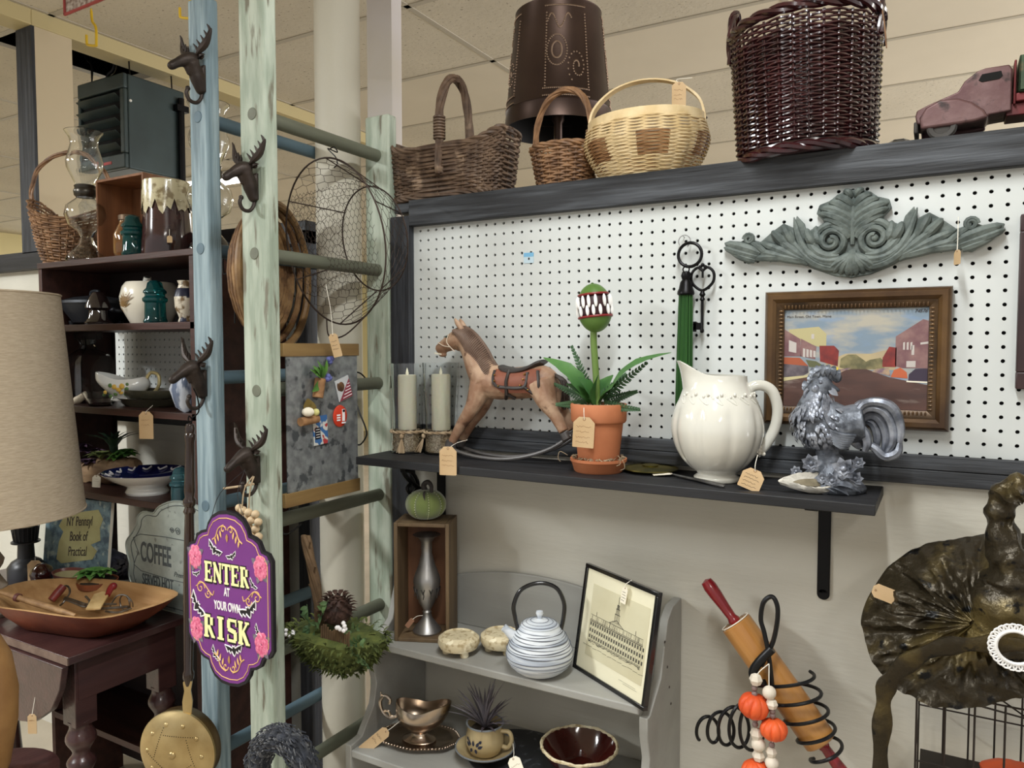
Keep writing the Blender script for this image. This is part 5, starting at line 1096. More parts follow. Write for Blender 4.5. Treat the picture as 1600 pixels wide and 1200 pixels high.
b = MB(); b.lathe([(0, -6 * s), (24 * s, -5 * s), (22 * s, -1 * s), (0, 1 * s)], 20); b.build('moss', mat('dark_moss', (52, 44, 36), .9, bump=1), o)
tp = P(802, 1186, q.y - .05)
price_tag('crumpled cream tag tied to the stoneware mug handle', tp, 20 * S(tp), 40 * S(tp), ang=rad(-25), yaw=rad(25), pitch=rad(-40), string=[tp + Vector((-.004, .01, .008)), tp + Vector((-.018, .03, .016))], lines=2, paper=m_cream_paper)
q = PZ(905, 1206, Z2 + 0.004); q.y = min(q.y, -.11); s = S(q); q.z = Z2 + .011
o = thing('bowl', 'brown-red glazed bowl with cream rim drips at the bottom edge', 'bowl', q); b = MB(); b.shell([(30 * s, 0), (34 * s, 3 * s), (52 * s, 22 * s), (60 * s, 38 * s)], 3 * s, 48); b.build('bowl', mat('oxblood_glaze', (72, 24, 18), .12, col2=(50, 16, 14), sc=8, coat=.8), o)
b = MB(); b.tube([(59 * s * math.cos(2 * pi * k / 60), 59 * s * math.sin(2 * pi * k / 60), 38 * s + .8 * s * math.sin(k)) for k in range(60)], [2 * s + 1.0 * s * abs(math.sin(k * 1.7)) for k in range(60)], 6, closed=True); b.build('rim_glaze', m_crk, o)
# ================================================================ lower right: rolling pin, garland, hat, wire rack
m_pin = wood('varnished_maple', (186, 134, 72), (166, 112, 54), rough=.35, axis='z', coat=.4); m_redp = mat('red_enamel', (140, 26, 34), .25, coat=.6, col2=(116, 20, 28), sc=10)
PY = -.085
a0, a1 = P(1149, 972, PY), P(1283, 1160, PY); d = (a1 - a0); s = S((a0 + a1) / 2); L_ = d.length
o = thing('rolling_pin', 'wooden rolling pin with red handles held in a black wire spiral', 'rolling pin', a0)
o.rotation_euler = d.to_track_quat('Z', 'Y').to_euler()
b = MB(); b.lathe([(.001, 0), (23 * s, 0), (25.5 * s, 2 * s), (25.5 * s, L_ - 2 * s), (23 * s, L_), (.001, L_)], 40); b.build('roller', m_pin, o)
for sg, base in ((-1, 0), (1, L_)):
    b = MB(); M_ = Matrix.Translation((0, 0, base)) @ Matrix.Scale(sg, 4, (0, 0, 1)); b.lathe([(.001, -2 * s), (9 * s, 0), (10 * s, 4 * s), (7.5 * s, 10 * s), (8.5 * s, 28 * s), (10.5 * s, 52 * s), (11 * s, 66 * s), (9 * s, 76 * s), (0, 79 * s)], 20, M=M_); b.build('handle', m_redp, o)
b = MB(); b.tube(arc((0, 0, -1 * s), 24 * s, 0, 360, 24, 'xy')[:-1], 1 * s, 5, closed=True); b.tube([(-18 * s, -16 * s, 0), (-20 * s, -10 * s, 20 * s)], .8 * s, 5); b.build('string', m_string, o)
# black wire spiral hanger
m_bw = mat('satin_black_wire', (20, 20, 22), .35, .3)
c0_ = P(1210, 1010, PY - .05); o = thing('wire_spiral_hanger', 'black wrought wire hanger with long loop and two spiral coils', 'wire hanger', c0_)
def LC(px, py, dy=0): return P(px, py, PY) - c0_ + Vector((0, dy, 0))
b = MB(); b.tube(smoothpts([LC(1213, 1072, -.035), LC(1209, 1010, -.05), LC(1202, 975, -.05), LC(1197, 955, -.05), LC(1201, 930, -.05), LC(1214, 921, -.05), LC(1222, 935, -.05), LC(1222, 958, -.05), LC(1215, 990, -.045), LC(1205, 1010, -.05), LC(1198, 1026, -.05)], 6), 3.6 * s, 8)
b.tube(smoothpts([LC(1214, 1000, -.05), LC(1196, 1018, -.055), LC(1186, 1035, -.055), LC(1192, 1052, -.05), LC(1204, 1052, -.05)], 5), [7 * s] * 12 + [6 * s] * 9, 10); b.build('hook_loop', m_bw, o)
b = MB(); pts = []; N_ = 4.6; K_ = 140
for k in range(K_ + 1):
    t = k / K_; a = 2 * pi * N_ * t - .6; cx_, cy_ = 1222 + 72 * t, 1053 + 130 * t; r_ = (46 - 22 * t) if t < 1 else 20
    c_ = LC(cx_, cy_); pts.append(c_ + Vector((r_ * s * math.cos(a), (-34 - 2 * t) * s * math.sin(a), 9 * s * math.cos(a - .4))))
b.tube(pts, 2.8 * s, 7); b.build('coil', m_bw, o)
b = MB(); pts = []; N_ = 4.4
for k in range(K_ + 1):
    t = k / K_; a = 2 * pi * N_ * t + 1.8; cx_, cy_ = 1190 - 88 * t, 1122 + 8 * t; r_ = 48 - 28 * t
    c_ = LC(cx_, cy_, -.03); pts.append(c_ + Vector((.42 * r_ * s * math.cos(a), r_ * .5 * s * math.cos(a + .5), r_ * 1.0 * s * math.sin(a))))
b.tube(pts, 2.8 * s, 7); b.build('coil', m_bw, o)
# bead and pumpkin garland
m_orange = mat('orange_pumpkin_bead', (226, 96, 44), .5, col2=(204, 74, 34), sc=12); m_bead = mat('pale_wood_bead', (226, 216, 200), .55, col2=(212, 200, 182), sc=14, bump=.2); m_gbead = mat('grey_purple_bead', (128, 108, 104), .5)
gc = P(1195, 1060, PY - .07); o = thing('bead_garland', 'garland of pale wood beads and orange pumpkins hanging on the black spiral hanger', 'garland', gc)
gs = S(gc)
def GC(px, py, dy=0): return P(px, py, PY - .07) - gc + Vector((0, dy, 0))
def pumpkin(px, py, r_, tilt=0):
    M_ = Matrix.Translation(GC(px, py)) @ Matrix.Rotation(tilt, 4, 'Y'); b = MB()
    b.lathe([(max(.0003, r_ * gs * math.sin(t) ** .8), -r_ * .78 * gs * math.cos(t)) for t in [pi * k / 12 for k in range(13)]], 48, M=M_, mod=lambda a, z: 1 - .14 * (1 - abs(math.sin(a * 4))) ** 2.5, cap=False); b.build('pumpkin', m_orange, o)
for a_ in ((1178, 1103, 24, .2), (1209, 1140, 21, 0), (1180, 1205, 22, -.2)): pumpkin(*a_)
for (x, y, r_) in ((1202, 1082, 10.5), (1185, 1163, 11), (1206, 1192, 10.5)): b = MB(); b.sphere(GC(x, y), r_ * gs, 16, 12); b.build('round_bead', m_bead, o)
for (x, y, r_) in ((1181, 1062, 9.5), (1206, 1100, 8.5), (1182, 1147, 9.5), (1185, 1181, 9), (1205, 1175, 8)): b = MB(); b.sphere(GC(x, y), r_ * gs * 1.1, 6, 4, M=None); b.build('faceted_bead', m_bead, o, smooth=0)
for (x, y) in ((1179, 1075), (1179, 1084), (1207, 1111), (1207, 1118), (1180, 1124), (1180, 1132), (1206, 1164), (1187, 1194)): b = MB(); b.sphere(GC(x, y), 4.8 * gs, 12, 8); b.build('small_bead', m_gbead, o)
b = MB(); b.tube(smoothpts([GC(1200, 1040, .01), GC(1181, 1058), GC(1179, 1100), GC(1182, 1150), GC(1186, 1200)], 4), .8 * gs, 5); b.tube(smoothpts([GC(1200, 1040, .01), GC(1202, 1080), GC(1207, 1110), GC(1207, 1150), GC(1206, 1200)], 4), .8 * gs, 5); b.build('cord', m_string, o)
# witch hat
m_hat = mat('crinkled_black_gold_fabric', (50, 43, 30), .34, .5, col2=(128, 110, 62), sc=9, lo=.5, hi=.8, bump=1.0, bsc=70, col3=(14, 13, 12), sc3=34, lo3=.6, hi3=.66)
HYY = -.24; hc0 = P(1500, 980, HYY); hs = S(hc0)
o = thing('witch_hat', 'crinkled black and gold witch hat with wide floppy brim and bent tip', 'hat', hc0)
def HC(px, py, dy=0): v_ = P(px, py, HYY) - hc0; return Vector((v_.x, dy, v_.z))
outl = [(1347, 960), (1362, 926), (1392, 890), (1436, 866), (1490, 856), (1545, 850), (1600, 850), (1660, 866), (1700, 900), (1712, 950), (1700, 1000), (1660, 1045), (1600, 1066), (1530, 1078), (1470, 1078), (1420, 1062), (1382, 1038), (1354, 995)]
o2 = sm2([(HC(x, y).x, HC(x, y).z) for x, y in outl], 12); n = len(o2); c_ = HC(1520, 955); vs = []; rings = 44
for side in (0, 1):
    for r_ in range(rings + 1):
        f_ = .04 + .96 * r_ / rings
        for (x, z) in o2:
            X_, Z_ = c_.x + (x - c_.x) * f_, c_.z + (z - c_.z) * f_
            an_ = math.atan2(z - c_.z, (x - c_.x) * .8); up_ = (Z_ - c_.z) / (95 * hs)
            y = -.06 * (1 - f_ ** 2) + .055 * up_ * f_ + (.030 * abs(noise.noise(Vector((math.cos(an_) * 3.4, math.sin(an_) * 3.4, f_ * 1.6)))) + .014 * abs(noise.noise(Vector((math.cos(an_) * 8, math.sin(an_) * 8, f_ * 4)))) + .003 * noise.noise(Vector((X_ * 60, Z_ * 60, 9)))) * min(1, f_ * 2.5) + side * .004
            vs.append((X_, y, Z_))
fs = []; RN = (rings + 1) * n
for side in (0, 1):
    for r_ in range(rings):
        for k in range(n): a = side * RN + r_ * n + k; e_ = side * RN + r_ * n + (k + 1) % n; fs.append((a, e_, e_ + n, a + n))
for k in range(n): a = rings * n + k; e_ = rings * n + (k + 1) % n; fs.append((a, e_, e_ + RN, a + RN))
b = MB(); b.add(vs, fs); b.build('brim', m_hat, o, smooth=60)
b = MB(); cone = [((1560, 985), 66, -.02), ((1568, 940), 62, -.03), ((1578, 900), 48, -.03), ((1574, 868), 34, -.03), ((1566, 835), 26, -.025), ((1560, 800), 24, -.02), ((1568, 772), 28, -.02), ((1592, 762), 26, -.02), ((1618, 770), 18, -.02), ((1636, 790), 9, -.02), ((1640, 805), 2, -.02)]
pts = smoothpts([HC(p_[0], p_[1], dy) for p_, r_, dy in cone], 5); rv = smoothpts([(r_, 0, 0) for _, r_, _ in cone], 5); nr = 28; base_i = 0
b.tube(pts, [max(.0005, v_.x * hs * (1 + .10 * math.sin(k * 1.3))) for k, v_ in enumerate(rv)], nr, flat=.8)
b.v = [v_ + Vector((.008 * noise.noise(v_ * 40), .018 * abs(noise.noise(v_ * 45 + Vector((5, 0, 0)))), .006 * noise.noise(v_ * 38 + Vector((0, 7, 0))))) for v_ in b.v]
b.build('crown', m_hat, o, smooth=60)
b = MB(); bp = smoothpts([HC(1382, 1200 + 40, -.06), HC(1380, 1150, -.065), HC(1384, 1090, -.07), HC(1388, 1050, -.075), HC(1404, 1022, -.085), HC(1440, 990, -.10), HC(1485, 972, -.11), HC(1530, 968, -.115), HC(1580, 965, -.12), HC(1640, 975, -.115)], 5); m_ = len(bp)
b.tube(bp, [(13 + 2.5 * math.sin(k * .9)) * hs for k in range(m_)], 10, flat=.45, upv=(0, -1, 0)); b.build('band', m_hat, o)
b = MB(); bc = HC(1576, 966, -.132); br = 27 * hs
for k in range(26): a = 2 * pi * k / 26; b.tube(arc((bc.x + br * math.cos(a), bc.y, bc.z + br * math.sin(a)), 5.2 * hs, 0, 360, 10)[:-1], 1.5 * hs, 5, closed=True)
b.tube(arc(tuple(bc), 23 * hs, 0, 360, 30)[:-1], 2.6 * hs, 7, closed=True); b.build('buckle', mat('white_lace_plastic', (232, 230, 228), .5), o)
tp = P(1368, 922, HYY - .02)
price_tag('blank kraft price tag lying across the hat brim', tp, 22 * S(tp), 64 * S(tp), ang=rad(-70), yaw=rad(20), pitch=rad(-10), lines=0)
# wire display rack under the hat
m_rw = mat('dark_wire', (52, 46, 42), .5, .6)
r0_ = P(1500, 1100, -.14); o = thing('wire_rack', 'dark wire display rack standing under the witch hat', 'wire rack', (r0_.x, r0_.y, 0))
def RC(px, py, y): v_ = P(px, py, y); return v_ - Vector((r0_.x, r0_.y, 0))
b = MB(); t1 = [RC(1433, 1076, -.26), RC(1620, 1060, -.26)]; 
xl, xr = RC(1433, 1076, -.26).x, RC(1433, 1076, -.26).x + .32; zt_ = RC(1433, 1076, -.26).z; zm = RC(1440, 1190, -.26).z
yf, yb = -.26 - r0_.y, -.04 - r0_.y
for z in (zt_, zm, .35, .05): b.tube([(xl, yf, z), (xr, yf, z), (xr, yb, z), (xl, yb, z)], .0016, 6, closed=True)
for k in range(9): x = xl + (xr - xl) * k / 8; b.tube([(x, yf, zt_), (x, yf, .05)], .0016, 6); b.tube([(x, yb, zt_), (x, yb, .05)], .0016, 6)
b.tube([(xl, yf, zt_), (xr, yb, zm)], .0016, 6); b.tube([(xl, yb, zt_), (xr, yf, zm)], .0016, 6)
for x in (xl, xr):
    for y in (yf, yb): b.tube([(x, y, 0), (x, y, .06)], .003, 6)
b.build('wire_frame', m_rw, o)
q = P(1590, 1203, -.15); b = MB(); b.lathe([(.02, -.03), (.05, -.01), (.055, .01), (.03, .022), (0, .024)], 28, mod=lambda a, z: 1 - .1 * (1 - abs(math.sin(a * 4))) ** 2); oo = b.build('orange_pumpkin', m_orange, loc=(q.x, q.y, q.z - .02)); tag(oo, 'rounded orange ornament inside the wire rack at the corner', 'ornament')
b = MB(); b.bb(xl + .004, xr - .004, yf + .004, yb - .004, -.001, .001); b.v = [v_ + Vector((r0_.x, r0_.y, q.z - .053)) for v_ in b.v]; sh_ = b.build('rack_shelf', m_rw, smooth=0); sh_.parent = o; sh_.location = (-r0_.x, -r0_.y, 0)
# ================================================================ left side: things hanging on the ladders
m_cast = mat('dark_brown_cast_iron', (44, 36, 32), .5, .5, bump=.5, bsc=60, col2=(58, 48, 42), sc=20)
def moose(label, px, py, y, x=None):
    c_ = P(px + 8, py + 9, y); s = S(c_) * .87; o = thing('moose_head_hook', label, 'hook', c_, rz=rad(-6)); k = s
    b = MB()
    b.tube(smoothpts([(0, -2 * k, -46 * k), (0, -8 * k, -34 * k), (0, -14 * k, -14 * k), (0, -22 * k, 2 * k)], 4), [5 * k, 7 * k, 8.5 * k, 9 * k, 9.5 * k, 10.5 * k, 12 * k, 12.5 * k, 12.5 * k, 13 * k, 13 * k, 13.5 * k, 14 * k], 12, flat=1)
    b.tube(smoothpts([(0, -14 * k, 8 * k), (0, -30 * k, 6 * k), (0, -48 * k, -4 * k), (0, -60 * k, -13 * k), (0, -65 * k, -17 * k)], 4), [13 * k, 14 * k, 14.5 * k, 14 * k, 13 * k, 11.5 * k, 10 * k, 9 * k, 8 * k, 7.8 * k, 7.8 * k, 7.6 * k, 7.2 * k, 6.6 * k, 5.6 * k, 4.4 * k, 2 * k], 12)
    b.tube([(0, -30 * k, -8 * k), (0, -28 * k, -20 * k)], [6 * k, 2 * k], 8)
    b.bb(-9 * k, 9 * k, -4 * k, .5 * k, -44 * k, 4 * k)
    hd = b.build('head', m_cast, o); remesh(hd, .0022, 3)
    for sx in (-1, 1):
        b = MB(); a0_ = Vector((sx * 8 * k, -18 * k, 16 * k))
        main = smoothpts([a0_, (sx * 20 * k, -18 * k, 22 * k), (sx * 36 * k, -15 * k, 34 * k), (sx * 46 * k, -12 * k, 56 * k)], 4)
        b.tube(main, [2.6 * k, 2.8 * k, 3.2 * k, 4 * k, 5 * k, 6 * k, 6.4 * k, 6.4 * k, 6 * k, 5.2 * k, 4.2 * k, 3.2 * k, 1.6 * k], 8)
        for t, dx, dz in ((3, -10, 15), (5, -8, 16), (7, -6, 16), (9, -5, 14), (11, -3, 11)):
            p0 = Vector(main[t]); b.tube([p0, p0 + Vector((sx * dx * k * .5, -2 * k, dz * k * .6)), p0 + Vector((sx * dx * k * .8, -5 * k, dz * k * .95))], [3 * k, 2.2 * k, .8 * k], 6)
        b.build('antler', m_cast, o)
        b = MB(); b.leaf((sx * 10 * k, -16 * k, 10 * k), (sx * 27 * k, -12 * k, 15 * k), 5 * k, .15, (0, -1, .3), n=5, fold=.5); b.sphere((sx * 17 * k, -13 * k, 12 * k), (8 * k, 2.4 * k, 3.6 * k), 10, 6); b.build('ear', m_cast, o)
    b = MB(); b.tube(smoothpts([(0, -3 * k, -40 * k), (0, -5 * k, -54 * k), (0, -14 * k, -64 * k), (0, -27 * k, -63 * k), (0, -33 * k, -52 * k), (0, -30 * k, -44 * k)], 5), 3.4 * k, 8); b.sphere((0, -30 * k, -43 * k), 4.4 * k, 10, 8); b.build('coat_hook', m_cast, o)
    return o, c_, k
ry = -.42 - .019
moose('dark cast iron moose head hook, uppermost one on the blue ladder rail', 309, 98, -.4290)
moose('dark cast iron moose head hook, upper one on the green ladder rail', 391, 266, -.4375)
m3, c3, k3 = moose('dark cast iron moose head hook on the blue ladder holding the bed warmer', 311, 572, -.4290)
m4, c4, k4 = moose('dark cast iron moose head hook on the green ladder holding the purple sign', 394, 706, -.4375)
# purple sign
SY = -.55; sc_ = P(357, 936, SY); s = S(sc_)
o = thing('hanging_sign', 'purple scalloped ENTER AT YOUR OWN RISK sign with bats and roses', 'sign', sc_, rz=rad(4))
o.scale = (.82, 1, 1)
SW, SH = .150, .188
halfp = [(0, 1.0), (.20, .985), (.36, .93), (.46, .84), (.50, .76), (.62, .74), (.72, .70), (.78, .62), (.80, .60), (.92, .58), (1.0, .50), (1.0, .35), (1.0, -.35), (1.0, -.50), (.92, -.58), (.80, -.60), (.78, -.62), (.72, -.70), (.62, -.74), (.50, -.76), (.46, -.84), (.36, -.93), (.20, -.985), (0, -1.0)]
def outl_(k): return [(x * (SW - k), z * (SH - k)) for x, z in halfp] + [(-x * (SW - k), z * (SH - k)) for x, z in halfp[::-1][1:-1]]
b = MB(); b.prism(outl_(0), 0, .009); bk = b.build('board', mat('black_board_edge', (22, 18, 24), .5), o, smooth=0)
b = MB(); b.prism(outl_(.007), -.0006, .0); fc = b.build('purple_face', mat('purple_print', (122, 56, 134), .45, col2=(112, 48, 124), sc=6), o, smooth=0)
m_gold = mat('gold_print', (232, 186, 118), .5); m_yel = mat('pale_yellow_letter', (250, 244, 176), .5); m_blk = mat('black_print', (20, 16, 22), .5); m_wht = mat('white_print', (240, 236, 236), .5); m_pink = mat('pink_rose_print', (206, 84, 122), .5, col2=(236, 140, 168), sc=160); m_lf = mat('grey_leaf_print', (132, 122, 132), .5, col2=(96, 90, 100), sc=120)
b = MB(); b.tube([(x, -.0008, z) for x, z in outl_(.015)], .0010, 5, closed=True)
def curl(b, cx, cz, r_, sg, m_=1, turns=1.4, th=.0012):
    b.tube([(cx + sg * r_ * (1 - t / 30) * math.cos(2 * pi * turns * t / 30), -.0009, cz + m_ * r_ * (1 - t / 30) * math.sin(2 * pi * turns * t / 30)) for t in range(28)], th, 5)
for sg in (-1, 1):
    curl(b, sg * .098, .014, .016, -sg); curl(b, sg * .070, .004, .011, sg, -1); b.tube(smoothpts([(sg * .114, -.0009, .016), (sg * .09, -.0009, .026), (sg * .07, -.0009, .012), (sg * .055, -.0009, .002), (sg * .05, -.0009, .012)], 4), .0012, 5)
    for vz in (1, -1):
        z0_ = vz * .135; curl(b, sg * .013, z0_ + vz * .012, .010, -sg, vz, 1.1, .0014); b.tube(smoothpts([(sg * .012, -.0009, z0_ + vz * .022), (sg * .03, -.0009, z0_ + vz * .014), (sg * .040, -.0009, z0_ - vz * .004), (sg * .052, -.0009, z0_ - vz * .012)], 4), .0016, 5)
        for q_ in range(3): b.leaf((sg * (.024 + .009 * q_), -.0012, z0_ + vz * (.010 - .008 * q_)), (sg * (.020 + .009 * q_), -.0012, z0_ - vz * (.006 + .008 * q_)), .003, 0, (0, -1, 0), n=4)
        b.leaf((0, -.0012, z0_ + vz * .004), (0, -.0012, z0_ - vz * .014), .004, 0, (0, -1, 0), n=4)
b.build('gold_scrollwork', m_gold, fc)
def bat(cx, cz, w_, rot_):
    pts = [(0, .25), (.12, .34), (.16, .16), (.5, .30), (1, .42), (.86, .12), (.74, -.12), (.58, .02), (.42, -.22), (.26, -.06), (.12, -.3), (0, -.42)]
    pts = pts + [(-x, z) for x, z in pts[::-1][1:-1]]
    def tr(k, y): 
        ca, sa = math.cos(rad(rot_)), math.sin(rad(rot_)); return [((x * w_ * ca - z * w_ * sa) * k + cx, y, (x * w_ * sa + z * w_ * ca) * k + cz) for x, z in pts]
    b1.add(tr(1.0, -.0013), [list(range(len(pts)))]); b2.tube(tr(1.0, -.0012), w_ * .055, 4, closed=True)
for a_ in ((-.045, .101, .026, -28), (.015, .092, .018, 22), (-.112, .042, .014, 12), (-.112, -.028, .034, -48), (.070, -.018, .034, 24), (.085, .040, .016, -40), (-.118, -.085, .016, 14), (.100, -.058, .018, -52), (.018, -.108, .030, 8), (-.050, -.126, .020, -50)):
    b1 = MB(); b2 = MB(); bat(*a_); bt_ = b1.build('printed_bat', m_blk, fc, smooth=0, recalc=False); b2.build('bat_outline', m_wht, fc)
for (cx, cz) in ((-.115, .080), (.112, .078), (-.115, -.078), (.112, -.082)):
    b1 = MB(); b2 = MB()
    for r_, n_ in ((.019, 7), (.012, 6), (.006, 4)):
        for k in range(n_): a = 2 * pi * k / n_ + r_ * 60; b1.sphere((cx + r_ * .72 * math.cos(a), -.001 - (.02 - r_) * .05, cz + r_ * .85 * math.sin(a)), (r_ * .55, .0012, r_ * .6), 10, 6)
    for a in (30, 150, 250, 310): b2.leaf((cx + .012 * math.cos(rad(a)), -.001, cz + .014 * math.sin(rad(a))), (cx + .034 * math.cos(rad(a)), -.001, cz + .036 * math.sin(rad(a))), .007, 0, (0, -1, 0), n=5, fold=.1)
    b1.build('rose', m_pink, fc); b2.build('rose_leaves', m_lf, fc)
# lettering: slab serif letters drawn as strokes
def stroke(p, q, w_): 
    (x0, z0_), (x1, z1_) = p, q; dx, dz = x1 - x0, z1_ - z0_; L = math.hypot(dx, dz) or 1; nx, nz = -dz / L * w_ / 2, dx / L * w_ / 2
    return [(x0 + nx, z0_ + nz), (x1 + nx, z1_ + nz), (x1 - nx, z1_ - nz), (x0 - nx, z0_ - nz)]
def letters(word, x0, z0_, cw_, ch, m_, par, y=-.0022, grow=0.0):
    st = .30; sf = .12
    G_ = {'E': [((.22, 0), (.22, 1), st), ((.0, .06), (.86, .06), .13), ((.0, .94), (.84, .94), .13), ((.3, .5), (.64, .5), .12), ((.84, .0), (.84, .28), .10), ((.82, .74), (.82, 1), .10), ((.64, .38), (.64, .62), .08)],
          'N': [((.16, 0), (.16, 1), .16), ((.84, 0), (.84, 1), .16), ((.12, .98), (.86, .04), .30), ((.0, .05), (.34, .05), .1), ((.66, .95), (1.0, .95), .1), ((.0, .95), (.3, .95), .1)],
          'T': [((.5, 0), (.5, 1), st), ((.0, .94), (1, .94), .13), ((.05, .72), (.05, 1), .10), ((.95, .72), (.95, 1), .10), ((.25, .05), (.75, .05), .1)],
          'R': [((.22, 0), (.22, 1), st), ((.0, .05), (.46, .05), .1), ((.0, .94), (.62, .94), .13), ((.3, .48), (.62, .48), .12), ((.72, .55), (.72, .88), .26), ((.5, .46), (.84, .04), .26), ((.74, .05), (1.02, .05), .1)],
          'I': [((.5, 0), (.5, 1), .34), ((.2, .05), (.8, .05), .1), ((.2, .95), (.8, .95), .1)],
          'S': [((.16, .94), (.84, .94), .14), ((.2, .58), (.2, .92), .28), ((.14, .56), (.84, .44), .22), ((.8, .1), (.8, .46), .28), ((.12, .06), (.84, .06), .14), ((.86, .70), (.86, 1), .1), ((.12, 0), (.12, .3), .1)],
          'K': [((.22, 0), (.22, 1), st), ((.0, .05), (.46, .05), .1), ((.0, .95), (.44, .95), .1), ((.3, .42), (.84, .96), .15), ((.42, .56), (.84, .04), .28), ((.62, .95), (1.0, .95), .1), ((.66, .05), (1.04, .05), .1)]}
    b = MB()
    for i, ch_ in enumerate(word):
        for k, (p_, q_, w_) in enumerate(G_[ch_]):
            wpx = w_ * cw_ if abs(p_[0] - q_[0]) < .05 else w_ * ch * .9 if abs(p_[1] - q_[1]) < .15 else w_ * cw_
            P0 = (x0 + i * cw_ * 1.06 + p_[0] * cw_, z0_ + p_[1] * ch); P1 = (x0 + i * cw_ * 1.06 + q_[0] * cw_, z0_ + q_[1] * ch)
            b.prism(stroke(P0, P1, wpx + grow * 2), y + k * .00002, 0)
    return b.build('lettering', m_, par, smooth=0)
letters('ENTER', -.080, .030, .0295, .044, m_blk, fc, -.0018, .0030); letters('ENTER', -.081, .031, .0295, .044, m_yel, fc)
letters('RISK', -.086, -.092, .038, .050, m_blk, fc, -.0018, .0034); letters('RISK', -.087, -.091, .038, .050, m_yel, fc)
text('lettering', 'AT', .025, m_wht, fc, (-.004, -.0010, .0135), sx=.62, off=.0006); text('lettering', 'YOUR OWN', .026, m_wht, fc, (-.004, -.0010, -.018), sx=.62, off=.0006)
for kk in (-1, 1):
    b = MB(); b.tube(smoothpts([(kk * .06, .004, SH * .9), (kk * .03, .006, SH + .035), (.028, .03, SH + .085)], 4), .0008, 5); b.build('hanging_wire', m_blk, o)
# bead bunch
bc = P(388, 822, -.47); s = S(bc); o = thing('bead_bunch', 'bunch of pale round wooden beads hanging behind the purple sign', 'bead garland', bc)
m_bead = MATS['pale_wood_bead'] if 'pale_wood_bead' in MATS else mat('pale_wood_bead', (226, 216, 200), .55)
m_bead2 = mat('tan_wood_bead', (214, 190, 154), .55, col2=(196, 170, 134), sc=20)
k = 0
for j in range(6):
    for i in range(4):
        b = MB(); b.sphere(((i - 1.5) * 12 * s + (j % 2) * 6 * s, -6 * s + abs(i - 1.5) * 3 * s, (24 - 11.5 * j) * s - (i - 1.5) * 2 * s), 6.4 * s, 14, 10); b.build('bead', m_bead2, o)
b = MB(); b.tube(smoothpts([(-4 * s, -8 * s, 30 * s), (-2 * s, -4 * s, 60 * s), (6 * s, 6 * s, 78 * s)], 4), 1.2 * s, 5); b.tube(smoothpts([(6 * s, -4 * s, 28 * s), (6 * s, 0, 60 * s), (8 * s, 6 * s, 78 * s)], 4), 1.2 * s, 5); b.tube(smoothpts([(8 * s, 6 * s, 66 * s), (-14 * s, -8 * s, 62 * s), (-38 * s, -14 * s, 58 * s)], 4), 1.8 * s, 6); b.build('jute_cord', m_tassel, o)
# bed warmer
t0_, t1_ = P(297, 664, -.50), P(284, 1062, -.50); d = t1_ - t0_; s = S(t0_); L_ = d.length
o = thing('bed_warmer', 'old brass bed warmer with long dark turned wooden handle hanging beside the purple sign', 'bed warmer', t0_); o.rotation_euler = (Matrix.Rotation(rad(38), 4, 'Z') @ Matrix.Rotation(rad(1.5), 4, 'Y')).to_euler()
u = L_
b = MB(); pr_ = [(0, .004), (.008, .002), (.0105, -.008), (.009, -.018), (.0115, -.022), (.0115, -.028), (.0095, -.04), (.0105, -.12), (.0115, -.15), (.0095, -.165), (.0135, -.172), (.0135, -.180), (.0095, -.188), (.013, -.198), (.0095, -.205), (.0105, -.25), (.0115, -.38), (.0095, -u * .94), (.012, -u * .95), (.012, -u * .97), (.009, -u * .98), (.007, -u)]
b.lathe([(r_ * 1.05, z) for r_, z in pr_][::-1], 20); b.build('handle', wood('dark_turned_wood', (48, 30, 22), (34, 20, 14), rough=.25, axis='z', coat=.5), o)
b = MB(); b.tube(smoothpts([(0, 0, 0), (.004, 0, .012), (-.003, 0, .02), (-.004, 0, .008)], 5), .0016, 6); b.tube(smoothpts([(.002, 0, .015), (.018, 0, .03), (.016, 0, .06), (.004, .01, .082)], 5), .0016, 6); b.build('hanging_ring', m_iron, o)
m_brs = mat('aged_brass', (204, 182, 134), .36, .85, col2=(168, 144, 98), sc=10, bump=.15)
b = MB(); b.prism([(-.009, 0), (.009, 0), (.011, .03), (.007, .055), (.010, .075), (.0, .085), (-.010, .075), (-.007, .055), (-.011, .03)], -.003, .003); b.v = [v_ + Vector((0, -.004, -u - .065)) for v_ in b.v]; b.build('brass_ferrule', m_brs, o)
pr0 = .094; M_ = Matrix.Translation((-.022, .0, -u - .065 - pr0 * .93)) @ Matrix.Rotation(rad(90), 4, 'X') @ Matrix.Rotation(rad(-18), 4, 'Y')
b = MB(); b.lathe([(.001, .022), (.03, .021), (.06, .016), (pr0 * .9, .009), (pr0 * .97, .004), (pr0, .003), (pr0, -.003), (pr0 * .96, -.004)], 56, M=M_, cap=False); ld = b.build('lid', m_brs, o)
b = MB(); b.lathe([(pr0 * .99, -.004), (pr0 * .97, -.03), (pr0 * .8, -.048), (.001, -.052)], 56, M=M_, cap=False); b.build('pan', mat('dark_brass', (108, 86, 54), .4, .8), o)
for k in range(10): a = 2 * pi * k / 10; b = MB(); b.sphere((.068 * math.cos(a), .068 * math.sin(a), .0135), (.0055, .0055, .0032), 10, 6, M=M_); b.build('embossed_boss', m_brs, ld)
b = MB(); b.sphere((0, 0, .022), (.009, .009, .005), 12, 8, M=M_); b.build('embossed_boss', m_brs, ld)
b = MB()
for k in range(5):
    for q_ in range(-7, 8): a = 2 * pi * k / 5; r_ = .045; x, y = r_ * math.cos(a) + q_ * .0055 * math.cos(a + 1.9), r_ * math.sin(a) + q_ * .0055 * math.sin(a + 1.9); rr = math.hypot(x, y); b.sphere((x, y, .0222 - .0 - rr * rr * 1.7), (.0011, .0011, .0012), 6, 4, M=M_)
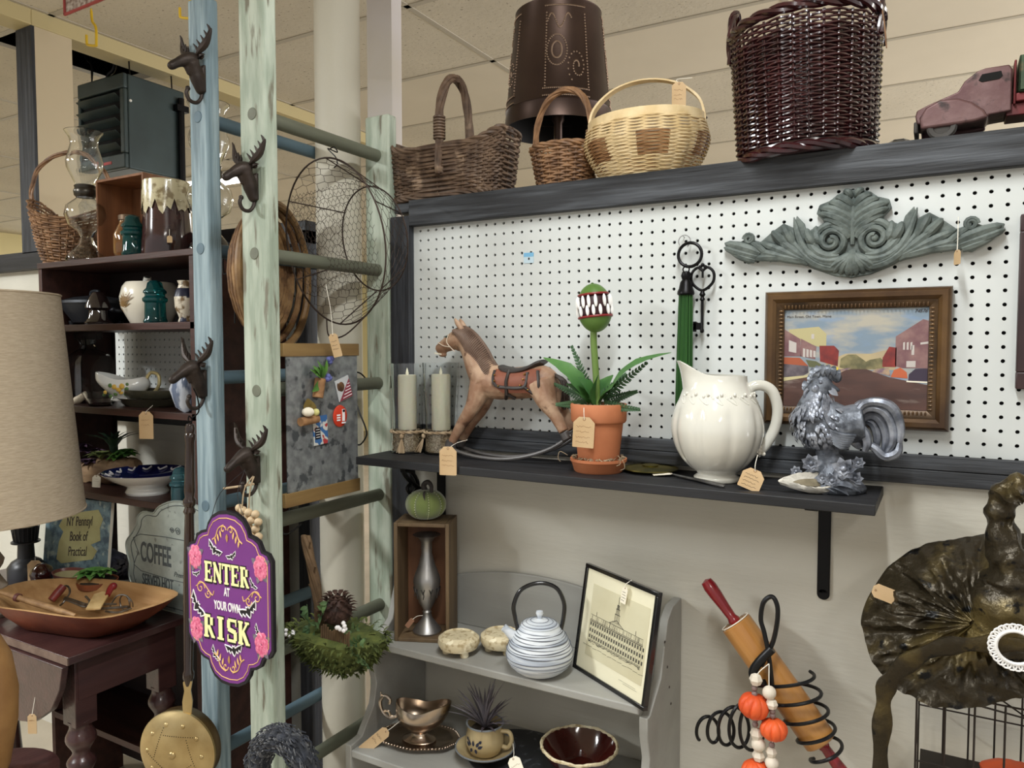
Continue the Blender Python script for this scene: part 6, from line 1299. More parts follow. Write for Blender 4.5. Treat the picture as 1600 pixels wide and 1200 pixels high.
b.build('pierced_holes', m_dark, ld)
# coiled basket tray behind the rails
bc = PX(408, 432, -1.50); s = S(bc); R0 = 112 * s
o = thing('coiled_tray', 'large round coiled seagrass tray hanging behind the ladder rails', 'basket tray', bc); o.rotation_euler = (Matrix.Rotation(rad(20), 4, 'Z') @ Matrix.Rotation(rad(90), 4, 'Y')).to_euler()
b = MB(); pts = []; N_ = 11
for k in range(N_ * 40):
    t = k / (N_ * 40); a = 2 * pi * N_ * t; r_ = R0 * (.04 + .96 * t); pts.append((r_ * math.cos(a), r_ * math.sin(a), .035 * max(0, t - .8) / .2 + .0012 * (k % 2)))
m_sea = mat('seagrass_coil', (122, 88, 54), .65, col2=(88, 60, 36), sc=50, bump=1, bsc=120, col3=(150, 116, 76), sc3=9, lo3=.5, hi3=.6)
b.tube(pts, R0 * .048, 7); b.build('coil', m_sea, o)
b = MB(); b.tube([(R0 * 1.0 * math.cos(2 * pi * k / 60), R0 * 1.0 * math.sin(2 * pi * k / 60), .042) for k in range(60)], R0 * .055, 8, closed=True); b.build('rim', mat('light_rattan_rim', (138, 106, 66), .5, col2=(104, 76, 46), sc=30), o)
# S hooks
def wire_hook(lab, pts, r_=.0022):
    p0 = Vector(pts[0]); o = thing('s_hook', lab, 'hook', p0); b = MB(); b.tube(smoothpts([Vector(p_) - p0 for p_ in pts], 6), r_, 7); b.build('wire', m_bw, o)
wire_hook('black wire S hook looped over the rung between the two ladder rails', [P(352, 392, -.3), P(364, 384, -.3), P(370, 398, -.3), P(362, 418, -.3), P(350, 428, -.3), P(350, 400, -.3), P(366, 440, -.28), P(367, 505, -.27)])
wire_hook('black wire S hook beside the galvanized magnet board', [P(575, 604, -.06), P(570, 590, -.06), P(560, 582, -.06), P(551, 586, -.07), P(552, 612, -.08), P(560, 640, -.09), P(571, 668, -.09), P(572, 682, -.09), P(562, 695, -.09), P(550, 690, -.09)])
wire_hook('thin black wire hook over the green rung above the wire cloche', [P(515, 233, -.2), P(522, 230, -.2), P(527, 238, -.21), P(512, 232, -.23), P(524, 245, -.22), P(527, 256, -.22), P(522, 262, -.22)], .0015)
wire_hook('black wire hook over the lower rung carrying the mossy basket', [P(448, 800, -.3), P(455, 797, -.3), P(446, 815, -.3), P(440, 830, -.3), P(450, 834, -.3), P(472, 818, -.3)])
# wire cloche
A_ = P(520, 380, -.24); Bc = P(584, 374, -.12); s = S(A_)
ax_ = (Bc - A_).normalized(); vdir = Vector((0, 0, 1)); hz = ax_.cross(vdir).normalized(); vd = hz.cross(ax_).normalized()
o = thing('wire_basket', 'rusty chicken wire cloche basket hanging from the green ladder rung', 'wire basket', A_)
RA, RB = 128 * S(A_), 80 * S(Bc); LN = (Bc - A_).length
# opened out so the wide ring faces the aisle
def cp(t, a, k=1.0): r_ = (RA * (1 - t) + RB * t) * k; q_ = ax_ * (LN * t * 1.0) + (hz * math.cos(a) + vd * math.sin(a)) * r_; return q_
m_rust = mat('rusty_wire', (62, 50, 44), .6, .5)
b = MB()
for t, r_ in ((0, .0022), (1, .0020)): b.tube([cp(t, 2 * pi * k / 56) for k in range(56)], r_, 6, closed=True)
for a in range(6): b.tube([cp(0, a * pi / 3 + .4), cp(1, a * pi / 3 + .4)], .0016, 6)
b.tube(smoothpts([cp(0, -pi / 2 - .4), cp(-.3, -pi / 2 - .1, 1.02), cp(-.3, -pi / 2 + .2, 1.02), cp(0, -pi / 2 + .5)], 5), .0018, 6)
fr_ = b.build('frame', m_rust, o)
b = MB(); na, nt_ = 30, 7
for i in range(na):
    for j in range(nt_):
        a0_ = 2 * pi * (i + .5 * (j % 2)) / na; a1_ = a0_ + 2 * pi / na * .5; t0 = j / nt_; t1 = t0 + .4 / nt_; t2 = (j + 1) / nt_
        b.tube([cp(t0, a0_), cp(t1, a0_), cp(t2, a1_)], .0006, 4); b.tube([cp(t1, a0_), cp(t2, a0_ - pi / na)], .0006, 4)
# end netting
for i in range(-9, 10):
    for j in range(-8, 9):
        x = (i + .5 * (j % 2)) * .0165; z = j * .0150
        def q_(x, z): return ax_ * LN * .02 + hz * x + vd * z
        if math.hypot(x, z) < RA * .97:
            if math.hypot(x, z + .008) < RA: b.tube([q_(x, z - .004), q_(x, z + .004)], .0005, 4)
            for sx in (-1, 1):
                if math.hypot(x + sx * .008, z + .011) < RA: b.tube([q_(x, z + .004), q_(x + sx * .00825, z + .011)], .0005, 4)
b.build('chicken_wire', m_rust, o)
tp = P(520, 524, -.28)
price_tag('kraft price tag hanging on a thread in front of the magnet board', tp, .021, .056, ang=rad(-14), yaw=rad(30), lines=3, string=[tp + Vector((-.006, 0, .06)), tp + Vector((-.02, 0, .12))], ink=m_ink)
# magnet board
BXX = GX + .046
pTL, pTR, pBL, pBR = PX(447, 533, BXX), PX(560, 540, BXX), PX(447, 795, BXX), PX(560, 766, BXX)
y0_, y1_ = pTL.y, pTR.y; zt_ = (pTL.z + pTR.z) / 2; zb_ = (pBL.z + pBR.z) / 2
o = thing('magnet_board', 'galvanized sheet metal magnet board with wooden strips top and bottom', 'magnet board', (BXX, (y0_ + y1_) / 2, zb_)); hy = (y1_ - y0_) / 2; hz_ = zt_ - zb_
b = MB(); b.bb(-.004, -.001, -hy, hy * .96, .012, hz_ - .012); b.build('metal_sheet', mat('galvanized_steel', (132, 136, 138), .45, .7, col2=(168, 172, 174), sc=44, lo=.35, hi=.65, detail=2, col3=(96, 100, 104), sc3=26, lo3=.55, hi3=.6), o, smooth=0)
m_strip = wood('pine_strip', (134, 108, 66), (112, 86, 50), axis='y')
for z0_, z1_ in ((0, .032), (hz_ - .03, hz_)): b = MB(); b.bb(-.012, .002, -hy - .01, hy, z0_, z1_); b.build('wooden_strip', m_strip, o, bev=.001)
def MX(px, py, off=.0005): return PX(px, py, BXX + off)
MR = Matrix(((0, 0, 1, 0), (1, 0, 0, 0), (0, 1, 0, 0), (0, 0, 0, 1)))   # local x->Y, y->Z, z->X
def magnet(name, lab, cat, px, py): o_ = thing(name, lab, cat, MX(px, py)); o_.scale = (1.22, 1.22, 1.22); return o_
m_cork = mat('cork', (166, 124, 84), .8, col2=(120, 86, 56), sc=50)
o = magnet('cork_magnet', 'cork magnet planter with green leaves and blue flowers, topmost magnet', 'magnet', 492, 606)
b = MB(); b.tube([(.011, -.004, -.018), (.011, .004, .018)], .0105, 14); b.build('cork', m_cork, o)
b = MB()
for k in range(16): a = rad(60 + 100 * R.random()); L = .02 + .022 * R.random(); b.leaf((.010, .004, .018), (.012 + .01 * R.random(), .004 + L * math.cos(a), .018 + L * math.sin(a)), .005, .15, (1, 0, .3), n=4)
b.leaf((.012, 0, .012), (.016, -.024, -.006), .008, .1, (1, 0, 0)); b.build('leaves', mat('bright_leaf', (96, 142, 60), .5, col2=(60, 100, 44), sc=30), o)
b = MB()
for (y, z) in ((.022, .022), (.026, .018), (.02, .016), (.028, .05), (.024, .055), (.032, .056)): b.sphere((.014, y, z), .0055, 8, 6)
b.build('flowers', mat('blue_flower', (92, 98, 156), .6), o)
o = magnet('cork_magnet', 'cork magnet with tiny white pumpkin, yellow gourd and leaf', 'magnet', 479, 655)
b = MB(); b.tube([(.008, -.024, -.003), (.008, .020, 0)], .0085, 12); b.build('cork', m_cork, o)
b = MB(); b.lathe([(max(.0003, .012 * math.sin(t)), -.009 * math.cos(t)) for t in [pi * k / 10 for k in range(11)]], 24, c=(.012, -.008, .015), mod=lambda a, z: 1 - .12 * (1 - abs(math.sin(a * 3)))); b.build('white_pumpkin', m_cream_paper, o)
b = MB(); b.sphere((.012, .013, .013), (.007, .007, .007)); b.build('gourd', mat('pale_yellow_gourd', (206, 200, 130), .5), o)
b = MB(); b.leaf((.004, -.002, .012), (.004, .0, .040), .016, .05, (1, 0, 0)); b.leaf((.005, .005, .012), (.005, .014, .032), .010, .05, (1, 0, 0)); b.build('leaves', mat('olive_brown_leaf', (110, 92, 44), .6), o)
o = magnet('photo_magnet', 'tilted square magnet with a dog portrait and a red striped banner', 'magnet', 536, 607); o.rotation_euler = (rad(17), 0, 0)
b = MB(); b.bb(0, .002, -.020, .020, -.022, .022); cd_ = b.build('card', mat('magnet_pale_grey', (196, 198, 200), .4), o, smooth=0)
b = MB(); b.add([(.0026, -.020, -.022), (.0026, .020, -.022), (.0026, .020, .016)], [(0, 1, 2)]); b.build('red_banner', mat('magnet_maroon', (140, 62, 74), .4), o, smooth=0)
b = MB()
for k in range(5): b.tube([(.003, -.008 + .005 * k, -.018 + .006 * k), (.003, .018, -.018 + .006 * k)], .0008, 4)
b.build('white_lines', m_wht, o)
b = MB(); b.sphere((.0024, -.006, .006), (.001, .009, .010)); b.sphere((.0026, -.014, .008), (.001, .004, .008)); b.build('dog_head', mat('magnet_brown', (120, 86, 56), .5, col2=(70, 50, 36), sc=60), o)
o = magnet('button_magnet', 'round red button magnet with a white lighthouse', 'magnet', 531, 650)
b = MB(); b.lathe([(0, .005), (.012, .0045), (.019, .002), (.020, 0)], 30, M=MR, sx=1, sy=1.12); b.build('button', mat('button_red', (200, 62, 40), .25, coat=.5), o)
b = MB(); b.bb(.0048, .0056, .0015, .009, -.010, .014); b.bb(.0048, .0056, .0, .011, -.015, -.012)
for k in range(3): b.bb(.0050, .0056, -.014, -.004, -.009 + .005 * k, -.006 + .005 * k)
b.build('lighthouse', m_wht, o, smooth=0); b = MB(); b.bb(.0054, .0062, .0025, .008, .008, .013); b.build('lamp_room', m_blk, o, smooth=0)
o = magnet('picture_magnet', 'upright rectangular magnet with blue and coloured picture and black caption block', 'magnet', 500, 672); o.rotation_euler = (rad(3), 0, 0)
b = MB(); b.bb(0, .002, -.019, .019, -.028, .028); b.build('card', mat('picture_blue', (60, 100, 150), .4, col2=(196, 196, 190), sc=60, lo=.48, hi=.52, detail=1, col3=(170, 60, 60), sc3=50, lo3=.6, hi3=.62), o, smooth=0)
b = MB(); b.bb(.0024, .0028, -.016, -.002, -.016, .006); b.build('caption_block', m_blk, o, smooth=0)
b = MB()
for k in range(4): b.bb(.003, .0032, -.014, -.004, -.013 + .005 * k, -.012 + .005 * k)
b.build('caption_lines', m_wht, o, smooth=0)
# moss basket
mc = P(528, 1000, -.33); s = S(mc)
o = thing('moss_basket', 'mossy twig basket with pine cone, white flowers and ivy hanging by a twig handle', 'basket', mc)
m_moss = mat('moss_green', (62, 72, 34), .9, col2=(98, 106, 52), sc=40, bump=1, bsc=90); m_twig = mat('twig_bark', (112, 88, 62), .8, col2=(84, 64, 44), sc=30, bump=1)
b = MB(); b.lathe([(.001, -46 * s), (34 * s, -44 * s), (62 * s, -26 * s), (80 * s, 0), (84 * s, 10 * s), (70 * s, 16 * s), (0, 14 * s)], 36, sy=.6, mod=lambda a, z: 1 + .06 * math.sin(5 * a) + .04 * math.sin(11 * a)); b.build('bowl', m_moss, o)
b = MB()
for k in range(950):
    a = R.random() * 2 * pi; zz = -46 + 62 * R.random(); r_ = 36 + 50 * min(1, max(0, (zz + 46) / 48)) ** .7; r_ *= (1 if R.random() < .8 else R.random()); q_ = Vector((r_ * math.cos(a) * s, r_ * math.sin(a) * .6 * s, zz * s)); dd = Vector((math.cos(a) + R.random() - .5, math.sin(a) * .8 - .2 + R.random() - .5, R.random() - .35)).normalized()
    b.leaf(q_, q_ + dd * (7 + 9 * R.random()) * s, 2.2 * s, .2, (0, 0, 1), n=3)
mo = b.build('moss_tufts', m_moss, o); mo['kind'] = 'stuff'
b = MB(); tw = smoothpts([(-70 * s, 4 * s, 155 * s), (-60 * s, 0, 130 * s), (-46 * s, 0, 80 * s), (-38 * s, 0, 30 * s), (-36 * s, 0, -10 * s)], 5)
for k in range(4): b.tube([v_ + Vector((4 * s * math.cos(k * 1.6 + i * .25), 4 * s * math.sin(k * 1.6 + i * .25), 0)) for i, v_ in enumerate(tw)], 4.6 * s, 7)
for (x, z, dx) in ((-50, 90, 1), (-44, 60, -1), (-60, 128, 1)): b.tube([(x * s, 0, z * s), (x * s + dx * 10 * s, -6 * s, z * s + 22 * s)], 1.5 * s, 5)
for k in range(14): x = (-2 + 4.2 * k) * s; b.tube([(x, -34 * s, -2 * s), (x + 3 * s, -36 * s, 34 * s + 4 * s * math.sin(k))], 1.7 * s, 5)
b.build('twig_handle', m_twig, o)
b = MB(); b.lathe([(4 * s, 24 * s), (20 * s, 34 * s), (24 * s, 48 * s), (16 * s, 66 * s), (0, 74 * s)], 16, c=(2 * s, -4 * s, 0))
for r_ in range(7):
    for k in range(10): a = 2 * pi * k / 10 + r_ * .31; rr = (10 + 15 * math.sin(pi * (r_ + 1) / 8)) * s; z = (28 + 7 * r_) * s; b.leaf((2 * s + rr * .7 * math.cos(a), -4 * s + rr * .7 * math.sin(a), z), (2 * s + rr * 1.35 * math.cos(a), -4 * s + rr * 1.35 * math.sin(a), z + 5 * s), 4.5 * s, .2, (0, 0, 1), n=3)
b.build('pine_cone', mat('pine_cone_brown', (74, 50, 40), .7, col2=(48, 32, 26), sc=40), o)
for (x, z) in ((-62, 14), (44, 42)):
    b = MB()
    for k in range(7): b.sphere((x * s + (R.random() - .5) * 15 * s, -40 * s + (R.random() - .5) * 8 * s, z * s + (R.random() - .5) * 12 * s), 3.4 * s, 8, 6)
    b.build('white_flower', m_wht, o)
b = MB()
for (x0_, z0_, x1_, z1_, n_) in ((-30, 10, -34, 60, 12), (-20, 20, 10, 74, 12), (50, 10, 84, 30, 12), (60, 0, 88, -10, 10), (40, 20, 70, 48, 8)):
    for k in range(n_): t = k / n_; x, z = x0_ + (x1_ - x0_) * t, z0_ + (z1_ - z0_) * t; a = R.random() * 6.28; b.leaf((x * s, -30 * s, z * s), ((x + 11 * math.cos(a)) * s, -36 * s, (z + 11 * math.sin(a)) * s), 3.6 * s, .1, (0, -1, 0), n=4)
    b.tube([(x0_ * s, -29 * s, z0_ * s), (x1_ * s, -31 * s, z1_ * s)], .7 * s, 4)
b.build('ivy_leaves', mat('ivy_leaf', (96, 122, 74), .5, col2=(66, 92, 60), sc=30), o)
# fuzzy yarn wreath
wc = P(443, 1222, -.56); s = S(wc); o = thing('yarn_wreath', 'dark charcoal fuzzy yarn wreath at the bottom edge before the ladders', 'wreath', wc)
m_yarn = mat('charcoal_yarn', (44, 48, 58), .95, col2=(26, 28, 34), sc=60, bump=1, bsc=80, sheen=.5)
b = MB()
for k in range(26):
    a = 2 * pi * k / 26; c_ = Vector((56 * s * math.cos(a), 0, 70 * s * math.sin(a))); b.sphere(c_, (18 * s, 18 * s, 17 * s), 12, 8)
b.build('yarn_ring', m_yarn, o)
b = MB()
for k in range(1500):
    a = 2 * pi * R.random(); t = 2 * pi * R.random(); c_ = Vector((56 * s * math.cos(a), 0, 70 * s * math.sin(a))); d = Vector((math.cos(a) * math.cos(t), math.sin(t), math.sin(a) * math.cos(t))); q_ = c_ + d * 16 * s; tn = Vector((-math.sin(a), (R.random() - .5), math.cos(a))) * (1 if k % 2 else -1)
    b.tube([q_, q_ + d * 4 * s + tn * 5 * s, q_ + d * 3.6 * s + tn * 12 * s], 1.1 * s, 3)
ya = b.build('yarn_fuzz', m_yarn, o); ya['kind'] = 'stuff'
# ================================================================ left bookcase and what stands on it
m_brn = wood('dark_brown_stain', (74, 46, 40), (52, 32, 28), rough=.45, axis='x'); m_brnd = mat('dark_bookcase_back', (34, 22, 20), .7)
F2 = -.25; UB = -.016
ux0 = P(60, 430, F2).x; ux1 = P(342, 400, F2).x; uT = P(180, 400, F2).z; zA = P(200, 505, F2).z; zB = P(200, 640, F2).z; zC = P(200, 779, F2).z; zD = .76
cxu = (ux0 + ux1) / 2; hwu = (ux1 - ux0) / 2; xm = P(300, 500, F2).x - cxu
o = thing('bookcase', 'dark brown stained open bookcase full of china behind the blue ladder', 'bookcase', (cxu, 0, 0))
for x in (-hwu + .009, hwu - .009, xm): b = MB(); b.bb(x - .009, x + .009, F2, UB, 0, uT - .018); b.build('side_board', m_brn, o, bev=.001)
b = MB(); b.bb(-hwu, hwu, F2 - .004, UB, uT - .018, uT); b.build('top_board', m_brn, o, bev=.0015)
for z in (zA, zB, zC, zD, .3): b = MB(); b.bb(-hwu + .018, hwu - .018, F2, UB, z - .02, z); b.build('shelf', m_brn, o, bev=.001)
xb = P(182, 600, UB).x - cxu
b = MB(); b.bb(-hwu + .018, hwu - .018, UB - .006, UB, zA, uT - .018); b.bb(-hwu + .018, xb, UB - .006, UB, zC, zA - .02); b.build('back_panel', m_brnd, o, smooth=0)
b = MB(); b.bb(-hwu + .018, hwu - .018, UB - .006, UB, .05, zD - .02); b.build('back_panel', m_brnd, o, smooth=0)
m_amber = mat('amber_jar_glass', (220, 170, 110), .05, trans=.9); m_teal = mat('teal_insulator_glass', (30, 112, 112), .04, trans=.75, col2=(24, 92, 96), sc=20); m_aqua = mat('aqua_glass', (110, 176, 190), .04, trans=.85)
def hurricane(label, px, py, y, z, k, chim=1.0):
    q = P(px, py, y); s = S(q) * k; o = thing('oil_lamp', label, 'oil lamp', (q.x, q.y, z))
    b = MB(); b.shell([(30 * s, 0), (31 * s, 6 * s), (27 * s, 14 * s), (12 * s, 30 * s), (9 * s, 42 * s), (13 * s, 50 * s), (26 * s, 60 * s), (31 * s, 76 * s), (28 * s, 90 * s), (14 * s, 102 * s), (12 * s, 106 * s)], 2 * s, 32); b.build('font', m_glass, o)
    b = MB(); b.lathe([(13 * s, 104 * s), (16 * s, 107 * s), (17 * s, 114 * s), (15 * s, 118 * s), (16 * s, 122 * s), (13 * s, 124 * s), (0, 124 * s)], 24); b.build('burner', mat('dark_burner', (70, 66, 60), .3, .8), o)
    b = MB(); b.shell([(14 * s, 122 * s), (15 * s, 126 * s), (26 * s, 150 * s), (27 * s, 160 * s), (20 * s, 185 * s), (21 * s, 196 * s), (28 * s, 207 * s)], 1.2 * s, 32); b.build('chimney', m_glass, o)
    return o
q = P(136, 402, -.16)
hurricane('clear glass oil lamp with hurricane chimney in front of the wooden crate', 136, 402, -.17, uT, .98)
hurricane('clear glass oil lamp half hidden behind the blue ladder rail', 330, 395, -.13, uT, 1.12)
# crate on top
pL, pR = P(152, 395, -.16), P(226, 395, -.16); cwd = pR.x - pL.x; ch_ = 128 * S(pL)
m_cr2 = wood('honey_crate_wood', (140, 94, 60), (108, 70, 44), axis='z'); o = thing('wooden_box', 'honey coloured wooden box standing on end on top of the bookcase', 'crate', (pL.x, -.16, uT)); th = .008
for (nm, x0, x1, y0, y1, z0_, z1_) in (('side_board', 0, th, 0, .13, 0, ch_), ('side_board', cwd - th, cwd, 0, .13, 0, ch_), ('top_board', th, cwd - th, 0, .13, ch_ - th, ch_), ('bottom_board', th, cwd - th, 0, .13, 0, th), ('back_board', th, cwd - th, .123, .13, th, ch_ - th)):
    b = MB(); b.bb(x0, x1, y0, y1, z0_, z1_); b.build(nm, m_cr2, o, bev=.001)
q = P(203, 396, -.205); s = S(q); o = thing('amber_jar', 'amber glass jar with metal rim behind the teal insulator', 'jar', (q.x, q.y, uT))
b = MB(); b.shell([(20 * s, 0), (23 * s, 6 * s), (23 * s, 34 * s), (14 * s, 52 * s), (14 * s, 62 * s)], 1.5 * s, 28); b.build('jar', m_amber, o); b = MB(); b.lathe([(14 * s, 56 * s), (15.5 * s, 57 * s), (15.5 * s, 64 * s), (14 * s, 65 * s), (12 * s, 62 * s)], 24, cap=False); b.build('rim', mat('brown_metal', (92, 74, 56), .4, .6), o)
def insulator(label, px, py, y, z, m_, k=1.0, style=0):
    q = P(px, py, y); s = S(q) * k; o = thing('glass_insulator', label, 'glass insulator', (q.x, q.y, z), group=None)
    pr_ = [(16, 0), (17, 3), (15, 8), (14.5, 30), (17.5, 33), (17.5, 37), (14, 40), (14, 43), (16.5, 45), (16, 48), (12, 52), (10, 60), (6, 63), (0, 64)] if style == 0 else [(19, 0), (20, 4), (15, 10), (13, 22), (19, 26), (18, 30), (12, 44), (8, 50), (0, 52)]
    b = MB(); b.lathe([(r_ * s, z_ * s) for r_, z_ in pr_], 28); oo = b.build('insulator_body', m_, o); b = MB(); b.lathe([(pr_[0][0] * .99 * s, .5 * s), (pr_[0][0] * 1.04 * s, 2 * s), (pr_[0][0] * .99 * s, 3.5 * s)], 28, cap=False); b.build('skirt_ring', m_, o)
insulator('teal glass insulator standing on top of the bookcase in front of the amber jar', 208, 402, -.222, uT, m_teal)
insulator('teal glass insulator in front of the white leaf-painted planter', 243, 503, -.20, zA, m_teal, 1.05)
insulator('dark brown glazed insulator in front of the iron roaster', 154, 503, -.20, zA, mat('dark_brown_glaze', (28, 20, 20), .1, coat=1), 1.0, 1)
insulator('aqua glass insulator standing beside the blue and white dish', 282, 788, -.22, zC, m_aqua, .9)
q = P(262, 392, -.15); s = S(q); o = thing('pottery_vase', 'tall pottery vase with cream drip glaze over dark brown', 'vase', (q.x, q.y, uT)); H = 115 * s
b = MB(); b.shell([(38 * s, 0), (39 * s, 3 * s), (36 * s, 40 * s), (33 * s, 90 * s), (33 * s, H)], 2.5 * s, 40); b.build('body', mat('dark_brown_pottery', (64, 36, 34), .15, coat=.8, col2=(44, 24, 24), sc=14), o)
b = MB(); n = 40; vs = []
for k in range(n):
    a = 2 * pi * k / n; dl = (28 + 20 * abs(math.sin(k * 1.9)) + 16 * (k % 5 == 0)) * s
    for t in range(6): z = H * 1.003 - dl * t / 5; rr = (33.0 + (1 - z / H) * 4.5 + 1.2 + .6 * math.sin(pi * t / 5)) * s; vs.append((rr * math.cos(a), rr * math.sin(a), z))
b.add(vs, [(k * 6 + t, ((k + 1) % n) * 6 + t, ((k + 1) % n) * 6 + t + 1, k * 6 + t + 1) for k in range(n) for t in range(5)]); b.lathe([(33.4 * s, H), (34.6 * s, H), (33 * s, H + 1.5 * s), (30 * s, H + 1 * s), (30 * s, H - 3 * s)], 40, cap=False); b.build('drip_glaze', mat('cream_drip_glaze', (204, 194, 160), .2, coat=.6, col2=(140, 124, 92), sc=45, lo=.5, hi=.62), o)
tp = P(265, 369, q.y - .06)
price_tag('tiny price tag hanging on the drip glaze vase', tp, .015, .02, yaw=rad(35), string=[tp + Vector((0, 0, .02))], lines=0)
# big handled basket on the rail of the left booth wall
q = P(104, 388, -.11); s = S(q) * .95; o = thing('market_basket', 'brown woven market basket with tall thin hoop handle beside the black post', 'basket', (q.x, -.115, uT), rot=(0, rad(7), rad(32)))
f = superell(60 * s, 50 * s, .8)
W, T = woven(lambda a, h: f(a, .45 + .55 * h ** .7, .45 + .55 * h ** .7), .006, 92 * s, 20, 30, .0035, .004, .0025, .0009, lambda a, h: h * h * 14 * s * math.cos(2 * a)); W.build('weave', m_willow2, o); T.build('stakes', m_willow2, o)
b = MB(); braid(b, [(-60 * s, 0, 90 * s), (-66 * s, 0, 120 * s), (-56 * s, 0, 160 * s), (-22 * s, 0, 186 * s), (16 * s, 0, 188 * s), (50 * s, 0, 160 * s), (66 * s, 0, 120 * s), (60 * s, 0, 92 * s)], .004, 3, .4, 6); b.build('handle', m_willow2, o)
b = MB(); b.lathe([(.001, 0), (27 * s, 0), (28 * s, 5 * s), (0, 6 * s)], 20); b.build('base', m_willow2, o)
# second shelf
m_iron2 = mat('dark_cast_iron', (44, 46, 50), .5, .5, bump=.4)
q = P(150, 500, -.12); s = S(q); o = thing('iron_roaster', 'dark cast iron lidded roaster at the left of the second shelf', 'roaster', (q.x, q.y, zA))
b = MB(); b.lathe([(.001, 4 * s), (34 * s, 5 * s), (46 * s, 20 * s), (52 * s, 30 * s), (54 * s, 34 * s)], 40, sx=1.05, sy=.85); b.build('pan', m_iron2, o)
b = MB(); b.lathe([(56 * s, 34 * s), (55 * s, 38 * s), (34 * s, 44 * s), (10 * s, 47 * s), (0, 47 * s)], 40, sx=1.05, sy=.85); ld = b.build('lid', m_iron2, o); b = MB(); b.tube(smoothpts([(-10 * s, 0, 44 * s), (-9 * s, 0, 53 * s), (9 * s, 0, 53 * s), (10 * s, 0, 44 * s)], 4), 3 * s, 8); b.build('lid_handle', m_iron2, ld)
for sx in (-1, 1): b = MB(); b.tube(smoothpts([(sx * 50 * s, -10 * s, 26 * s), (sx * 66 * s, -8 * s, 22 * s), (sx * 66 * s, 8 * s, 22 * s), (sx * 50 * s, 10 * s, 26 * s)], 4), 3.4 * s, 8); b.build('grip', m_iron2, o)
b = MB(); 
for (x, y) in ((-26, -22), (26, -22), (-26, 22), (26, 22)): b.lathe([(4 * s, 0), (6 * s, 8 * s)], 10, c=(x * s, y * s, 0))
b.build('feet', m_iron2, o)
q = P(236, 500, -.125); s = S(q); o = thing('planter', 'round white glazed planter with painted brown fern leaves', 'planter', (q.x, q.y, zA))
b = MB(); b.shell([(28 * s, 0), (30 * s, 3 * s), (42 * s, 26 * s), (44 * s, 42 * s), (40 * s, 58 * s), (35 * s, 65 * s)], 2.5 * s, 44); b.build('pot', mat('ivory_glaze', (226, 218, 200), .2, coat=.6), o)
b = MB()
for (a0_, hh) in ((-104, 22), (-86, 42), (-94, 33)):
    for k in range(9):
        a = rad(a0_); an = rad(20 + 140 * k / 8); 
        def on(al, h_): r_ = 44.6 * s * (1 - .00042 * (h_ - 38) ** 2); return Vector((r_ * math.cos(al), r_ * math.sin(al), h_ * s))
        p0 = on(a, hh - 8); p1 = on(a + .38 * math.cos(an), hh - 8 + 19 * math.sin(an)); b.leaf(p0, p1, 1.3 * s, .06, (math.cos(a), math.sin(a), 0), n=4, fold=0)
b.build('painted_leaves', mat('painted_fern_brown', (126, 98, 60), .4), o)
o = thing('white_funnel', 'white ceramic spouted piece standing in the leaf-painted planter', 'ceramic piece', (q.x, q.y, zA + 20 * s)); b = MB(); b.tube([(-6 * s, -6 * s, -10 * s), (6 * s, -10 * s, 28 * s), (14 * s, -14 * s, 52 * s)], [14 * s, 10 * s, 5.5 * s], 16); b.build('spout', m_china, o)
b = MB(); b.tube([(14.0 * s, -14 * s, 51.6 * s), (14.2 * s, -14.1 * s, 52.6 * s)], 3.6 * s, 12); b.build('spout_hole', m_dark, o)
q = P(296, 500, -.17); s = S(q); o = thing('beer_stein', 'small stoneware jug with dark and brown painted scene at the right of the second shelf', 'jug', (P(291, 500, -.17).x, -.17, zA))
b = MB(); b.shell([(11 * s, 0), (12 * s, 3 * s), (10 * s, 8 * s), (16 * s, 24 * s), (17 * s, 40 * s), (12 * s, 54 * s), (10 * s, 60 * s), (12 * s, 66 * s)], 1.5 * s, 28); b.build('jug', mat('stein_painted', (214, 204, 184), .3, col2=(120, 96, 66), sc=50, lo=.5, hi=.6, col3=(40, 44, 64), sc3=30, lo3=.56, hi3=.6), o)
b = MB(); b.lathe([(17.2 * s, 41 * s), (14.6 * s, 50 * s), (12.4 * s, 54 * s)], 28, cap=False); b.build('dark_band', mat('dark_blue_band', (36, 38, 56), .3), o)
# third shelf
q = P(139, 630, -.12); s = S(q); o = thing('glass_decanter', 'square cut glass decanter with block stopper on the third shelf', 'decanter', (q.x, q.y, zB))
b = MB(); b.shell([(33 * s, 0), (34 * s, 3 * s), (34 * s, 62 * s), (30 * s, 72 * s), (12 * s, 82 * s), (9 * s, 90 * s), (12 * s, 97 * s)], 3 * s, 32, mod=lambda a, z: (1 / max(abs(math.cos(a)), abs(math.sin(a)))) ** .6 * (1 + (.02 * math.cos(32 * a) if z < 45 * s else 0)) * .92); b.build('bottle', m_glass, o, smooth=30)
b = MB(); b.box((0, 0, 104 * s), (30 * s, 30 * s, 13 * s)); b.lathe([(6 * s, 88 * s), (8 * s, 98 * s)], 12); b.build('stopper', m_glass, o, bev=.001)
q = P(124, 630, -.2); s = S(q); o = thing('seashell', 'small pale spiral seashell lying before the decanter', 'shell', (q.x, q.y, zB), rz=rad(20))
b = MB(); b.tube([(-11 * s, 0, 3 * s), (-4 * s, 0, 6 * s), (4 * s, 0, 11 * s), (11 * s, 0, 20 * s)], [3 * s, 6.5 * s, 5.5 * s, 1 * s], 12); b.build('shell', mat('seashell', (216, 204, 182), .5, col2=(176, 156, 130), sc=60, bump=.6), o)
m_olive = mat('olive_stoneware', (84, 82, 66), .35, coat=.3, col2=(66, 64, 52), sc=16)
q = P(240, 634, -.12); s = S(q); o = thing('baking_dishes', 'two nested olive stoneware oval dishes beneath the floral gravy boat', 'dish', (q.x, -.125, zB))
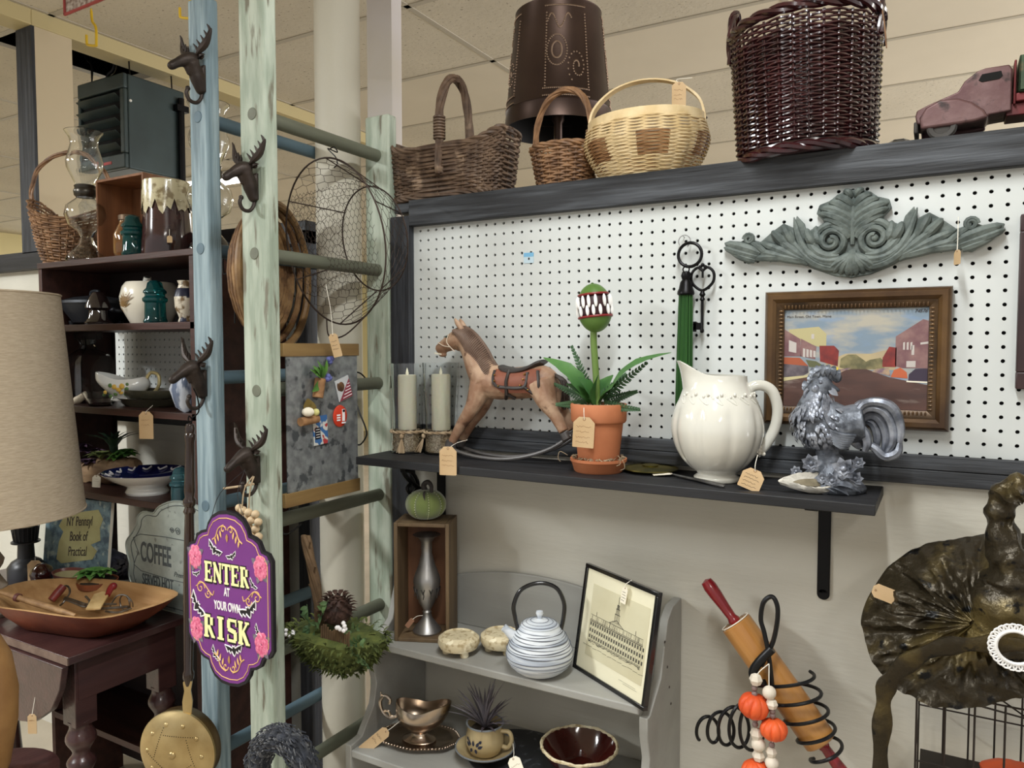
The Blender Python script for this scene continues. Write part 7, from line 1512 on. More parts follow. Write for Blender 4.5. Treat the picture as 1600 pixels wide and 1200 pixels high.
b = MB(); b.shell([(50 * s, 0), (56 * s, 4 * s), (66 * s, 12 * s), (68 * s, 13 * s)], 2 * s, 48, sy=.6); b.build('lower_dish', m_olive, o)
b = MB(); b.lathe([(.001, 13 * s), (50 * s, 13 * s), (58 * s, 20 * s), (60 * s, 26 * s), (57 * s, 26 * s), (48 * s, 15 * s), (0, 15 * s)], 48, sy=.6); b.build('upper_dish', m_olive, o)
q2 = Vector((P(205, 618, -.15).x, -.165, zB + .016)); s = S(q2)
o = thing('glass_bowl', 'small clear glass dish beside the floral gravy boat', 'dish', (P(160, 632, -.2).x, -.205, zB)); b = MB(); b.shell([(16 * s, 0), (18 * s, 3 * s), (24 * s, 16 * s), (27 * s, 22 * s)], 1.6 * s, 28); b.build('bowl', m_glass, o)
o = thing('floral_gravy_boat', 'white china gravy boat with yellow flowers and gold handle on the third shelf', 'gravy boat', q2, rz=rad(26)); m_fine = mat('white_porcelain', (238, 238, 234), .12, coat=.8)
b = MB(); pf = smoothpts([(r_, h_, 0) for r_, h_ in [(20, 0), (21, 2), (18, 5), (28, 16), (33, 26), (31, 34), (29, 38)]], 4); pf = [(v_.x * s, v_.y * s) for v_ in pf]; fullp = [(.0001, 0)] + pf + [(max(.0003, r_ - 1.5 * s), z_) for r_, z_ in pf[::-1] if z_ > 6 * s] + [(.0001, 6 * s)]; vs = []; n = 48
for (r_, z_) in fullp:
    for k in range(n):
        a = 2 * pi * k / n; kk = max(0, (z_ / s - 14) / 22); q_ = 1 + kk * .45 * max(0, -math.cos(a)) ** 4; vs.append((r_ * q_ * math.cos(a) * 1.12, r_ * q_ * math.sin(a) * .7, z_ + kk * (7 * s * max(0, -math.cos(a)) ** 2 - 4 * s * math.sin(a) ** 2)))
b.add(vs, [(i * n + k, i * n + (k + 1) % n, (i + 1) * n + (k + 1) % n, (i + 1) * n + k) for i in range(len(fullp) - 1) for k in range(n)]); b.build('bowl', m_fine, o, smooth=70)
b = MB(); b.tube(smoothpts([(32 * s, 0, 34 * s), (40 * s, 0, 44 * s), (52 * s, 0, 40 * s), (52 * s, 0, 24 * s), (42 * s, 0, 12 * s), (30 * s, 0, 10 * s)], 5), 2.8 * s, 8); b.build('handle', mat('gilded_handle', (206, 190, 140), .25, .3), o)
for nm, mm, pts_ in (('yellow_flowers', mat('yellow_flower', (226, 184, 84), .4), ((0, 18, 5), (6, 22, 4.4), (-6, 21, 4), (2, 13, 4), (-26, 12, 3))), ('green_leaves', mat('leaf_print_green', (96, 128, 72), .4), ((12, 18, 3.6), (-13, 23, 3.4), (8, 10, 3.2), (-8, 10, 3.4), (14, 25, 2.6), (-30, 8, 2.6), (-18, 6, 3)))):
    b = MB()
    for (x, z, r_) in pts_: 
        yy = -math.sqrt(max(0, 1 - (x / 42) ** 2)) * (min(33, 18 + (z - 3) * .85) * .7); b.sphere((x * s, yy * s, z * s + 2 * s), (r_ * s, 1.2 * s, r_ * s), 10, 6)
    b.build(nm, mm, o)
tp = P(228, 646, F2 - .012)
price_tag('kraft price tag hanging over the edge of the third bookcase shelf', tp, 24 * S(tp), 43 * S(tp), yaw=rad(22), string=[tp + Vector((.002, 0, .006)), tp + Vector((.003, .02, .022))], lines=2)
q = P(288, 650, -.21); s = S(q); o = thing('glass_bird', 'blue grey swirled art glass piece standing on end next to the blue ladder', 'art glass', (P(287, 650, -.24).x, -.225, zB))
b = MB(); b.tube([(0, 0, 0), (-5 * s, 0, 10 * s), (-10 * s, 0, 36 * s), (-3 * s, 0, 62 * s), (2 * s, 0, 72 * s)], [5 * s, 15 * s, 21 * s, 14 * s, 4 * s], 20); b.build('glass_body', mat('swirled_blue_glass', (92, 104, 128), .1, coat=.8, col2=(188, 194, 206), sc=30, st=(1, 1, .3), lo=.48, hi=.56), o)
# fourth shelf
q = P(170, 746, -.13); s = S(q); o = thing('succulent_planter', 'driftwood planter of mixed succulents on the fourth shelf', 'planter', (q.x, -.12, zC))
b = MB(); b.tube(smoothpts([(-66 * s, -8 * s, 10 * s), (-40 * s, 0, 14 * s), (0, 0, 18 * s), (36 * s, 0, 24 * s), (62 * s, 4 * s, 34 * s)], 4), [16 * s, 19 * s, 22 * s, 24 * s, 24 * s, 23 * s, 22 * s, 22 * s, 22 * s, 21 * s, 20 * s, 20 * s, 20 * s, 18 * s, 15 * s, 12 * s, 8 * s], 12)
b.v = [v_ + Vector((0, 0, .006 * noise.noise(v_ * 50))) for v_ in b.v]; b.v = [Vector((v_.x, v_.y, max(v_.z, 0))) for v_ in b.v]; b.build('driftwood', mat('driftwood', (152, 124, 92), .8, col2=(104, 80, 58), sc=30, st=(.2, 1, 1), bump=1, bsc=60), o)
def rosette(b, c_, r_, n_, e0=.2, w_=.28): 
    for ring in range(3):
        for k in range(n_): a = 2 * pi * (k + ring * .5) / n_; e_ = e0 + ring * .4; L = r_ * (1 - ring * .22); b.leaf(c_, c_ + Vector((math.cos(a) * math.cos(e_), math.sin(a) * math.cos(e_), math.sin(e_))) * L, L * w_, .2, (0, 0, 1), n=4, fold=.4)
b = MB(); rosette(b, Vector((-10 * s, -10 * s, 38 * s)), 26 * s, 9, .25, .2); b.build('green_succulent', mat('succulent_olive', (92, 108, 60), .5, col2=(120, 128, 78), sc=30), o)
b = MB(); rosette(b, Vector((0, 4 * s, 44 * s)), 52 * s, 8, .7, .09); b.build('aloe', mat('aloe_dark', (48, 70, 52), .5), o)
b = MB(); rosette(b, Vector((-46 * s, -6 * s, 38 * s)), 26 * s, 9, .4); rosette(b, Vector((-36 * s, -16 * s, 28 * s)), 20 * s, 9, .2); rosette(b, Vector((-58 * s, -14 * s, 52 * s)), 18 * s, 8, .2); b.build('purple_succulent', mat('succulent_purple', (88, 66, 84), .5, col2=(60, 44, 58), sc=30), o)
b = MB()
for (x, z) in ((30, 44), (44, 50), (22, 38), (50, 46)): rosette(b, Vector((x * s, -4 * s, z * s)), 17 * s, 7, .1, .35)
b.build('bright_leaves', mat('bright_leaf', (96, 142, 60), .5), o)
q = P(228, 770, -.17); s = S(q); o = thing('pedestal_dish', 'white footed dish with dark blue glossy inside and white strokes', 'dish', (q.x, -.165, zC))
b = MB(); b.lathe([(.001, 0), (33 * s, 0), (34 * s, 3 * s), (30 * s, 10 * s), (36 * s, 14 * s), (58 * s, 24 * s), (68 * s, 32 * s), (70 * s, 34 * s)], 48, cap=False, sy=.9); dd = b.build('outside', m_fine, o)
b = MB(); b.lathe([(70 * s, 34 * s), (68 * s, 35 * s), (56 * s, 28 * s), (34 * s, 19 * s), (.001, 17 * s)], 48, cap=False, sy=.9); b.build('blue_inside', mat('cobalt_glaze', (24, 30, 92), .1, coat=1, col2=(16, 20, 66), sc=8), o)
b = MB()
for k in range(9):
    a = rad(40 + 24 * k); b.tube(smoothpts([(62 * s * math.cos(a), 56 * s * math.sin(a), 33 * s), (54 * s * math.cos(a + .12), 48 * s * math.sin(a + .12), 29.5 * s), (58 * s * math.cos(a + .22), 52 * s * math.sin(a + .22), 31.5 * s)], 4), 1.4 * s, 5)
b.build('white_strokes', m_wht, o)
tp = P(151, 744, -.232)
price_tag('small cream price tag tied at the left rim of the blue and white dish', tp, .026, .038, ang=rad(4), yaw=rad(30), paper=m_cream_paper, lines=2, string=[tp + Vector((.01, 0, .008)), tp + Vector((.02, .01, .014))])
# ================================================================ table and things on it
m_tbl = wood('dark_mahogany', (70, 44, 42), (50, 30, 30), rough=.3, axis='y', coat=.3); m_tbe = mat('worn_table_edge', (120, 100, 88), .6, col2=(92, 72, 62), sc=30)
TZ = .75; tx1 = -1.82; ty0 = -.595; ty1 = -.256; tx0 = -2.75
o = thing('drop_leaf_table', 'dark mahogany drop leaf table with turned legs under the dough bowl', 'table', ((tx0 + tx1) / 2, (ty0 + ty1) / 2, 0)); cx_, cy_ = (tx0 + tx1) / 2, (ty0 + ty1) / 2; hx_, hy_ = (tx1 - tx0) / 2, (ty1 - ty0) / 2
b = MB(); b.bb(-hx_, hx_, -hy_, hy_, TZ - .02, TZ); b.build('table_top', m_tbl, o, bev=.002)
b = MB(); b.bb(-hx_, hx_, -hy_ - .003, -hy_ - .0002, TZ - .019, TZ - .0005); b.build('worn_edge', m_tbe, o, smooth=0)
b = MB(); lf = [(-hx_, TZ - .022), (hx_ - .005, TZ - .022), (hx_ - .02, TZ - .08), (hx_ - .06, TZ - .14), (hx_ - .14, TZ - .19), (hx_ - .3, TZ - .22), (-hx_, TZ - .22)]; b.prism(lf, -hy_ - .012, -hy_ + .004); b.build('drop_leaf', m_tbl, o, bev=.002)
b = MB(); b.bb(-hx_ + .05, hx_ - .03, -hy_ + .04, hy_ - .03, TZ - .13, TZ - .02); b.build('apron', m_tbl, o, smooth=0)
for (lx, ly) in ((hx_ - .06, -hy_ + .06), (hx_ - .06, hy_ - .05), (-hx_ + .08, -hy_ + .06), (-hx_ + .08, hy_ - .05)):
    b = MB(); b.bb(lx - .028, lx + .028, ly - .028, ly + .028, TZ - .20, TZ - .02); b.lathe([(v_.x, v_.y) for v_ in smoothpts([(.02, 0, 0), (.024, .03, 0), (.018, .06, 0), (.03, .1, 0), (.024, .2, 0), (.02, .3, 0), (.032, .36, 0), (.022, .38, 0), (.034, .40, 0), (.024, .42, 0), (.034, .45, 0), (.02, .475, 0), (.036, .51, 0), (.026, .54, 0), (.03, .56, 0)], 5)], 28, c=(lx, ly, 0)); b.build('leg', m_tbl, o, bev=.002)
tp = Vector((P(50, 1118, ty0 - .02).x, ty0 - .02, P(50, 1118, ty0 - .02).z))
price_tag('kraft price tag hanging below the drop leaf table', tp, .022, .05, yaw=rad(30), lines=1, string=[tp + Vector((0, .01, .05))])
# dough bowl
rim = [(-12, 925), (40, 908), (112, 903), (180, 906), (272, 922), (264, 938), (206, 957), (140, 967), (40, 955), (-12, 946)]
bot = [(-20, 968), (60, 950), (112, 946), (170, 948), (212, 962), (200, 975), (184, 996), (150, 1001), (70, 994), (0, 980)]
rw = [PZ(x, y, .825) for x, y in rim]; bw = [PZ(x, y, TZ + .001) for x, y in bot]
c_ = sum(rw, Vector()) / len(rw); c_.z = TZ
# keep the true hollow: base is the rim outline drawn in around its centre
o = thing('dough_bowl', 'long red painted wooden dough bowl holding old kitchen tools', 'wooden bowl', c_)
ro = smoothpts([v_ - c_ for v_ in rw], 4, True); n = len(ro)
def ringp(k, z): return [Vector((v_.x * k, v_.y * k, z)) for v_ in ro]
hR = .075
outer = [ringp(.60, 0), ringp(.66, .004), ringp(.86, .04), ringp(1.0, hR)]; inner = [ringp(.955, hR + .001), ringp(.80, .045), ringp(.60, .016), ringp(.3, .012)]
def skin(b, rings, c0=None, c1=None):
    vs = [v_ for r_ in rings for v_ in r_]; fs = [(i * n + k, i * n + (k + 1) % n, (i + 1) * n + (k + 1) % n, (i + 1) * n + k) for i in range(len(rings) - 1) for k in range(n)]
    if c0: fs.append(list(range(n)))
    if c1: fs.append([(len(rings) - 1) * n + k for k in range(n)])
    b.add(vs, fs)
b = MB(); skin(b, outer, True); b.build('painted_outside', mat('red_brown_milk_paint', (124, 62, 38), .5, col2=(92, 42, 26), sc=8, bump=.3), o, smooth=60)
b = MB(); skin(b, [outer[-1]] + inner, False, True); b.build('bare_inside', wood('worn_maple_inside', (184, 146, 100), (150, 110, 68), rough=.6, axis='x'), o, smooth=60)
bc0 = c_.copy()
def BP(px, py, z): return PZ(px, py, TZ + z)
def tool(name, label, cat, p0): return thing(name, label, cat, p0)
p0, p1 = BP(0, 925, .085), BP(118, 962, .045); o = tool('wooden_spoon_handle', 'long turned wooden handle lying across the left side of the dough bowl', 'kitchen tool', p0); d = p1 - p0
b = MB(); b.tube([d * t for t in (0, .1, .2, .24, .28, .5, .8, 1)], [.004, .006, .007, .0105, .007, .009, .008, .005], 12); b.build('handle', mat('worn_beech', (176, 140, 98), .6, col2=(140, 106, 72), sc=40), o)
b = MB(); b.tube([d * .22, d * .26], .0112, 12); b.build('dark_ring', mat('rubbed_maroon', (104, 60, 56), .5), o)
p0 = BP(80, 938, .045); o = tool('hand_mixer_grip', 'old hand beater with faded red grip and wire crank in the dough bowl', 'kitchen tool', p0); q1 = BP(99, 916, .075) - p0
b = MB(); b.tube([Vector((0, 0, 0)), q1 * .5, q1], [.010, .012, .0105], 14); b.build('red_grip', mat('faded_red_paint', (132, 52, 46), .45, col2=(104, 40, 36), sc=30), o)
m_steel = mat('worn_steel', (150, 146, 140), .3, .9, col2=(104, 98, 92), sc=30)
b = MB(); L_ = lambda x, y, z: BP(x, y, z) - p0; b.tube(smoothpts([L_(99, 916, .075), L_(106, 916, .075), L_(109, 926, .065), L_(100, 940, .05), L_(94, 946, .04)], 5), .0028, 8); b.tube(smoothpts([L_(100, 936, .055), L_(116, 942, .05), L_(133, 948, .045), L_(140, 940, .05), L_(134, 932, .055)], 5), .0032, 8); b.tube([L_(102, 934, .06), L_(134, 945, .05)], .0045, 6)
b.tube(arc(tuple(L_(195, 942, .05)), .022, 0, 360, 20, 'xz')[:-1], .0022, 6, closed=True); b.tube([L_(134, 944, .05), L_(182, 944, .05)], .003, 6); b.build('metal_crank', m_steel, o)
p0 = BP(146, 950, .05); o = tool('wooden_scraper', 'pale notched wooden scraper with red knob lying in the dough bowl', 'kitchen tool', p0); L_ = lambda x, y, z: BP(x, y, z) - p0
b = MB(); q_ = [L_(134, 951, .05), L_(147, 951, .05), L_(157, 950, .05), L_(171, 926, .07), L_(160, 924, .07), L_(147, 928, .065)]; nrm = Vector((0, 0, .004)); b.add(q_ + [v_ - nrm for v_ in q_], [list(range(6)), list(range(6, 12))[::-1]] + [(i, i + 6, (i + 1) % 6 + 6, (i + 1) % 6) for i in range(6)]); b.build('blade', mat('pale_birch', (206, 178, 128), .6, col2=(184, 152, 102), sc=30), o, smooth=0)
b = MB(); b.tube([L_(168, 930, .066), L_(172, 921, .076), L_(176, 916, .082)], [.007, .009, .010], 12); b.sphere(L_(177, 916, .082), .0105, 12, 10); b.build('red_knob', m_redp, o)
p0 = BP(200, 948, .04); o = tool('potato_masher', 'steel wire masher head with curved blade lying at the right of the dough bowl', 'kitchen tool', p0); L_ = lambda x, y, z: BP(x, y, z) - p0
b = MB(); b.tube(smoothpts([L_(172, 948, .04), L_(182, 932, .07), L_(196, 930, .075), L_(206, 940, .06), L_(208, 948, .04)], 5), .0022, 7); b.tube(smoothpts([L_(165, 955, .035), L_(185, 957, .035), L_(205, 950, .04)], 5), .003, 7); b.tube([L_(150, 952, .04), L_(200, 948, .045)], .0036, 7); b.build('wire_head', m_steel, o)
# big linen lamp
y_l = -.535; q = P(-30, 640, y_l); s = S(q); zt_, zb_ = P(-22, 456, y_l).z, P(-22, 806, y_l).z
o = thing('table_lamp', 'large table lamp with linen drum shade at the left edge', 'lamp', (q.x, y_l, TZ))
m_linen = mat('linen_shade', (206, 190, 166), .9, col2=(184, 166, 142), sc=150, st=(.3, .3, 2), lo=.3, hi=.7, bump=.5, bsc=260, bst=(.4, .4, 2))
b = MB(); b.lathe([(140 * s, zb_ - TZ), (139.5 * s, zb_ - TZ + .004), (112 * s, zt_ - TZ - .004), (112 * s, zt_ - TZ), (110.5 * s, zt_ - TZ), (138.5 * s, zb_ - TZ)], 64, cap=False); shd = b.build('lamp_shade', m_linen, o)
b = MB()
for (r_, z_) in ((139.6, zb_ - TZ + .003), (112.2, zt_ - TZ - .003)): b = MB(); b.tube(arc((0, 0, z_), r_ * s, 0, 360, 60, 'xy')[:-1], .003, 6, closed=True); b.build('shade_trim', m_linen, shd)
b = MB(); b.lathe([(.06, 0), (.062, .01), (.05, .02), (.03, .035), (.045, .06), (.05, .08), (.035, .105), (.028, .12), (.04, .14), (.044, .155), (.03, .18), (.018, .2), (.012, .23), (.008, .3), (.006, zt_ - TZ - .02), (0, zt_ - TZ - .018)], 36); b.build('lamp_base', mat('pale_carved_stone', (166, 154, 140), .6, col2=(132, 120, 108), sc=14, bump=.5), o)
b = MB(); 
for k in range(3): a = 2 * pi * k / 3; b.tube([(0, 0, zt_ - TZ - .02), (111 * s * math.cos(a), 111 * s * math.sin(a), zt_ - TZ - .006)], .0018, 6)
b.build('shade_spider', m_bw, shd)
# candle stick with tea light
q = PZ(42, 917, .765); q = P(42, 905, -.33); s = S(q); o = thing('candle_stand', 'dark stoneware bottle-shaped candle stand with white candle and kraft label', 'candle holder', (q.x, -.33, TZ + .001)); z0_ = 0
hB = P(42, 860, -.30).z - TZ; hC = P(42, 843, -.30).z - TZ; hT = P(42, 812, -.30).z - TZ
b = MB(); b.lathe([(.001, 0), (25 * s, 0), (26 * s, .004), (26 * s, hB * .62), (20 * s, hB * .8), (12 * s, hB * .9), (11 * s, hC), (20 * s, hC + .004), (20 * s, hC + .008)], 32); b.build('bottle', mat('black_stoneware', (32, 32, 34), .4, col2=(46, 46, 50), sc=12), o)
b = MB(); b.lathe([(20 * s, hC + .004), (15 * s, hC + .01), (17 * s, hT - .012), (18 * s, hT - .010), (16 * s, hT - .010)], 28, cap=False)
for k in range(20): a = 2 * pi * k / 20; b.tube([(16 * s * math.cos(a), 16 * s * math.sin(a), hC + .01), (19 * s * math.cos(a), 19 * s * math.sin(a), hT - .010)], .0014, 5)
b.build('pierced_cup', m_iron2, o)
b = MB(); b.lathe([(.001, hC + .012), (15 * s, hC + .012), (15.5 * s, hT), (12 * s, hT + .003), (0, hT)], 24); b.build('candle', m_wax, o)
tp = Vector((P(56, 878, -.34).x, -.342, P(56, 878, -.34).z))
price_tag('wide kraft label hanging on the dark candle stand', tp, 24 * S(tp), 38 * S(tp), yaw=rad(32), lines=0, string=[tp + Vector((-.006, .004, .012))])
# clear chimney behind
q = P(60, 870, -.2); s = S(q); o = thing('glass_chimney', 'clear glass lamp chimney standing behind the candle stand', 'glass chimney', (q.x + .01, -.19, zD)); b = MB(); b.shell([(16 * s, 0), (20 * s, 30 * s), (14 * s, 60 * s), (15 * s, 78 * s)], 1.2 * s, 24); b.build('chimney', m_glass, o)
# book
pbl, pbr = P(72, 872, -.14), P(150, 858, -.14); o = thing('hardback_book', 'blue illustrated old book of practical recipes propped upright under the bookcase shelf', 'book', (P(66, 860, -.285).x, -.29, TZ + .001)); bw_ = P(150, 860, -.285).x - P(66, 860, -.285).x; bh_ = P(110, 783, -.285).z - TZ
o.rotation_euler = (rad(-6), 0, rad(6))
b = MB(); b.bb(0, bw_, 0, .014, 0, bh_); bk_ = b.build('cover', mat('book_cover_blue', (104, 128, 136), .5, col2=(64, 84, 98), sc=34, lo=.45, hi=.6, col3=(150, 164, 158), sc3=28, lo3=.56, hi3=.62), o, bev=.001); b = MB(); b.bb(.003, bw_ + .0006, .002, .012, .002, bh_ - .002); b.build('page_block', m_cream_paper, o, smooth=0)
b = MB(); b.prism([(x * bw_, z * bh_) for x, z in [(.22, .28), (.3, .24), (.78, .34), (.84, .44), (.74, .5), (.88, .56), (.86, .7), (.9, .8), (.82, .9), (.6, .86), (.3, .78), (.22, .66), (.3, .6), (.24, .48)]], -.0008, 0); b.build('title_scroll', mat('scroll_olive', (176, 172, 120), .5, col2=(156, 150, 100), sc=14), bk_, smooth=0)
for i, t_ in enumerate(('NY Pennsyl', 'Book of', 'Practical')): text('lettering', t_, .042, m_ink, bk_, (bw_ * .54, -.0014, bh_ * (.74 - .17 * i)), rot=(rad(90), rad(-6), 0), ext=.0002, sx=.6, shear=.2, off=.0002)
# bowls and succulent pot and crow
q = P(112, 884, -.335); s = S(q) * .8; o = thing('footed_bowl', 'brown footed bowl with pale inside beneath the old book', 'bowl', (q.x, -.335, TZ + .001)); b = MB(); b.shell([(18 * s, 0), (19 * s, 4 * s), (10 * s, 14 * s), (20 * s, 22 * s), (44 * s, 42 * s), (48 * s, 50 * s)], 2 * s, 36, sy=.6); b.build('bowl', mat('red_brown_bowl', (116, 62, 54), .35, col2=(70, 36, 34), sc=8), o); b = MB(); b.lathe([(45 * s, 46 * s), (20 * s, 26 * s), (.001, 25 * s)], 36, cap=False, sy=.6); b.build('pale_inside', mat('pale_olive_glaze', (150, 142, 106), .4), o)
q = P(160, 900, -.30); s = S(q) * .8; o = thing('potted_succulent', 'green succulent in a worn terracotta pot behind the dough bowl', 'potted plant', (q.x, -.315, TZ + .001))
b = MB(); b.shell([(26 * s, 0), (27 * s, 2 * s), (33 * s, 30 * s), (36 * s, 31 * s), (37 * s, 42 * s)], 2.4 * s, 32); b.build('pot', mat('worn_terracotta', (150, 84, 50), .7, col2=(104, 60, 42), sc=14), o); b = MB(); b.lathe([(.001, 38 * s), (34 * s, 38 * s), (30 * s, 42 * s), (0, 44 * s)], 20); b.build('soil', mat('dark_moss', (52, 44, 36), .9), o)
b = MB(); rosette(b, Vector((-8 * s, -4 * s, 46 * s)), 36 * s, 9, .15, .38); rosette(b, Vector((16 * s, 2 * s, 52 * s)), 26 * s, 8, .2, .34); b.build('leaves', mat('succulent_green', (72, 124, 56), .4, col2=(112, 160, 84), sc=30), o)
b = MB()
for k in range(60): a = R.random() * 6.28; q_ = Vector((-24 * s + R.random() * 16 * s, -22 * s, 40 * s)); b.tube([q_, q_ + Vector(((R.random() - .5) * 14 * s, -5 * s, -8 * s * R.random())), q_ + Vector(((R.random() - .8) * 24 * s, -8 * s, -26 * s * R.random()))], .5 * s, 3)
b.build('hanging_moss', mat('grey_moss', (150, 144, 120), .8), o)
q = P(185, 890, -.22); s = S(q); o = thing('crow_figure', 'black feathered crow figure lying behind the succulent pot', 'bird figure', (q.x, -.2, zD + .02)); m_crow = mat('black_feather', (36, 36, 44), .6, col2=(54, 54, 66), sc=30)
b = MB(); b.tube(smoothpts([(-44 * s, 0, 30 * s), (-36 * s, 0, 32 * s), (-22 * s, 0, 26 * s), (0, 0, 14 * s), (24 * s, 0, 20 * s), (48 * s, 0, 40 * s)], 4), [1 * s, 3 * s, 6 * s, 10 * s, 12 * s, 12 * s, 12 * s, 13 * s, 15 * s, 17 * s, 18 * s, 18 * s, 17 * s, 15 * s, 13 * s, 11 * s, 9 * s, 7 * s, 5 * s, 3 * s, 2 * s], 12); b.v = [Vector((v_.x, v_.y, max(v_.z, -.02))) for v_ in b.v]; b.build('body', m_crow, o)
b = MB()
for k in range(60): t = R.random(); x = (-20 + 60 * t) * s; z = (14 + 14 * t) * s; a = R.random() * 3.14; c2 = Vector((x, -math.sin(a) * 15 * s, z + math.cos(a) * 14 * s)); b.leaf(c2, c2 + Vector((20 * s, -3 * s, 6 * s)), 4 * s, .1, (0, -1, .3), n=4)
b.build('feathers', m_crow, o)
q = P(66, 912, -.36); s = S(q); o = thing('round_knob_stopper', 'glossy dark red-brown round knob beside the dough bowl', 'knob', (q.x, -.36, TZ)); b = MB(); b.lathe([(.001, 0), (12 * s, 0), (8 * s, 8 * s), (9 * s, 18 * s), (15 * s, 24 * s), (17 * s, 32 * s), (14 * s, 42 * s), (6 * s, 48 * s), (0, 49 * s)], 24); b.build('knob', mat('glossy_maroon', (60, 26, 24), .12, coat=1), o)
# coffee sign
SYc = -.262; sc_ = P(243, 922, SYc); s = S(sc_)
pts = [(250, 791), (241, 801), (226, 799), (217, 806), (215, 818), (208, 832), (199, 845), (200, 862), (204, 880), (203, 898), (208, 915), (215, 930)]
lp = [P(x, y, SYc) for x, y in pts]; xr_ = P(330, 900, SYc).x; bz = TZ; cxs = P(291, 860, SYc).x
o = thing('coffee_sign', 'scalloped galvanized metal COFFEE sign reading served hot, leaning behind the dough bowl', 'sign', (cxs, SYc, bz))
L0 = [(v_.x - cxs, v_.z - bz) for v_ in lp]; L0 = [(L0[0][0] * .4, L0[0][1] + .022)] + L0; L0 += [(L0[-1][0] + .01, .03), (L0[-1][0] + .03, .002)]
poly = L0 + [(-x, z) for x, z in L0[::-1]]; polyS = sm2(poly, 3)
b = MB(); b.prism(polyS, -.003, .001); pl0 = b.build('plate', mat('sign_galvanized', (168, 176, 170), .5, .4, col2=(146, 154, 148), sc=20, col3=(120, 126, 122), sc3=50, lo3=.62, hi3=.68), o, smooth=0)
m_rib = mat('sign_raised_border', (150, 158, 152), .45, .5); cz_ = sum(z for _, z in poly) / len(poly)
b = MB(); b.tube([(x, -.003, z) for x, z in polyS], .0026, 6, closed=True); b.build('rolled_edge', m_rib, o)
m_ink3 = mat('sign_grey_ink', (66, 72, 74), .6)
b = MB(); b.tube([(x * .91, -.0034, cz_ + (z - cz_) * .92) for x, z in polyS], .0011, 5, closed=True)
zz1, zz0 = P(230, 836, SYc).z - bz, P(230, 893, SYc).z - bz; wx1 = cxs - P(218, 860, SYc).x
b.tube(smoothpts([(-wx1 + .01, -.0034, zz1), (wx1 - .01, -.0034, zz1), (wx1, -.0034, (zz0 + zz1) / 2), (wx1 - .01, -.0034, zz0), (-wx1 + .01, -.0034, zz0), (-wx1, -.0034, (zz0 + zz1) / 2)], 3, True), .0011, 5, closed=True)
for sg in (-1, 1): 
    for (cx3, r_) in ((.03, .012), (.055, .009)): b.tube([(sg * (cx3 + r_ * (1 - t / 26) * math.cos(t * .5)), -.0036, zz1 + .028 + r_ * (1 - t / 26) * math.sin(t * .5)) for t in range(24)], .0010, 5)
b.build('border_lines', m_ink3, o)
lx_ = P(221, 860, SYc).x - cxs; text('lettering', 'COFFEE', .080, m_ink3, o, (lx_, -.0034, P(221, 862, SYc).z - bz), sx=.50, off=.0014, ext=.0006, ax='LEFT'); text('lettering', 'Premium', .020, m_ink3, o, (-.015, -.0034, zz0 + .012), shear=.3, ext=.0005)
text('lettering', 'SERVED HOT', .046, m_ink3, o, (lx_ + .006, -.0034, P(240, 908, SYc).z - bz), sx=.52, off=.0005, ext=.0006, ax='LEFT')
# tan gourd vase at lower left edge
q = P(-22, 1100, -.85); s = S(q); q.z = P(-22, 1215, -.85).z; o = thing('wooden_gourd_vase', 'tan turned wooden vase cut off by the lower left edge', 'vase', q); b = MB(); b.shell([(22 * s, 0), (30 * s, 20 * s), (42 * s, 90 * s), (44 * s, 140 * s), (36 * s, 195 * s), (18 * s, 235 * s), (14 * s, 250 * s)], 3 * s, 40); b.build('vase', mat('tan_turned_wood', (150, 112, 66), .5, col2=(126, 90, 50), sc=12), o)
o2_ = thing('plant_stool', 'low dark stool carrying the tan wooden vase', 'stool', (q.x, q.y, 0)); b = MB(); b.lathe([(.12, q.z - .025), (.125, q.z - .02), (.125, q.z - .002), (.12, q.z)], 32); b.build('seat', m_tbl, o2_)
for k in range(3): a = 2 * pi * k / 3; b = MB(); b.tube([(.09 * math.cos(a), .09 * math.sin(a), q.z - .025), (.11 * math.cos(a), .11 * math.sin(a), 0)], .012, 10); b.build('leg', m_tbl, o2_)
# unit heater
hy0 = P(160, 190, 1.96 - 1.62).y; q0 = P(124, 270, .34); q1 = P(192, 112, .34); hh_ = P(192, 112, .34).z - P(192, 262, .34).z; hw_ = q1.x - P(122, 200, .34).x
m_htr = mat('grey_green_enamel', (60, 72, 72), .4, .3, col2=(52, 62, 62), sc=6)
o = thing('unit_heater', 'grey green ceiling hung unit heater with black louvres', 'heater', (q1.x - hw_, .34, P(192, 262, .34).z))
dpt = .29
b = MB(); b.bb(0, hw_, .02, dpt, 0, hh_); b.bb(0, hw_, 0, .02, 0, hh_ * .16); b.bb(0, hw_, 0, .02, hh_ * .84, hh_); b.bb(0, .018, 0, .02, hh_ * .16, hh_ * .84); b.bb(hw_ - .03, hw_, 0, .02, hh_ * .16, hh_ * .84); b.build('casing', m_htr, o, bev=.006, seg=3)
b = MB(); b.bb(.018, hw_ - .03, .016, .019, hh_ * .16, hh_ * .84); b.build('dark_opening', m_dark, o, smooth=0)
for k in range(5): b = MB(); Mx = Matrix.Translation((0, -.004, hh_ * (.24 + .13 * k))) @ Matrix.Rotation(rad(-32), 4, 'X'); b.bb(.02, hw_ - .032, -.018, .022, -.001, .001, M=Mx); b.build('louvre', m_htr, o, smooth=0)
b = MB(); b.sphere((hw_ + .001, .03, hh_ * .72), .006); b.build('screw', m_fit, o)
b = MB(); b.bb(.55 * hw_, .72 * hw_, -.0015, 0, hh_ * .06, hh_ * .09); b.build('maker_plate', mat('badge_red', (170, 60, 60), .4), o, smooth=0)
b = MB()
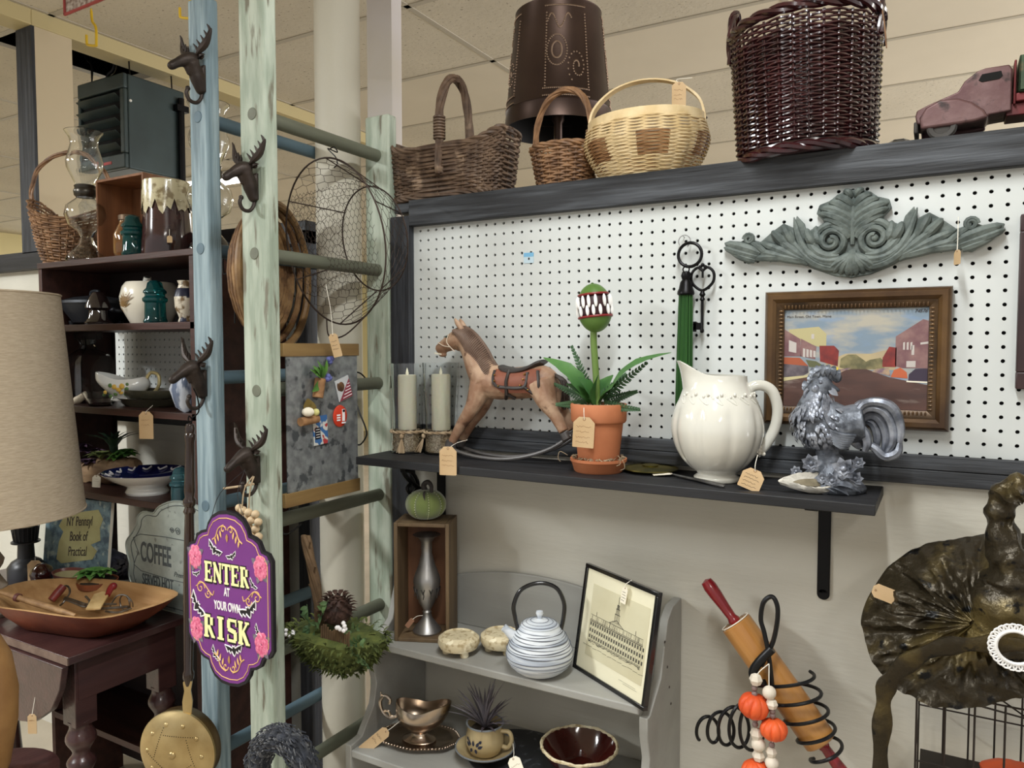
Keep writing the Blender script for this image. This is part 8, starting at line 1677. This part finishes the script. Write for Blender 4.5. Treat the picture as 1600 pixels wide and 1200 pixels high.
for (x, y) in ((.03, .05), (hw_ - .03, .05), (hw_ - .03, dpt - .04)): b.tube([(x, y, hh_), (x - .02, y, CEIL - o.location.z + .3)], .003, 6)
b.tube(smoothpts([(.05, .1, hh_), (.07, .1, hh_ + .06), (.12, .1, hh_ + .1), (.14, .1, CEIL - o.location.z + .2)], 5), .009, 8); b.tube(smoothpts([(.04, .04, hh_), (.05, .04, hh_ + .08), (.0, .04, hh_ + .13), (-.02, .04, hh_ + .2)], 5), .003, 6); b.build('hangers_and_cable', m_iron, o)
b = MB(); b.tube([(hw_ + .015, dpt * .9, hh_ * .9), (hw_ + .015, dpt * .9, -.25)], .014, 10); b.bb(hw_, hw_ + .03, dpt * .8, dpt, hh_ * .75, hh_ * .82); b.build('gas_pipe', m_iron, o)
# yellow hooks and sign on the beam
m_yh = mat('yellow_plastic', (216, 178, 40), .4)
for (px, py, y, lab) in ((145, 45, .10, 'yellow plastic coated hook hanging from the cream beam above the heater'), (292, 2, -.2, 'yellow hook just above the top of the blue ladder')):
    q = P(px, py, y); s = S(q); o = thing('yellow_hook', lab, 'hook', q); b = MB(); b.tube(smoothpts([(-3 * s, 0, 28 * s), (-1 * s, 0, 12 * s), (8 * s, 0, 0), (8 * s, 0, -24 * s), (6 * s, 0, -27 * s), (-14 * s, 0, -22 * s), (-17 * s, 0, -17 * s), (-17 * s, 0, -6 * s)], 4), 2 * s, 8); b.build('hook', m_yh, o)
    b = MB(); b.tube([(-3 * s, 0, 27 * s), (-3 * s, 0, max(30 * s, CEIL - q.z - .001))], 1.2 * s, 6); b.build('stem', m_yh, o)
pa, pb_ = P(104, 25, -.14), P(190, 2, -.14); o = thing('hanging_banner', 'speckled panel with red border at the top left, cut by the frame', 'sign', (pa.x, -.145, pa.z)); d = P(170, -2, -.14) - pa
b = MB(); b.prism([(0, 0), (d.x, d.z), (d.x, d.z + .10), (0, .12)], 0, .006); b.build('panel', mat('speckled_panel', (196, 186, 174), .7, col2=(120, 96, 84), sc=70), o, smooth=0)
b = MB(); b.tube([(0, -.001, .002), (d.x, -.001, d.z + .002)], .005, 6); b.tube([(.002, -.001, 0), (.002, -.001, .12)], .005, 6); b.build('red_border', mat('border_red', (158, 66, 62), .6), o)
# far shop: shelving and windows
m_fs = mat('far_white_board', (222, 220, 214), .6)
for i, (x, y, w_, lab) in enumerate(((-6.9, 3.2, 1.4, 'white shop shelving far behind the basket at the left edge'), (-4.3, 5.5, 1.6, 'white shop shelving deep in the shop behind the beam'))):
    o = thing('shop_shelving', lab, 'shelving', (x, y, 0))
    for sx in (-1, 1): b = MB(); b.bb(sx * w_ / 2 - .02, sx * w_ / 2 + .02, -.2, .2, 0, 2.0); b.build('upright', m_fs, o, smooth=0)
    for z in (.3, .8, 1.3, 1.75, 2.0): b = MB(); b.bb(-w_ / 2, w_ / 2, -.2, .2, z - .03, z); b.build('shelf', m_fs, o, smooth=0)
# window in the far left wall
b = MB(); frame_ring(b, 2.2, 1.3, .08, -.03, .03); b.v = [Vector((-8.96 + v_.y, 4.0 + v_.x, v_.z + 1.0)) for v_ in b.v]; wn = struct(b.build('window_1', m_fs, smooth=0)); b = MB(); b.bb(-8.99, -8.98, 2.98, 5.02, 1.08, 2.22); b.build('window_pane', mat('bright_daylight', (235, 240, 245), .5, emit=2.5), wn, smooth=0)
# dark wood rod and cane behind the blue ladder are part of the gap: white wicker piece
q = P(366, 700, -.2); s = S(q); o = thing('white_wicker_piece', 'white-washed wicker piece glimpsed between the two ladder rails', 'basket', (P(372, 720, -.12).x, -.12, zC)); f = superell(46 * s, 34 * s, 1)
W, T = woven(lambda a, h: f(a, .8 + .2 * h, .8 + .2 * h), 0, 105 * s, 18, 18, .0032, .0036, .0025, .0008); mw = mat('white_wicker', (196, 188, 176), .6, col2=(150, 140, 128), sc=40); W.build('weave', mw, o); T.build('stakes', mw, o)
# ================================================================ repeats share a group
GR = {'price_tag': 'handwritten price tags on the goods', 'moose_head_hook': 'moose head hooks on the ladder rails', 'oil_lamp': 'glass oil lamps on the bookcase', 'glass_insulator': 'glass insulators in the bookcase', 'ceiling_light': 'fluorescent ceiling lights',
      'candle_holder': 'glass hurricanes on the wall shelf', 'footed_stand': 'footed crackled stands', 'cork_magnet': 'cork magnets on the board', 's_hook': 'wire hooks on the rungs', 'wooden_ladder': 'painted ladders', 'yellow_hook': 'yellow hooks', 'glass_block': 'clear glass blocks', 'willow_basket': 'willow baskets on the booth wall', 'shop_shelving': 'far shop shelving'}
for o_ in bpy.data.objects:
    if o_.parent is None and 'label' in o_:
        g_ = GR.get(o_.name.split('.')[0])
        if g_ and 'group' not in o_: o_['group'] = g_
